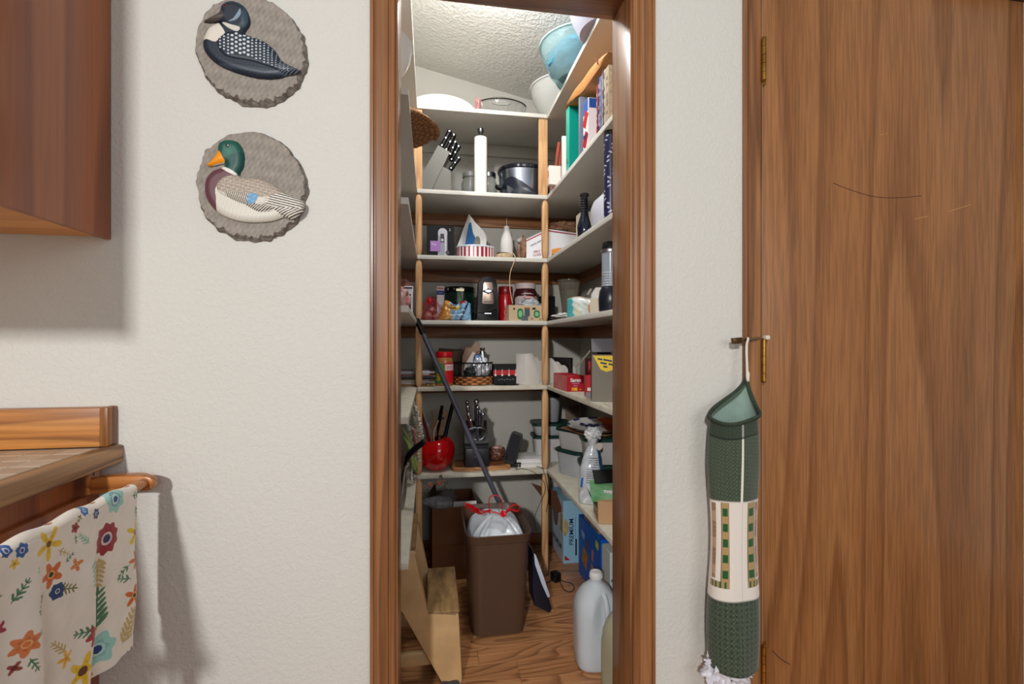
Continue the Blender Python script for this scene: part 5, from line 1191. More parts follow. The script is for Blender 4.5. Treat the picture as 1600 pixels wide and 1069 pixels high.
t = thing('paper_plate', 'dark plate holding crumpled white tissue at the front of the fourth right shelf', 'plate', (.640, 2.22, S4))
bm = BM(); lathe(bm, [(0, 0), (.05, 0), (.072, .005), (.085, .010), (.086, .012), (.07, .008), (.05, .003), (0, .003)], 48); obj('dish', bm, mat('brown_plate', (70, 58, 50), .5), t)
t = thing('tissue', 'crumpled white tissue lying on the dark plate', 'tissue', (.622, 2.215, S4 + .012)); crumple('paper', t, (0, 0, .009), (.050, .035, .012), WPAP, 6, .6, 3, 48, 32, None, -.008)
t = thing('shaker_bottle', 'tall clear shaker bottle with black lid and base near the right door jamb', 'bottle', (.603, YX(953.5, .603), S4))
bm = BM(); lathe(bm, [(0, 0), (.034, 0), (.038, .006), (.040, .05), (.036, .085), (.028, .10), (0, .10)], 40); obj('base_cup', bm, mat('navy_black', (26, 30, 42), .3), t)
bm = BM(); lathe(bm, [(.027, .1005), (.0285, .1005), (.0285, .232), (.027, .232), (.027, .1005)], 40); obj('tube_wall', bm, mat('pale_blue_plastic', (196, 206, 216), .15, trans=.5, ior=1.2), t)
bm = BM()
for i in range(6): tube(bm, [(.0292 * math.cos(a), .0292 * math.sin(a), .104 + i * .010) for a in [j * PI / 10 for j in range(20)]], .0012, 5, True)
obj('thread', bm, mat('pale_blue_plastic2', (206, 212, 220), .2), t)
bm = BM(); lathe(bm, [(0, .2325), (.030, .2325), (.0315, .238), (.030, .246), (0, .246)], 40); obj('collar', bm, STEEL, t); t.scale = (1, 1, .86)
bm = BM(); lathe(bm, [(0, .2465), (.028, .2465), (.026, .270), (.022, .276), (0, .276)], 40); obj('cap', bm, BLK, t)
# thin orange string hanging from the third shelf
t = thing('hanging_string', 'thin orange and white string hanging down in front of the fourth shelf', 'string', (0, 0, 0))
pts = [P(796, 397, 2.34) , P(802, 395, 2.318), P(805.5, 401, 2.287), P(803, 410, 2.284), P(797, 428, 2.282), P(797, 452, 2.284), P(801, 474, 2.29)]
pts[0].z = S3 + .03; pts[1].z = S3 + .022; pts[2].z = S3 - .004
bm = BM(); tube(bm, spline(pts, 8), .0020, 6); obj('cord', bm, mat('orange_cord', (214, 150, 70), .4, var=.5, vscale=9, c2=(226, 214, 190)), t)
# ---- fifth shelf (z .921)
t = thing('paper_stack', 'messy stack of papers and booklets in the left back corner of the fifth shelf', 'papers', (-.13, 2.44, S5))
rs_ = random.Random(4)
for i in range(16):
    c_ = rs_.choice([(226, 224, 228), (196, 190, 190), (120, 112, 116), (150, 70, 56), (70, 70, 84), (206, 204, 214), (190, 150, 110)] if i > 2 else [(186, 140, 92), (206, 170, 120)])
    bm = BM(); b2(bm, (-.12, -.09, 0), (.12, .09, .0042), .0008, 1)
    o = obj('booklet', bm, mat('paper_%d' % c_[0] + '_%d' % c_[2], c_, .6), t); o.location = (rs_.uniform(-.02, .05) + (.02 if i > 10 else 0), rs_.uniform(-.02, .02), .0001 + i * .0044); o.rotation_euler = (0, 0, rs_.uniform(-.22, .22))
t = thing('wood_sticks', 'short pale wooden sticks lying beside the paper stack on the fifth shelf', 'sticks', (XY(672, 2.36), 2.40, S5)); t.name = 'stick_bundle'
for i in range(4):
    bm = BM(); box(bm, (i * .016 - .02, -.03 + i * .005, .0065), (.010, .075, .008), (0, 0, R(20 + i * 14)), .002); obj('stick', bm, mat('pale_stick', (206, 160, 90), .6), t)
X_, W_ = span(680, 708, 2.385)
t = thing('peanut_butter_jar', 'peanut butter jar with a red lid and green and red label on the fifth shelf', 'jar', (X_, 2.37, S5))
r = W_ / 2
bm = BM(); lathe(bm, [(0, 0), (r - .004, 0), (r, .005), (r, .118), (r * .93, .132), (r * .86, .136), (0, .136)], 44); obj('jar_body', bm, mat('peanut', (176, 112, 62), .25, coat=.4), t)
bm = BM(); lathe(bm, [(0, .1365), (r * .92, .1365), (r * .93, .138), (r * .93, .158), (r * .89, .162), (0, .162)], 44)
obj('lid', bm, mat('red_lid', (206, 14, 28), .35), t)
def lab2(U, V): th = R(180) + U * R(180); rr = r + .0006; return rr * np.cos(th), rr * np.sin(th), .014 + .096 * V
def labc2(U, V, x, y, z):
    c = tuple(v + 0 * U for v in (210, 20, 36)); c = mixc(c, (U < .52 - .1 * np.abs(V - .5)) * 1., (44, 130, 66)); c = mixc(c, (((U - .25) / .12) ** 2 + ((V - .3) / .2) ** 2 < 1) * 1., (196, 176, 40)); c = mixc(c, ((U > .52) & (V > .62) & (V < .93)) * 1., (236, 214, 216)); c = mixc(c, ((U > .56) & (U < .86) & (V > .68) & (V < .86) & (np.sin(U * 90 + V * 40) > .3)) * .7, (190, 60, 80)); c = mixc(c, ((U < .44) & (V > .66)) * .6, (120, 140, 50)); return c
surf('paper_label', 90, 60, lab2, labc2, paintmat('label_print', .5), t)
# wire and wicker basket
X_, W_ = span(710, 770.5, 2.375)
t = thing('wire_basket', 'round basket with a woven wicker base and black wire sides on the fifth shelf', 'basket', (X_, 2.405, S5))
rb = W_ / 2
def wick(U, V):
    th = U * 2 * PI; seg = 22
    w1 = np.sin(th * seg / 2 + np.floor(V * 3.999) * PI) ; r = rb - .006 + .0055 * w1 * np.abs(np.sin(V * 4 * PI)) + .003 * np.abs(np.sin(V * 4 * PI))
    return r * np.cos(th), r * np.sin(th) * .86, .002 + .040 * V
def wickc(U, V, x, y, z):
    th = U * 2 * PI; w1 = np.sin(th * 11 + np.floor(V * 3.999) * PI); k = .62 + .38 * (w1 > -.2) ; n = npnoise(U * 200, V * 12, 2)
    return (176 * k + 12 * n, 112 * k + 9 * n, 62 * k + 6 * n)
surf('wicker_base', 264, 48, wick, wickc, paintmat('wicker', .7, .2, 200, .3), t, closeu=True)
bm = BM(); lathe(bm, [(0, .004), (rb - .012, .004), (rb - .012, .008), (0, .008)], 48, sy=.86); obj('basket_floor', bm, CARD, t)
WB = mat('black_wire', (26, 30, 34), .4, .4)
bm = BM()
for zz, rr in ((.046, .0024), (.108, .0036)): tube(bm, [((rb - .004 + (zz - .046) * .05) * math.cos(a), (rb - .004) * .86 * math.sin(a), zz) for a in [j * 2 * PI / 64 for j in range(64)]], rr, 8, True)
obj('wire_ring', bm, WB, t)['kind'] = 'stuff'
for i in range(26):
    a = 2 * PI * i / 26; bm = BM(); tube(bm, [((rb - .006) * math.cos(a), (rb - .006) * .86 * math.sin(a), .040), ((rb - .002) * math.cos(a), (rb - .002) * .86 * math.sin(a), .108)], .0013, 5); obj('wire', bm, WB, t)
for (nm, label, c, s, mm, sd, hh) in (('foil_bag', 'silver white foil bag in the wire basket', (.030, -.018, .074), (.050, .045, .058), mat('white_foil', (206, 208, 216), .25, .35), 3, 0),
                            ('dark_bag', 'black bag low in the wire basket', (-.012, -.045, .034 + .018), (.036, .022, .032), mat('black_film', (22, 26, 28), .35), 6, 0)):
    b_ = thing(nm, label, 'bag', (X_, 2.405, S5 + .009)); crumple('film', b_, c, s, mm, sd, .35, 2.4, 56, 40, None, -c[2] + .001)
b_ = thing('brown_paper_bag', 'tan paper bags standing up in the wire basket', 'bag', (X_, 2.405, S5 + .009)); b_.scale = (1, 1, 1.14)
KT = mat('tan_paper', (170, 142, 118), .8, var=.15, vscale=14)
bm = BM(); prism(bm, [(-.060, .02), (-.055, .115), (-.040, .155), (-.006, .150), (.02, .130), (.01, .02)], .012, xz(-.004), .003); obj('bag_sheet', bm, KT, b_)
bm = BM(); prism(bm, [(-.030, .02), (-.015, .150), (.012, .176), (.028, .172), (.034, .150), (.034, .02)], .012, xz(.016), .003); obj('bag_sheet', bm, KT, b_)
bm = BM(); prism(bm, [(-.055, .02), (-.045, .08), (-.006, .135), (.008, .128), (.02, .06), (.02, .02)], .006, xz(-.026), .002); obj('white_corner', bm, mat('off_white_paper', (206, 196, 190), .7), b_)
bm = BM(); prism(bm, smooth_poly([(.004, .085), (.004, .115), (.020, .122), (.036, .112), (.034, .09), (.02, .08)], 3), .010, xz(-.030), .003); obj('blue_tab', bm, mat('bright_blue', (20, 110, 190), .4), b_)
b_ = thing('brown_snack_bag', 'brown and red snack bag leaning behind the wire basket', 'bag', (XY(700, 2.50), 2.52, S5), R(-6))
bm = BM(); prism(bm, [(-.045, .0), (-.065, .10), (-.045, .178), (.075, .17), (.165, .172), (.172, .160), (.12, .06), (.10, 0)], .02, xz(.01), .006); obj('pouch', bm, mat('brown_packet', (134, 104, 84), .5, var=.3, vscale=9), b_)
bm = BM(); prism(bm, [(.150, .150), (.155, .178), (.19, .180), (.186, .145)], .004, xz(-.012), .001); obj('dark_corner', bm, BLK, b_)
bm = BM(); tube(bm, spline([(-.045, -.012, .175), (0, -.013, .166), (.07, -.012, .172)], 5), .004, 6); obj('folded_edge', bm, mat('tan_dark', (100, 76, 58), .7), b_)
b_ = thing('gold_ribbon_loop', 'thin metallic loop rising from the wire basket', 'loop', (X_ + .035, 2.36, S5 + .11)); b_.name = 'wire_loop'
bm = BM(); tube(bm, spline([(-.040, 0, 0), (-.032, 0, .035), (-.006, 0, .056), (.022, 0, .045), (.032, 0, .012), (.030, 0, -.03)], 8), .0022, 6); obj('wire', bm, mat('dark_gold', (110, 90, 66), .35, .6), b_)
bm = BM(); prism(bm, smooth_poly([(.000, .052), (.008, .052), (.012, .02), (.022, .002), (.012, -.002), (.004, .018)], 3), .001, xz(-.004)); obj('shiny_strip', bm, STEEL, b_)
X_, W_ = span(771, 810, 2.39)
t = thing('spoon_box', 'black and red box with white spoon pictures on the fifth shelf', 'box', (X_, 2.43, S5), R(0))
carton(t, W_, .08, .098, mat('black_card', (20, 20, 24), .55, spec=.3)); 
patch(t, 'red_band', -.002, .058, W_ - .004, .024, RED, -.0402)
for i in range(4):
    x = -W_ * .42 + i * W_ * .27
    bm = BM(); lathe(bm, [(0, 0), (.0055, 0), (.0055, .0008), (0, .0008)], 18, (x, -.0410, .046), (R(90), 0, 0)); box(bm, (x, -.0412, .062), (.0022, .0008, .026)); obj('printed_spoon', bm, mat('cream_print', (226, 216, 206), .5), t, smooth=0)
bm = BM()
for q in range(6): box(bm, (-.035 + q * .014, -.0404, .022 + (q % 2) * .003), (.010, .0006, .003))
obj('printed_lines', bm, mat('grey_ink', (130, 126, 130), .6), t, smooth=0)['kind'] = 'stuff'
crf = thing('dark_residue', 'torn black wrapper lying flat under the black and red box', 'wrapper', (X_ - .005, 2.345, S5)); crf.name = 'torn_wrapper'
crumple('film', crf, (0, 0, .0035), (.055, .026, .004), mat('black_film', (22, 26, 28), .35), 6, .7, 4, 40, 20, None, -.003)
def scallop_sorter(name, label, loc, rz, L_, H_, Wd, flip=1):
    t = thing(name, label, 'letter sorter', loc, rz); mm = mat('white_lacquer', (224, 220, 214), .45)
    pts = [(0, 0), (0, H_)]; n = 3
    for i in range(n):
        x0 = L_ * (.22 + .78 * i / n); x1 = L_ * (.22 + .78 * (i + 1) / n); z0 = H_ * (1 - .38 * i / n)
        for k in range(5): a = k / 4; pts.append((x0 + (x1 - x0) * a - (0 if k else 0), z0 + .006 * math.sin(a * PI) - H_ * .38 / n * a ** 2))
    pts.append((L_, 0))
    for s_ in (-1, 1):
        bm = BM(); prism(bm, pts, .006, xz(s_ * Wd / 2 + (.006 if s_ < 0 else 0)), .001); obj('side_panel', bm, mm, t, smooth=30)
    bm = BM(); b2(bm, (.0005, -Wd / 2 + .0065, .001), (.006, Wd / 2 - .0005, H_ - .002)); obj('end_panel', bm, mm, t)
    bm = BM(); b2(bm, (.0065, -Wd / 2 + .0065, .0005), (L_ - .001, Wd / 2 - .0005, .006)); obj('bottom_panel', bm, mm, t)
    return t
scallop_sorter('letter_sorter', 'white scalloped wooden letter sorter left of the right corner post', (XY(821, 2.335) - .0186, 2.335 + .0266, S5), R(33), .135, .152, .065)
scallop_sorter('letter_sorter', 'white scalloped wooden letter sorter right of the corner post behind the red wrap box', (.600, 2.46, S5), R(-62), .175, .125, .06)
t = thing('dark_book', 'dark book standing inside the right scalloped letter sorter', 'book', (.655, 2.38, S5 + .0065), R(-62)); carton(t, .13, .02, .125, mat('dark_cover', (40, 34, 34), .5))
# boxes of kitchen wrap
t = thing('plastic_wrap_box', 'long red plastic wrap box pointing to the aisle on the fifth right shelf', 'box', (.605, 2.125, S5), R(-64))
L_ = .22
t.location = (.604, 1.985, S5); t.rotation_euler = (0, 0, R(2))
bm = BM(); b2(bm, (-.038, 0, 0), (.038, .20, .068), .002, 1); obj('body', bm, mat('wrap_red', (176, 26, 38), .4), t)
patch(t, 'pale_print', .10, .034, .196, .064, mat('wrap_pink', (206, 120, 112), .45, var=.25, vscale=26, c2=(190, 70, 70)), -.0382, face='L')
txt(t, 'Saran', .021, (0, -.0007, .048), WHT, 'F', bold=.0008); txt(t, 'PREMIUM', .008, (0, -.0007, .034), mat('lilac_ink', (200, 170, 220), .5), 'F'); txt(t, 'WRAP', .007, (0, -.0007, .024), mat('lilac_ink', (200, 170, 220), .5), 'F')
txt(t, '100', .018, (-.006, -.0007, .010), YEL, 'F', bold=.0008); txt(t, 'SQ', .007, (.020, -.0007, .008), YEL, 'F')
t = thing('foil_box', 'blue box with a red end standing behind the plastic wrap box', 'box', (.745, 2.12, S5), R(-30))
carton(t, .05, .13, .125, mat('blue_box', (54, 84, 150), .4, var=.3, vscale=22)); patch(t, 'red_end', -.02, .0625, .012, .12, RED, -.0652); patch(t, 'white_print', 0, .06, .08, .03, mat('pale_blue_print', (150, 176, 214), .45), -.0253, face='L')
t = thing('foil_box', 'dark red box standing against the wall behind the blue box', 'box', (.775, 2.26, S5), R(-90)); carton(t, .10, .05, .13, mat('dark_red_card', (110, 26, 26), .5))
t = thing('small_red_box', 'small red box standing beside the big grey carton on the fifth right shelf', 'box', (.606, 1.80, S5), R(-10)); t.name = 'wrap_box'
carton(t, .040, .05, .082, mat('wrap_red2', (196, 24, 36), .4)); txt(t, 'PL', .014, (.004, -.0257, .066), WHT, 'F'); patch(t, 'white_flash', .0, .030, .030, .012, WHT, -.0252); patch(t, 'grey_base', 0, .010, .0402, .018, mat('grey_print', (130, 130, 136), .5), -.0254)
t = thing('grey_carton', 'big open grey cardboard carton with a yellow label on the fifth right shelf', 'carton', (.70, 1.70, S5), R(-2))
GC = mat('grey_card', (134, 126, 114), .75, var=.06, vscale=9); GC2 = mat('dark_grey_card', (110, 108, 114), .55)
t.location = (.672, 1.678, S5); t.rotation_euler = (0, 0, R(-17))
fx = .592 - .690
bm = BM(); Wc, Dc, Hc = .235, .14, .165
b2(bm, (fx, -Dc / 2, .001), (fx + Wc, -Dc / 2 + .003, Hc)); b2(bm, (fx, -Dc / 2 + .003, .001), (fx + .003, Dc / 2, Hc)); b2(bm, (fx + Wc - .003, -Dc / 2 + .003, .001), (fx + Wc, Dc / 2, Hc)); b2(bm, (fx + .003, Dc / 2 - .003, .001), (fx + Wc - .003, Dc / 2, Hc)); b2(bm, (fx + .003, -Dc / 2 + .003, .001), (fx + Wc - .003, Dc / 2 - .003, .004))
obj('carton_walls', bm, GC, t, smooth=0)
bm = BM(); box(bm, (fx + Wc / 2, -Dc / 2 + .012 + .03, Hc + .032 - .0), (Wc, .002, .075), (R(-52), 0, 0)); obj('top_flap', bm, GC2, t, smooth=0)
bm = BM(); box(bm, (fx - .028, 0, Hc - .016), (.075, Dc - .01, .002), (0, R(-50), 0)); obj('side_flap', bm, GC, t, smooth=0)
bm = BM(); prism(bm, [(fx + .004, Hc - .004), (fx + .10, Hc - .004), (fx + .078, Hc - .052), (fx + .05, Hc - .060), (fx + .030, Hc - .052)], .001, xz(-Dc / 2 - .0002)); yl = obj('yellow_label', bm, YEL, t, smooth=0)
bm = BM()
for (x, z, w2) in ((.028, .016, .016), (.054, .020, .030), (.040, .030, .022), (.066, .034, .018), (.046, .042, .014)): box(bm, (fx + x, -Dc / 2 - .0016, Hc - z), (w2, .0008, .006), (0, .2, 0))
obj('label_print', bm, mat('teal_ink', (24, 60, 76), .5), yl, smooth=0)['kind'] = 'stuff'
t = thing('black_printed_box', 'narrow black upright box beside the grey carton', 'box', (.577, 1.775, S5 + .001), R(-8)); t.name = 'black_box'
t.location = (.672, 1.835, S5); t.rotation_euler = (0, 0, R(-14))
carton(t, .05, .05, .18, mat('black_card', (20, 20, 24), .55, spec=.3))
t = thing('loose_flap', 'loose sheet of cardboard lying at the door end of the fifth right shelf', 'cardboard', (.665, 1.50, S5)); t.name = 'cardboard_sheet'
bm = BM(); box(bm, (0, 0, .0022), (.20, .10, .003), (0, 0, R(-8))); obj('sheet', bm, mat('pale_card', (206, 196, 180), .8), t, smooth=0)
# ---- lowest shelf (z .516)
def yz(p): return p
# left side: strings of beads, leaves, pan
t = thing('shell_bead_garland', 'pale shell and bead garland hanging at the left end of the lowest shelf', 'garland', (0, 0, 0))
SB = mat('shell_beads', (226, 218, 200), .5, var=.3, vscale=60)
rb_ = random.Random(9)
bm = BM()
hang = [[(646, 628), (652, 645), (655, 662), (656, 690), (654, 720)], [(642, 634), (648, 655), (651, 680), (652, 700)], [(637, 660), (641, 678), (645, 700), (648, 716)], [(640, 668), (650, 672), (658, 668), (660, 690)]]
for li, ln in enumerate(hang):
    pts = spline([P(px, py, 2.19 + .02 * li) for px, py in ln], 7)
    for p in pts:
        blob(bm, p + Vector((rb_.uniform(-.004, .004), rb_.uniform(-.01, .01), 0)), (rb_.uniform(.006, .010), .007, rb_.uniform(.0045, .008)), .25, 3, rb_.random() * 9, 7, 5)
o = obj('beads', bm, SB, t); o['kind'] = 'stuff'
bm = BM()
for p in spline([P(px, py, 2.17) for px, py in ((647, 672), (650, 688), (653, 700))], 5): blob(bm, p, (.006, .006, .005), .2, 3, rb_.random() * 9, 7, 5)
obj('pink_beads', bm, mat('pink_beads', (196, 110, 110), .5), t)['kind'] = 'stuff'
t = thing('bead_string', 'black and white bead string hanging over the edge of the lowest left shelf', 'beads', (0, 0, 0))
bm = BM(); pts = spline([P(px, py, 2.205) for px, py in ((645, 715), (643.5, 740), (644.5, 760), (643.5, 785), (642, 800))], 8)
for i, p in enumerate(pts): blob(bm, p + Vector((0, -.0, 0)), (.0048, .0048, .0045), .1, 2, i, 8, 6)
obj('white_beads', bm, mat('pearl', (222, 220, 216), .3), t)['kind'] = 'stuff'
bm = BM()
for i, p in enumerate(pts[::2]): blob(bm, p + Vector((.0055, -.002, .003)), (.0026, .0026, .003), .1, 2, i, 6, 5)
obj('dark_beads', bm, BLK, t)['kind'] = 'stuff'
t = thing('leaf_decoration', 'long green artificial leaves hanging at the left of the lowest shelf', 'leaves', (0, 0, 0)); t.name = 'artificial_leaves'
LG = mat('olive_leaf', (140, 156, 88), .6)
for (a, b, c_, Y, w2) in (((630, 682), (640, 700), (646, 735), 2.10, .020), ((632, 700), (642, 715), (650, 738), 2.13, .016), ((648, 715), (650, 725), (653, 738), 2.16, .012), ((628, 668), (634, 678), (641, 690), 2.11, .012)):
    pts = spline([P(*a, Y), P(*b, Y), P(*c_, Y)], 7); n = len(pts)
    bm = BM(); tube(bm, pts, [max(.001, w2 * math.sin(PI * (i + .3) / (n - .4)) ** .8) for i in range(n)], 10, flat=.55)
    obj('leaf', bm, LG, t)
t = thing('stock_pot', 'grey metal pan with a curved black handle on the lowest left shelf', 'pan', (-.205, 1.86, S6)); t.name = 'saucepan'
bm = BM(); lathe(bm, [(0, 0), (.10, 0), (.112, .008), (.118, .05), (.120, .10), (.123, .104), (.116, .102), (.112, .05), (.104, .012), (0, .01)], 56); obj('pan_body', bm, mat('pan_alloy', (150, 146, 140), .35, .6), t)
hp = [P(641, 724, 1.93), P(634, 719, 1.90), P(631, 712, 1.88), P(640, 708, 1.86), P(650, 700, 1.84), P(662, 691, 1.83)]
hp = [Vector((-.105, 1.86, S6 + .088)), P(636, 719, 1.84), P(640, 710, 1.83), P(650, 700, 1.82), P(663, 690.5, 1.81)]
lo = t.location.copy()
bm = BM(); tube(bm, [p - lo for p in spline(hp, 6)], [.008 + .006 * min(1, i / 8) for i in range(25)], 12, flat=.75); obj('handle', bm, BLK, t)
bm = BM(); tube(bm, [p - lo for p in spline([Vector((-.10, 1.80, S6 + .07)), P(633, 733, 1.80), P(637, 727, 1.80), P(637, 722, 1.80)], 5)], .006, 10); obj('steel_loop', bm, STEEL, t)
# red apple pot with utensils
APX = XY(682, 2.375)
t = thing('apple_utensil_pot', 'glossy red apple shaped ceramic pot holding kitchen utensils on the lowest shelf', 'utensil pot', (APX, 2.385, S6))
def apple(U, V, o=0.):
    th = U * 2 * PI; pr = [(.035, 0), (.058, .012), (.080, .045), (.088, .085), (.083, .12), (.066, .145), (.048, .150), (.040, .145)]
    rr = sum(np.interp(np.clip(V + o2, 0, 1), np.linspace(0, 1, 8), [p[0] for p in pr]) for o2 in (-.08, -.04, 0, .04, .08)) / 5; zz = sum(np.interp(np.clip(V + o2, 0, 1), np.linspace(0, 1, 8), [p[1] for p in pr]) for o2 in (-.08, -.04, 0, .04, .08)) / 5
    lob = 1 + .025 * np.cos(th * 5 + .5) * np.sin(V * PI); tilt = .012 * np.cos(th - .3) * V
    return (rr - o) * lob * np.cos(th), (rr - o) * lob * np.sin(th), zz + tilt * .9 + .001
def apple_s(U, V, o=0.):
    return apple(U, V, o)
surf('pot_wall', 90, 56, lambda U, V: apple(U, V), None, REDG, t, closeu=True); surf('pot_inner', 60, 30, lambda U, V: apple(U, .15 + .85 * V, .006), None, REDG, t, closeu=True)
bm = BM(); lathe(bm, [(0, .0005), (.035, .0005), (.036, .004), (0, .004)], 32); obj('pot_bottom', bm, REDG, t)
UW = mat('utensil_wood', (160, 112, 68), .6, var=.2, vscale=20); al = t.location.copy()
def utensil(name, label, pts, r, m, seg=10, flat=1, head=None):
    u = thing(name, label, 'utensil', tuple(al)); bm = BM(); sp = [p - al for p in spline(pts, 6)]
    rr = r if not isinstance(r, list) else [r[min(len(r) - 1, int(i / (len(sp)) * len(r)))] for i in range(len(sp))]
    tube(bm, sp, rr, seg, flat=flat); obj('shaft', bm, m, u); return u
inn_ = lambda dx, dy: Vector((APX + dx, 2.385 + dy, S6 + .05))
utensil('wooden_spoon', 'thin bent wooden spoon handle in the red pot', [inn_(0, 0), P(673, 678, 2.375), P(677.5, 662, 2.375), P(677, 652, 2.375), P(675.5, 642, 2.375)], .0050, UW)
utensil('wooden_stick', 'short pale wooden handle in the red pot', [inn_(-.01, -.02), P(678, 678, 2.36), P(682, 665, 2.36), P(685, 657, 2.36)], .0032, mat('pale_handle', (206, 160, 126), .5))
u = thing('wooden_spatula', 'flat wooden spatula handle with a round hole in the red pot', 'utensil', tuple(al)); s = dep(APX, 2.37) / F
bm = BM(); ps = [P(*q, 2.375) - al for q in ((684, 680), (689, 660), (691.5, 645), (695, 641), (698, 643), (697, 652), (692, 668), (689, 680))]
prism(bm, [(p.x, p.z) for p in ps], .006, xz(-.012), .001); obj('blade', bm, UW, u)
q = P(692.3, 653.5, 2.373) - al; bm = BM(); lathe(bm, [(0, 0), (.0062, 0), (.0062, .0012), (0, .0012)], 20, (q.x, -.0182, q.z), (R(90), 0, 0)); obj('hole', bm, DKTXT, u)
bm = BM(); tube(bm, [Vector((0, 0, .04)), P(687, 682, 2.375) - al], .005, 8); obj('shaft', bm, UW, u)
utensil('black_spatula', 'broad black utensil handle behind the wooden spatula', [inn_(.0, .01), P(684, 680, 2.41), P(687, 655, 2.41), P(691, 634, 2.41)], [.008, .012, .017, .019, .016], BLK, flat=.5)
utensil('black_ladle', 'long black handle leaning right with a grey end in the red pot', [inn_(.02, 0), P(697, 675, 2.39), P(703, 650, 2.39), P(708, 630, 2.39)], .010, BLK)
utensil('red_spatula', 'dark red utensil handle at the left of the red pot', [inn_(-.03, 0), P(668, 680, 2.39), P(663, 662, 2.39), P(658.5, 645, 2.39)], .011, mat('dark_red_silicone', (130, 16, 26), .35), flat=.6)
utensil('steel_whisk', 'thin steel handle beside the dark red utensil in the red pot', [inn_(-.02, -.01), P(672, 674, 2.36), P(667, 660, 2.36), P(663, 648, 2.36)], .0024, STEEL)
# dried flower sprig hanging from the shelf edge
t = thing('flower_sprig', 'dried sprig with small orange flowers hanging over the lowest shelf edge', 'flowers', (0, 0, 0))
bm = BM(); tube(bm, spline([Vector((XY(690, 2.30), 2.30, S6 + .003)), P(690, 743, 2.283), P(693, 752, 2.28), P(697, 757, 2.275)], 5), .0016, 5); tube(bm, spline([P(693, 750, 2.28), P(687, 756, 2.27), P(675, 757, 2.27), P(665, 766, 2.27)], 5), .0008, 4); tube(bm, spline([P(697, 757, 2.275), P(680, 768, 2.27), P(655, 770, 2.27)], 5), .0006, 4)
obj('stem', bm, mat('dark_stem', (44, 36, 26), .7), t)
for i, (px, py, r) in enumerate(((673, 757, .011), (687, 755, .012), (693, 751, .006), (667, 762, .005))):
    c_ = P(px, py, 2.268)
    for k in range(5):
        a = k * 2 * PI / 5 + i; bm = BM(); blob(bm, c_ + Vector((math.cos(a) * r * .55, -.002, math.sin(a) * r * .55)), (r * .5, r * .3, r * .5), .3, 3, k + i, 8, 6); obj('petal', bm, mat('apricot_petal', (206, 122, 84), .6, var=.3, vscale=70), t)
for (px, py) in ((664, 770), (695, 760), (688, 745), (699, 754)):
    bm = BM(); blob(bm, P(px, py, 2.27), (.004, .002, .008), .3, 3, px, 8, 6); obj('leaf', bm, mat('dry_leaf', (90, 90, 54), .7), t)
# chopping board with the knife block
t = thing('cutting_board', 'wooden cutting board lying under the black knife block on the lowest shelf', 'cutting board', (XY(750.5, 2.40), 2.405, S6))
bw = XY(797, 2.32) - XY(704, 2.32)
bm = BM(); loft(bm, [(0, bw / 2 - .003, .082, 9), (.003, bw / 2, .085, 9), (.017, bw / 2, .085, 9), (.020, bw / 2 - .003, .082, 9)], 64, 9); obj('board', bm, wood('board_maple', (206, 150, 96), (190, 132, 80), (160, 104, 60), 'X', 12, 8, 9, .5, .2), t)
bm = BM(); loft(bm, [(.0201, bw / 2 - .016, .068, 9), (.0208, bw / 2 - .016, .068, 9)], 48, 9); obj('inlaid_panel', bm, wood('board_walnut', (150, 96, 56), (134, 82, 46), (104, 60, 34), 'X', 12, 8, 9, .5, .2), t)
Yk = 2.385; X_, W_ = span(726, 763, Yk - .045)
t = thing('knife_block', 'black knife block with silver handled knives and scissors on the cutting board', 'knife block', (X_, Yk, S6 + .021))
KB2 = mat('black_wood_block', (24, 24, 28), .45)
# side profile in (y,z): leaning block
def yzpr(bm, poly, w_, bev=.002):
    M = Matrix(((0, 0, 1, -w_ / 2), (1, 0, 0, 0), (0, 1, 0, 0), (0, 0, 0, 1))); prism(bm, poly, w_, M, bev)
bm = BM(); yzpr(bm, [(-.060, 0), (-.064, .085), (-.058, .097), (-.036, .105), (.03, .205), (.062, .19), (.062, 0)], W_); obj('block', bm, KB2, t)
bm = BM(); yzpr(bm, [(-.062, .0), (-.078, .002), (-.078, .088), (-.0648, .090)], W_ * .98); obj('front_apron', bm, mat('black_satin', (34, 34, 38), .35), t)
txt(t, 'SAB', .0095, (-.004, -.0783, .050), STEEL, 'F', bold=.0002)
SK = mat('polished_steel', (176, 176, 184), .18, 1); tl = t.location.copy()
def stk(px, py0, py1, y, w_, lean=.0):
    a = P(px, py0, 2.385 + y) - tl; b = P(px + lean, py1, 2.385 + y - .03) - tl
    bm = BM(); pts = [a, a + (b - a) * .15, a + (b - a) * .5, a + (b - a) * .85, b]; tube(bm, spline(pts, 3), [w_ * .42] * 3 + [w_ * .40] * 3 + [w_ * .48] * 3 + [w_ * .62] * 2 + [w_ * .5, .3 * w_], 12); obj('knife_handle', bm, SK, t)
for a in ((733, 664, 633, -.015, .017, -2.5), (731, 652, 626, .02, .017, -1), (735.5, 668, 646, -.03, .016, -3), (738, 672, 655, -.04, .015, -3), (744, 662, 624, .0, .021, .5), (745.5, 664, 634, -.02, .016, 1), (749, 664, 640, -.03, .016, 1), (753, 668, 645, -.04, .017, 2)): stk(*a)
t_ = t; t = thing('kitchen_scissors', 'silver handled kitchen scissors hanging on the front of the black knife block', 'scissors', tuple(tl))
yy = Yk - .090
for sx_ in (-1, 1):
    pts = [P(px, py, yy) - tl for px, py in ((745.6 + .6 * sx_, 669), (745.6 + sx_ * 6, 668.5), (745.6 + sx_ * 12.5, 672), (745.6 + sx_ * 13, 678), (745.6 + sx_ * 8, 685.5), (745.6 + sx_ * 1.4, 687), (745.6 + sx_ * 1.0, 678))]
    bm = BM(); tube(bm, spline(pts + [pts[0]], 6)[:-1], .0042, 8, True); obj('finger_loop', bm, SK, t)
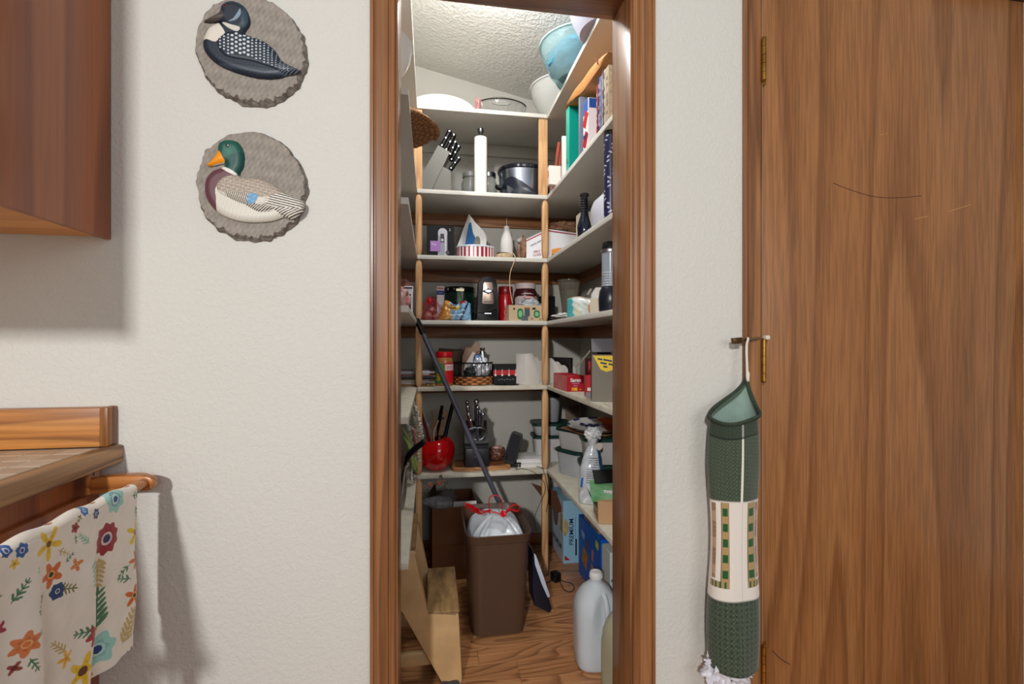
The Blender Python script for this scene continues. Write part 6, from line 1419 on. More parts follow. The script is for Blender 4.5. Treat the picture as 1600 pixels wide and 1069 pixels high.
# bread loaf bag
t = thing('snack_package', 'clear bag of brown bakery snacks behind the black phone on the cutting board', 'bag', (XY(776, 2.43), 2.432, S6 + .021))
crumple('pouch', t, (0, 0, .034), (.047, .035, .036), mat('brown_snack', (124, 78, 56), .35, var=.6, vscale=38, c2=(60, 34, 30), coat=.3), 5, .25, 3, 44, 30, None, -.033)
crumple('red_seal', t, (.004, -.01, .066), (.022, .014, .010), mat('seal_red', (150, 40, 36), .4, var=.4, vscale=70, c2=(220, 200, 190)), 7, .3, 3, 24, 16)
t = thing('smart_speaker', 'black upright device with a rounded screen leaning on its stand with a cable', 'device', (XY(800, 2.355), 2.355, S6)); t.name = 'phone_dock'; t.scale = (1.1, 1.1, 1.17)
tl = t.location.copy()
bm = BM(); loft(bm, [(-.006, .0265, .066, 5), (-.004, .0285, .068, 5), (.004, .0285, .068, 5), (.006, .0265, .066, 5)], 48, 5)
M = Matrix.Translation((.006, .0, .083)) @ Euler((0, R(17), R(-18))).to_matrix().to_4x4() @ Euler((R(90 - 8), 0, 0)).to_matrix().to_4x4()
bmesh.ops.transform(bm, matrix=M, verts=bm.verts); obj('body', bm, BLK, t)
bm = BM(); loft(bm, [(.0062, .023, .058, 6), (.0068, .023, .058, 6)], 40, 6); bmesh.ops.transform(bm, matrix=M, verts=bm.verts); obj('screen', bm, mat('screen_glass', (10, 12, 22), .05, coat=.5), t)
bm = BM(); box(bm, (.012, .025, .010), (.07, .05, .018), (0, 0, R(-18)), .004); box(bm, (.018, .026, .035), (.02, .014, .05), (R(-14), 0, R(-18)), .003); obj('stand', bm, BLKR, t)
t = thing('hardback_book', 'white hardback book, the top one of the pair on the lowest shelf', 'book', (XY(826, 2.42), 2.435, S6 + .0175), R(-3))
def wbook(t, w_, d, h):
    bm = BM(); b2(bm, (-w_ / 2, -d / 2, 0), (w_ / 2, d / 2, .002), .0006, 1); b2(bm, (-w_ / 2, -d / 2, h - .002), (w_ / 2, d / 2, h), .0006, 1); b2(bm, (-w_ / 2, -d / 2, .0021), (-w_ / 2 + .002, d / 2, h - .0021)); o = obj('cover', bm, mat('white_cover', (226, 226, 222), .4), t)
    bm = BM(); b2(bm, (-w_ / 2 + .0022, -d / 2 + .003, .0021), (w_ / 2 - .003, d / 2 - .003, h - .0021)); obj('pages', bm, WPAP, t)
wbook(t, .135, .15, .020)
t = thing('hardback_book', 'white hardback book, the bottom one of the pair on the lowest shelf', 'book', (XY(829, 2.42), 2.428, S6 + .0002), R(-1)); wbook(t, .15, .165, .0165)
t = thing('charging_cable', 'thin black cable trailing over the lowest shelf down to the floor adapter', 'cable', (0, 0, 0))
bm = BM(); BK = BLKR
def onshelf(px, py): s_ = (CZ - S6 - .002) * F / (py - 534.5); Y = s_ / (math.sin(TH) * ray(px) + math.cos(TH)); return Vector((XY(px, Y), Y, S6 + .003))
pp = [onshelf(808, 722), onshelf(812, 716), onshelf(806, 733), onshelf(815, 732.5), Vector((XY(832, 2.286), 2.283, S6 - .004)), P(846, 748, 2.272), P(852, 760, 2.27), P(850, 772, 2.268), P(841, 793, 2.25), P(835, 812, 2.24), P(838, 830, 2.23)]
tube(bm, spline(pp, 8), .0013, 6)
pp = [onshelf(812, 722), onshelf(820, 717), onshelf(828, 726), onshelf(845, 731), Vector((XY(849, 2.286), 2.283, S6 - .004)), P(853, 750, 2.268), P(857, 775, 2.265), P(853, 800, 2.262)]
tube(bm, spline(pp, 8), .0013, 6); obj('cord', bm, BK, t)['kind'] = 'stuff'
# storage tubs with green lids, back right
TUB = mat('cloudy_tub', (200, 204, 208), .35, trans=.25, ior=1.1); TUBW = mat('white_tub', (206, 204, 206), .45)
def tub(label, loc, rz, a, b, h, m=TUB, lab=None, lidm=GREENL, pw=5, name='storage_tub', lidh=.014, z0s=.86):
    t = thing(name, label, 'tub', loc, rz)
    bm = BM(); loft(bm, [(0, a * z0s - .003, b * z0s - .003, pw), (.004, a * z0s, b * z0s, pw), (h - .008, a * .97, b * .97, pw), (h, a, b, pw)], 48); obj('tub_body', bm, m, t)
    if lidh:
        bm = BM(); loft(bm, [(h + .0003, a + .006, b + .006, pw), (h + lidh - .003, a + .006, b + .006, pw), (h + lidh, a + .002, b + .002, pw), (h + lidh - .003, a - .008, b - .008, pw)], 48); obj('lid', bm, lidm, t)
    return t
cx = .625; cy = 2.50
t = tub('white tub with a green lid and printed label at the bottom behind the corner post', (cx, cy, S6), R(-3), .098, .075, .120, TUBW)
patch(t, 'faint_print', .025, .07, .05, .012, mat('pale_orange_ink', (206, 140, 110), .6), -.0715, t=.003)
bm = BM()
for k in range(3): tube(bm, spline([(.035 + k * .008, -.0745, .075), (.045 + k * .010, -.0745, .06), (.030 + k * .012, -.0745, .048), (.05 + k * .008, -.0745, .045)], 4), .0011, 5)
obj('label_drawing', bm, mat('blue_ink', (60, 90, 120), .6), t)['kind'] = 'stuff'
tub('shallow grey tub with a dark green lid stacked on the white tub', (cx - .002, cy, S6 + .1345), R(-3), .098, .075, .050, TUB)
t = thing('plastic_cup', 'tall pale plastic cup standing on the stacked tubs under the fifth shelf', 'cup', (.632, 2.485, S6 + .1995))
bm = BM(); lathe(bm, [(0, 0), (.028, 0), (.030, .003), (.040, .115), (.043, .116), (.043, .126), (.038, .127), (.036, .115), (.027, .006), (0, .005)], 44); obj('cup_body', bm, mat('pale_grey_cup', (150, 154, 158), .4), t)
t = thing('black_bag', 'black crumpled bag stuffed in the pale plastic cup', 'bag', (.632, 2.485, S6 + .30)); crumple('film', t, (0, 0, .042), (.034, .033, .032), mat('black_film', (22, 26, 28), .35), 9, .3, 2.4, 36, 24)
t = thing('tan_box', 'tan box with dark print in the back right corner under the fifth shelf', 'box', (.735, 2.52, S6 + .12), R(-20)); t.location = (.773, 2.575, S6)
carton(t, .085, .085, .33, mat('tan_box_card', (120, 100, 84), .7, var=.1, vscale=9))
bm = BM()
for q in range(3): tube(bm, spline([(-.02 + q * .006, -.043, .26 - q * .012), (.01, -.0433, .272 - q * .012), (.032, -.043, .268 - q * .01)], 4), .0022, 5)
obj('printed_curves', bm, mat('dark_ink', (24, 24, 30), .6), t)['kind'] = 'stuff'
# front stack on the right
t = tub('lower left green lidded frosted tub of the four under the floral plate', (.680, 2.20, S6), R(-62), .085, .075, .105, TUB)
tub('upper left green lidded frosted tub of the four under the floral plate', (.683, 2.19, S6 + .1195), R(-58), .086, .076, .085, mat('cloudy_tub2', (212, 208, 206), .35, trans=.2, ior=1.1))
t = tub('lower right green lidded frosted tub of the four under the floral plate', (.715, 1.965, S6), R(-10), .095, .085, .100, TUB)
tub('upper right green lidded frosted tub of the four under the floral plate', (.720, 1.965, S6 + .1145), R(-8), .093, .085, .095, mat('cloudy_tub2', (212, 208, 206), .35, trans=.2, ior=1.1))
t = thing('cardboard_piece', 'folded brown cardboard lying on the tubs below the floral plate', 'cardboard', (.700, 2.10, S6 + .222)); bm = BM()
prism(bm, [(-.115, .05), (-.06, -.13), (.02, -.16), (.12, -.10), (.12, .16), (.02, .18)], .006, Matrix(), .001); obj('sheet', bm, CARD, t, smooth=0)
t = thing('floral_plate', 'oval white plate with blue and orange painted flowers on the stacked tubs', 'plate', (.700, 1.985, S6 + .247), rot=(R(7), R(-1), R(-8)))
def plp(U, V):
    th = U * 2 * PI; a, b = .128, .105; k = V; h = np.where(k < .62, .004, .004 + .017 * ((k - .62) / .38) ** 1.3)
    return a * k * np.cos(th), b * k * np.sin(th), h
def plc(U, V, x, y, z):
    n = npnoise(x * 80, y * 80, 2); c = tuple(v + 4 * n for v in (222, 220, 216)); A, B = x, y
    c = mixc(c, ((A > .028 + .03 * n * .4) & (V < .97)) * .9, (206, 84, 34))
    for (px_, py_) in ((-.040, .03), (-.022, .046), (-.012, .02), (-.032, .005), (.004, .036), (-.055, .046)): c = mixc(c, (((A - px_) / .013) ** 2 + ((B - py_) / .017) ** 2 < 1) * .95, (30, 44, 96))
    ring = (V > .90) & (np.sin(U * 2 * PI * 9) > .15); c = mixc(c, ring * .95, (40, 62, 120)); c = mixc(c, ((V > .9) & (A > .02) & (np.sin(U * 50) > 0)) * .9, (206, 90, 40)); return c
surf('plate_top', 160, 60, plp, plc, paintmat('glaze_print', .2, 0, 1, .5, coat=.5), t, closeu=True)
surf('plate_under', 96, 20, lambda U, V: ((lambda p: (p[0] * .995, p[1] * .995, p[2] - .004))(plp(U, V))), lambda U, V, x, y, z: (206 + 0 * U, 200 + 0 * U, 192 + 0 * U), paintmat('glaze_print', .2, 0, 1, .5, coat=.5), t, closeu=True)
t = thing('clear_bag', 'tall clear bag with a blue strip and printed text standing on the lowest right shelf', 'bag', (.605, 1.80, S6)); t.name = 'clear_food_bag'
def cb(U, V):
    th = U * 2 * PI; n = npnoise(U * 9, V * 14, 5)
    a = np.interp(V, [0, .06, .5, .75, .88, 1], [.040, .046, .046, .032, .016, .024]); b = np.interp(V, [0, .06, .5, .75, .88, 1], [.030, .034, .034, .026, .016, .022])
    return a * np.cos(th) * (1 + .04 * n) + .012 * V, b * np.sin(th) * (1 + .05 * n), .002 + .245 * V
def cbc(U, V, x, y, z):
    n = npnoise(U * 26, V * 40, 8); c = tuple(v + 14 * n for v in (196, 202, 208)); c = mixc(c, ((U > .83) & (U < .93) & (V > .45)) * 1., (24, 74, 124)); c = mixc(c, ((U < .60) & (U > .55) & (V > .25) & (V < .4)) * 1., (40, 110, 176))
    ln = (U > .64) & (U < .82) & (V > .3) & (V < .72) & (np.mod(V * 60, 2) < .6) & (n > -.3); c = mixc(c, ln * .75, (50, 54, 66)); c = mixc(c, ((V < .26) & (n > .35)) * .6, (236, 238, 240)); return c
surf('film', 96, 90, cb, cbc, paintmat('clear_film_print', .18, .15, 60, .7, coat=.5), t, closeu=True)
crumple('twisted_top', t, (.012, 0, .262), (.032, .02, .022), mat('clear_twist', (214, 216, 218), .2), 4, .5, 3, 30, 20)
bm = BM(); cyl(bm, (.030, -.012, .215), .014, .004, 24, (R(90), 0, 0)); obj('round_tab', bm, mat('cream_print2', (206, 196, 180), .5), t)
t = thing('granola_box', 'torn open green and tan snack box nearest the door on the lowest right shelf', 'box', (.612, 1.600, S6), R(-12))
bm = BM(); b2(bm, (-.048, -.035, .001), (.075, .095, .075), .001, 1); obj('box_body', bm, mat('tan_snack_card', (190, 150, 110), .65), t)
bm = BM(); box(bm, (.004, .035, .088), (.14, .12, .002), (R(20), R(4), 0)); obj('green_flap', bm, mat('green_print_card', (40, 128, 66), .5, var=.35, vscale=18, c2=(150, 190, 150)), t, smooth=0)
bm = BM(); box(bm, (.012, .095, .128), (.12, .06, .003), (R(35), R(-4), 0)); obj('black_flap', bm, BLK, t, smooth=0)
bm = BM(); box(bm, (-.055, .045, .052), (.002, .11, .075), (0, R(-26), 0)); obj('side_flap', bm, mat('silver_green_card', (150, 176, 160), .4, var=.4, vscale=30, c2=(90, 100, 110)), t, smooth=0)
txt(t, 'oat', .030, (.0, .035, .0902), WHT, 'T', bold=.001).rotation_euler = (R(20), R(4), 0)
txt(t, 'K2', .022, (.028, -.0356, .058), DKTXT, 'F', bold=.001)
# ---- floor level
# Step stool (treads run along the depth, steps climb to the left)
def flz(px, py, d): return (XY(px, 0) if 0 else None)
TANP = mat('tan_plastic', (204, 166, 118), .42, var=.12, vscale=14); TRD = mat('worn_tread', (170, 134, 84), .8, var=.45, vscale=42, c2=(92, 66, 40), bump=.3, bscale=160, vstretch=(1, .25, 1))
t = thing('step_stool', 'tan plastic two step stool with dirty treads on the pantry floor', 'step stool', (-.04, 1.60, 0))
def sp(x, z): return (x + .04, z)
YF, YBK = 0.015, .335
fr = [sp(-.165, .455), sp(-.052, .455), sp(-.044, .445), sp(-.012, .238), sp(.088, .238), sp(.094, .232), sp(.105, .012), sp(.098, 0), sp(.045, 0), sp(.036, .008), sp(-.085, .265), sp(-.110, .265), sp(-.185, .0), sp(-.215, .0), sp(-.175, .45)]
for nm, ya in (('side_frame', YF), ('side_frame', YBK - .03)):
    bm = BM(); prism(bm, fr, .03, xz(ya + .03), .006); obj(nm, bm, TANP, t, smooth=40)
bm = BM(); b2(bm, (sp(-.172, 0)[0], YF + .001, .455), (sp(-.046, 0)[0], YBK - .001, .467), .004); obj('upper_tread', bm, TRD, t)
bm = BM(); b2(bm, (sp(-.010, 0)[0], YF + .001, .238), (sp(.096, 0)[0], YBK - .001, .249), .004); obj('lower_tread', bm, TRD, t)
bm = BM(); b2(bm, (sp(.078, 0)[0], YF + .031, .02), (sp(.092, 0)[0], YBK - .031, .237), .002); obj('riser_panel', bm, TANP, t)
bm = BM(); b2(bm, (sp(-.185, 0)[0], YF + .032, .055), (sp(.02, 0)[0], YF + .052, .100), .006); obj('cross_brace', bm, TANP, t)
bm = BM(); b2(bm, (sp(-.185, 0)[0], YBK - .052, .055), (sp(.02, 0)[0], YBK - .032, .100), .006); obj('cross_brace', bm, TANP, t)
bm = BM(); prism(bm, smooth_poly([(.078, .002), (.078, .020), (.10, .018), (.125, .020), (.135, .012), (.130, .002)], 3), .0008, xz(YF - .0002)); obj('rubber_foot', bm, mat('dirty_grey_rubber', (84, 78, 72), .9, var=.4, vscale=60), t)
# cardboard box with clear plastic behind the stool
t = thing('cardboard_box', 'open brown cardboard box of clear plastic behind the step stool', 'box', (XY(704, 2.31) + .02, 2.475, 0), R(2))
bm = BM(); Wc, Dc, Hc = .22, .28, .345
for lo_, hi_ in (((-Wc / 2, -Dc / 2, 0), (Wc / 2, -Dc / 2 + .004, Hc)), ((-Wc / 2, Dc / 2 - .004, 0), (Wc / 2, Dc / 2, Hc)), ((-Wc / 2, -Dc / 2 + .004, 0), (-Wc / 2 + .004, Dc / 2 - .004, Hc)), ((Wc / 2 - .004, -Dc / 2 + .004, 0), (Wc / 2, Dc / 2 - .004, Hc)), ((-Wc / 2 + .004, -Dc / 2 + .004, .24), (Wc / 2 - .004, Dc / 2 - .004, .244))): b2(bm, lo_, hi_)
obj('box_walls', bm, mat('dark_cardboard', (120, 74, 44), .8, var=.1, vscale=10), t, smooth=0)
bm = BM(); box(bm, (-Wc / 2 + .014, .01, Hc + .018), (.045, Dc - .02, .003), (0, R(-55), 0)); obj('flap', bm, mat('dark_cardboard_inside', (96, 78, 66), .8), t, smooth=0)
bm = BM(); box(bm, (.01, -.10, Hc - .055), (Wc - .03, .006, .13), (R(-14), 0, R(-3))); obj('white_insert', bm, WPAP, t, smooth=0)
bm = BM(); box(bm, (0, -Dc / 2 - .0008, Hc * .56), (Wc * .98, .0012, .045)); obj('parcel_tape', bm, mat('tape_brown', (112, 70, 40), .3), t, smooth=0)
t = thing('clear_plastic_bottle', 'empty clear plastic bottle lying on top of the cardboard box', 'bottle', (XY(703, 2.40), 2.37, .352), rot=(R(74), R(0), R(-58)))
bm = BM(); lathe(bm, [(0, 0), (.028, 0), (.031, .006), (.031, .085), (.024, .11), (.014, .125), (.0135, .15), (.0115, .15), (.0115, .126), (.021, .11), (.029, .084), (.029, .008), (0, .004)], 36); obj('bottle_wall', bm, CLEARP, t)
bm = BM()
for zz in (.128, .134, .140): lathe(bm, [(.0135, zz), (.0165, zz + .001), (.0165, zz + .003), (.0135, zz + .004)], 28)
obj('neck_thread', bm, CLEARP, t)['kind'] = 'stuff'
t = thing('clear_packaging', 'crumpled clear packaging piled at the back of the cardboard box', 'packaging', (XY(690, 2.45), 2.50, .245)); crumple('film', t, (.03, .03, .085), (.045, .04, .04), mat('dark_clear_film', (236, 239, 243), .06, trans=.9, ior=1.15), 8, .35, 2.6, 60, 40, None, -.095)
# wastebasket
WCX = .262; WCY = 2.005
t = thing('wastebasket', 'brown plastic wastebasket lined with a white bag in the middle of the pantry floor', 'wastebasket', (WCX, WCY, 0))
BRN = mat('brown_plastic', (82, 58, 44), .4, var=.04, vscale=20)
bm = BM(); Hh = .40
secs = [(0, .098, .140, 7), (.004, .103, .146, 7), (.20, .113, .163, 7), (Hh - .035, .120, .176, 7), (Hh - .030, .126, .184, 7), (Hh - .004, .129, .188, 7), (Hh, .131, .190, 7), (Hh + .003, .128, .187, 7), (Hh - .004, .124, .183, 7), (Hh - .04, .117, .173, 7), (.03, .10, .143, 7), (.008, .09, .13, 7)]
loft(bm, secs, 72, 7, True, True); obj('bin_body', bm, BRN, t)
bm = BM()
for x in (-.078, .078): box(bm, (x, -.1485, .19), (.003, .006, .34), (R(4.6), 0, 0))
obj('front_rib', bm, BRN, t)['kind'] = 'stuff'
tl_ = Vector((WCX, WCY, 0))
t = thing('bin_liner', 'white plastic bin bag with red drawstrings inside the brown wastebasket', 'bin bag', (WCX, WCY, 0))
def bag(U, V):
    th = U * 2 * PI; k = 1 - V; ct, st = np.cos(th), np.sin(th); pw = 2 / 5
    a = .114 * np.sign(ct) * np.abs(ct) ** pw; b = .165 * np.sign(st) * np.abs(st) ** pw
    n = npnoise(U * 20, V * 8, 3); n2 = npnoise(np.cos(th) * 5 * k, np.sin(th) * 5 * k, 9); puck = np.sin(th * 13 + n * 2) * .006 * np.sin(V * PI)
    dome = .305 + .112 * np.sqrt(np.clip(1 - k ** 2.6, 0, 1)) + .010 * n2 * V
    x = a * k + puck * ct + .004 + .010 * V; y = b * k + puck * st + .02 * V
    return x, y, dome + .0
surf('bag_film', 160, 60, bag, lambda U, V, x, y, z: tuple(v - 6 * npnoise(U * 40, V * 20, 4) for v in (206, 214, 222)), paintmat('bin_film', .3, .25, 30, .6, 0, .2), t, closeu=True)
RS = mat('red_drawstring', (206, 16, 30), .35)
def rib(pts, w_=.0045): 
    bm = BM(); tube(bm, [p - tl_ for p in spline(pts, 8)], w_, 8, flat=.45); return obj('drawstring', bm, RS, t)
rib([P(765, 803, 1.93), P(764, 785, 1.93), P(766, 777, 1.93), P(775, 774, 1.93), P(783, 781, 1.93), P(785, 797, 1.92), P(787, 807, 1.89)], .0042)
rib([P(787, 807, 1.885), P(794, 796, 1.93), P(803, 789, 1.95), P(811, 791, 1.95), P(809, 799, 1.94), P(799, 797, 1.93), P(790, 802, 1.90)], .0038)
rib([P(787, 808, 1.885), P(778, 802, 1.90), P(762, 800, 1.91), P(748, 803, 1.90), P(740, 797, 1.90)], .004)
rib([P(767, 797, 1.92), P(755, 799, 1.89), P(745, 795, 1.87), P(735, 789, 1.86), P(727, 787, 1.85)], .006)
for i, (dx, dy) in enumerate(((0, 0), (3, 4), (-1, 5), (5, 1), (8, 6))):
    rib([P(727 + dx, 787 + dy * .6, 1.845 + i * .006), P(736 + dx, 792 + dy, 1.85 + i * .006), P(746 + dx * .6, 800 + dy * .3, 1.865 + i * .006), P(752, 803, 1.88)], .005)
rib([P(787, 808, 1.884), P(783, 804, 1.89), P(786, 800, 1.90), P(790, 806, 1.885)], .006)
# mop: long grey handle, flat head beside the bin
t = thing('flat_mop', 'long grey blue mop handle leaning from behind the bin to the left post', 'mop', (0, 0, 0))
ptop = P(650.5, 498, 2.262); pbot = P(779, 783, 2.262); d = (pbot - ptop).normalized()
MG = mat('grey_blue_tube', (92, 92, 106), .35, .3)
bm = BM(); tube(bm, [ptop + d * .055, pbot + d * .40], .0115, 16); obj('handle', bm, MG, t)
bm = BM(); tube(bm, [ptop, ptop + d * .004, ptop + d * .03, ptop + d * .055, ptop + d * .075], [.009, .0125, .0135, .013, .0145], 16); obj('grip', bm, BLK, t)
e_ = pbot + d * .40
t.location = (0, 0, 0)
bm = BM(); hp_ = [Vector((e_.x, 2.235, e_.z)), Vector((.478, 2.20, .02))]
tube(bm, [e_, e_ + d * .02], .016, 14); obj('joint', bm, BLK, t)
t = thing('dustpan', 'navy and white dustpan standing against the right side of the wastebasket', 'dustpan', (.425, 2.03, 0))
q0, q1, q2, q3 = P(829, 873, 2.02), P(833, 878, 1.98), P(857, 955, 1.98), P(829, 935, 2.02)
bm = BM(); pl_ = [(-.006, .26), (.002, .255), (.035, .16), (.075, .02), (.065, .002), (.0, .04), (-.006, .12)]
prism(bm, pl_, .10, xz(.05), .002); obj('pan', bm, mat('navy_plastic', (22, 28, 44), .35), t)
bm = BM(); prism(bm, [(-.002, .258), (.006, .25), (.036, .165), (.066, .075), (.056, .070), (.030, .13), (.002, .21)], .006, xz(-.051), .001); obj('white_face', bm, mat('lilac_white', (206, 212, 232), .4), t)
# plug adapter and its lead
t = thing('power_adapter', 'black power adapter with a coiled lead on the pantry floor', 'adapter', (.575, 2.335, 0))
def onfl(px, py, z=.004): s_ = (CZ - z) * F / (py - 534.5); Y = s_ / (math.sin(TH) * ray(px) + math.cos(TH)); return Vector((XY(px, Y), Y, z))
q = onfl(868, 908, 0); t.location = q
bm = BM(); box(bm, (0, 0, .022), (.036, .045, .042), (0, 0, R(20)), .006, 3); obj('housing', bm, BLK, t)
bm = BM(); tube(bm, [p - q for p in spline([onfl(862, 908) , onfl(850, 911), onfl(846, 905), onfl(850, 890)], 6)], .0018, 6)
tube(bm, [p - q for p in spline([onfl(875, 908), onfl(880, 920), onfl(890, 925), onfl(897, 920), onfl(893, 912), onfl(882, 909), onfl(876, 906)], 6)], .0018, 6)
tube(bm, [Vector((-.006, -.02, .03)), Vector((-.02, -.03, .015)), onfl(862, 908) - q], .0018, 6)
obj('lead', bm, BLKR, t)['kind'] = 'stuff'
t = thing('corner_card', 'dark brown triangular board poking out under the lowest shelf by the right post', 'board', (0, 0, 0)); t.name = 'brown_board'
bm = BM(); ps = [P(829.5, 754.5, 2.45), P(868, 768, 2.45), P(880, 800, 2.45), P(868, 800, 2.45), P(846, 776, 2.45)]
prism(bm, [(p.x, p.z) for p in ps], .006, xz(2.45), .001); obj('board', bm, mat('umber_board', (92, 54, 32), .7), t)
t = thing('brown_crate', 'small brown box on the floor behind the corner post', 'box', (.455, 2.52, 0), R(2)); t.name = 'floor_box'; carton(t, .12, .10, .05, CARD)
# cracker boxes under the right shelf
LB = mat('pale_blue_box', (150, 196, 222), .45); WB_ = mat('ice_white_box', (196, 208, 222), .45)
t = thing('cracker_box', 'pale blue cracker box reading PREMIUM on the floor under the right shelf', 'box', (.640, 2.375, 0), R(-3)); 
q = onfl(880, 881, 0); ang = 0; t.location = q; t.rotation_euler = (0, 0, 0); wb = .145
Hb = ZZ(783, q.x, q.y)
bm = BM(); b2(bm, (0, 0, 0), (wb, .245, Hb), .001, 1); obj('box_body', bm, LB, t)
patch(t, 'front_panel', .123, Hb / 2, .243, Hb - .004, WB_, -.0002, face='L')
txt(t, 'PREMIUM', .033, (.044, -.0008, Hb * .50), mat('navy_ink', (22, 50, 96), .5), 'F', bold=.0003, spin=R(90), sx=1)
patch(t, 'dark_bar', .068, .080, .008, .085, DKTXT, -.0004); patch(t, 'thin_line', .064, .18, .0015, .11, mat('navy_ink', (22, 50, 96), .5), -.0004)
bm = BM(); prism(bm, [(.008, .016), (.036, .016), (.008, .042)], .0008, xz(-.0002)); obj('red_triangle', bm, RED, t, smooth=0)
CRK = mat('cracker_print', (214, 180, 112), .6, var=.3, vscale=50)
bm = BM(); prism(bm, smooth_poly([(.002, .17), (.008, .225), (.022, .215), (.029, .185), (.022, .155), (.008, .14)], 3), .0009, xz(-.0002)); obj('printed_cracker', bm, CRK, t, smooth=0)
bm = BM(); box(bm, (-.0008, .03, .20), (.001, .05, .09)); obj('printed_cracker', bm, CRK, t, smooth=0)
bm = BM(); lathe(bm, [(0, 0), (.058, 0), (.058, .001), (0, .001)], 36, (-.0004, .15, .235), (0, R(-90), 0), sx=1.6, sy=1); obj('printed_bowl', bm, mat('brown_bowl_print', (110, 70, 56), .5), t, smooth=0)
txt(t, 'PREMIUM', .042, (-.0006, .12, .07), mat('navy_ink', (22, 50, 96), .5), 'L', bold=.001)

t = thing('white_carton', 'white paper carton wedged on top of the pale blue cracker box', 'box', tuple(q + Vector((.0, .0, Hb + .0008))), ang); t.name = 'paper_carton'
bm = BM(); box(bm, (wb * .55, .06, .030), (.09, .12, .056), None, .003); obj('box_body', bm, mat('dotted_white', (206, 202, 196), .7), t); txt(t, ':.', .03, (.028, -.0006, .03), DKTXT, 'F')
t.rotation_euler = (0, 0, ang + .12)
BLU = mat('royal_blue_box', (10, 96, 196), .4)
t = thing('cracker_box', 'royal blue cracker box with orange crackers nearest the door under the right shelf', 'box', (0, 0, 0)); 
q = onfl(905.5, 905, 0); t.location = (q.x + .012, 2.235, 0); t.location = (.721, 2.00, 0); Hb2 = .282
bm = BM(); b2(bm, (0, 0, 0), (.10, .32, Hb2), .001, 1); obj('box_body', bm, BLU, t)
OCR = mat('orange_cracker_print', (206, 140, 66), .6, var=.25, vscale=40)
for (y_, z_, sz) in ((.10, .07, .085), (.22, .11, .07)):
    bm = BM(); box(bm, (-.0006, y_, z_), (.0009, sz, sz * 1.1), (R(20), 0, 0)); obj('printed_cracker', bm, OCR, t, smooth=0)
for (y_, z_, s1, s2, mm) in ((.25, .21, .04, .03, mat('pale_blue_print', (150, 176, 214), .45)), (.11, .17, .02, .05, mat('salmon_print', (206, 120, 100), .5)), (.05, .24, .035, .03, mat('lime_print', (196, 206, 70), .5)), (.18, .19, .02, .06, mat('brown_bowl_print', (110, 70, 56), .5))):
    bm = BM(); box(bm, (-.0006, y_, z_), (.0009, s1, s2), (R(10), 0, 0)); obj('printed_patch', bm, mm, t, smooth=0)

patch(t, 'side_label', .062, .17, .05, .09, mat('white_print', (232, 228, 230), .4), -.0003)
bm = BM()
for k in range(6): box(bm, (.062, -.0012, .138 + k * .012), (.040, .0006, .003))
obj('label_lines', bm, mat('grey_ink', (130, 126, 130), .6), t, smooth=0)['kind'] = 'stuff'
t = thing('cracker_box', 'dark brown and white carton lying under the right shelf on top of the blue box', 'box', (.655, 1.925, Hb2 + .0006)); t.name = 'flat_carton'
carton(t, .09, .20, .05, mat('umber_box', (96, 58, 38), .6, var=.5, vscale=18, c2=(160, 150, 130)))
t.location = (.775, 2.16, Hb2 + .0006)
t = thing('white_blue_box', 'small white and teal box beside the water jug under the right shelf', 'box', (.745, 1.845, 0)); t.name = 'teal_box'
carton(t, .12, .09, .315, mat('white_teal_box', (206, 216, 216), .5)); bm = BM(); prism(bm, [(-.055, .20), (.055, .27), (.055, .285), (-.055, .21)], .0008, xz(-.0453)); obj('teal_stripe', bm, mat('teal_stripe', (20, 120, 140), .5), t, smooth=0); patch(t, 'red_mark', -.02, .16, .025, .03, RED, -.0465)
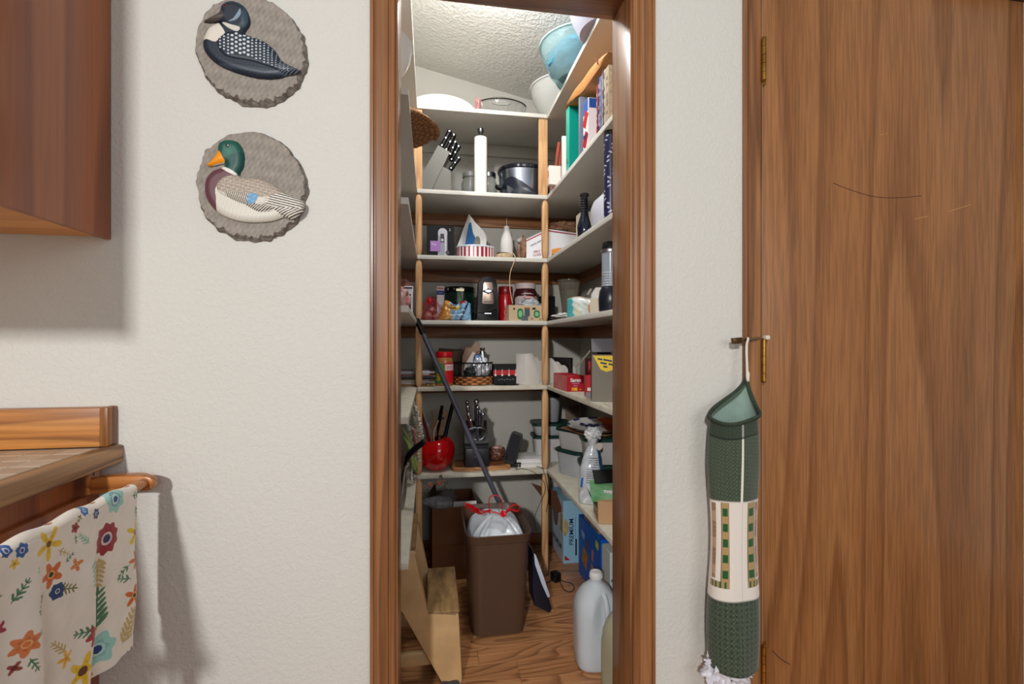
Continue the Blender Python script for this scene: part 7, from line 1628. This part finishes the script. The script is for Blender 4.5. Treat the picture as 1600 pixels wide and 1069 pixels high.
# water jugs
HA = R(-74)
def jug(label, x, y, rz, fill, mm):
    t = thing('water_jug', label, 'jug', (x, y, 0), rz)
    bm = BM(); secs = [(0, .066, .066, 3.4), (.004, .073, .073, 3.6), (.012, .076, .076, 3.8), (.10, .077, .077, 3.6), (.165, .078, .078, 3.2), (.20, .076, .076, 2.8), (.23, .068, .068, 2.5), (.258, .050, .050, 2.2), (.275, .031, .031, 2), (.282, .022, .022, 2), (.292, .020, .020, 2)]
    loft(bm, secs, 64, 4)
    # handle recess on the front left corner
    for v in bm.verts:
        if .13 < v.co.z < .262:
            a = math.atan2(v.co.y, v.co.x); da = abs((a - HA + PI) % (2 * PI) - PI)
            k = max(0, 1 - da / .62) * math.sin(PI * (v.co.z - .13) / .132); kk = min(1, k * 1.6) * .022
            v.co.x -= math.cos(a) * kk; v.co.y -= math.sin(a) * kk
    bmesh.ops.subdivide_edges(bm, edges=bm.edges[:], cuts=1, smooth=.6, use_grid_fill=True)
    obj('bottle', bm, mm, t, smooth=60)
    bm = BM(); loft(bm, [(.006, .068, .068, 3.6), (.014, .0735, .0735, 3.8), (.10, .0745, .0745, 3.6), (.130, .0745, .0745, 3.6)], 48); obj('water', bm, mat('water_body', (206, 216, 222), .2, trans=.1), t)
    bm = BM(); a = HA; pts = [Vector((math.cos(a) * r_, math.sin(a) * r_, z)) for r_, z in ((.052, .258), (.066, .246), (.0765, .22), (.079, .185), (.076, .15), (.066, .135))]
    tube(bm, spline(pts, 6), .0095, 12, flat=.8); obj('grip', bm, mm, t)
    bm = BM(); lathe(bm, [(0, .2925), (.0215, .2925), (.0222, .294), (.0222, .310), (.0200, .3145), (.016, .315), (.0155, .3138), (0, .3138)], 36); 
    obj('cap', bm, mat('cap_white', (226, 224, 224), .45), t)
    bm = BM()
    for k in range(28): aa = k * 2 * PI / 28; box(bm, (.0223 * math.cos(aa), .0223 * math.sin(aa), .302), (.0012, .0012, .015), (0, 0, aa))
    obj('cap_ridges', bm, mat('cap_white', (226, 224, 224), .45), t)['kind'] = 'stuff'
    return t
q = onfl(930, 1030, 0)
JM = mat('milky_water', (226, 234, 240), .22, trans=.30, ior=1.12, spec=.5, coat=.2)
jx = XY(932, 1.66)
jug('nearly clear gallon water jug with a white cap on the floor by the right jamb', jx, 1.665, R(-6), .6, JM)
jug('milky yellowish jug mostly hidden behind the right door jamb', .625, 1.475, R(10), .6, mat('yellow_milky', (206, 206, 176), .25, trans=.3, ior=1.15))
# ------------------------------------------------------------ groups of repeats
GP = {'shelf_board': 'white pantry shelf boards', 'shelf_post': 'wooden posts between the pantry shelves', 'woven_placemat': 'woven placemats on the left second shelf', 'book': 'books in the row on the right second shelf',
      'duck_plaque': 'duck plaques on the kitchen wall', 'mixing_bowl': 'plastic bowls on the top right shelf', 'glass_jar': 'glass jars behind the paper towel roll', 'hardback_book': 'white hardbacks on the lowest shelf',
      'storage_tub': 'storage tubs with green lids on the lowest shelf', 'water_jug': 'gallon jugs on the pantry floor', 'cracker_box': 'cracker boxes under the right shelf', 'letter_sorter': 'scalloped letter sorters on the fifth shelf', 'foil_box': 'boxes beside the wrap box on the fifth shelf'}
import re as _re
for o in list(C.objects):
    if o.parent is None and 'label' in o:
        k = _re.sub(r'\.\d+$', '', o.name)
        if k in GP: o['group'] = GP[k]
        n = len(o['label'].split())
        if n > 16 or n < 4: print('LABEL LEN', n, o.name, o['label'])
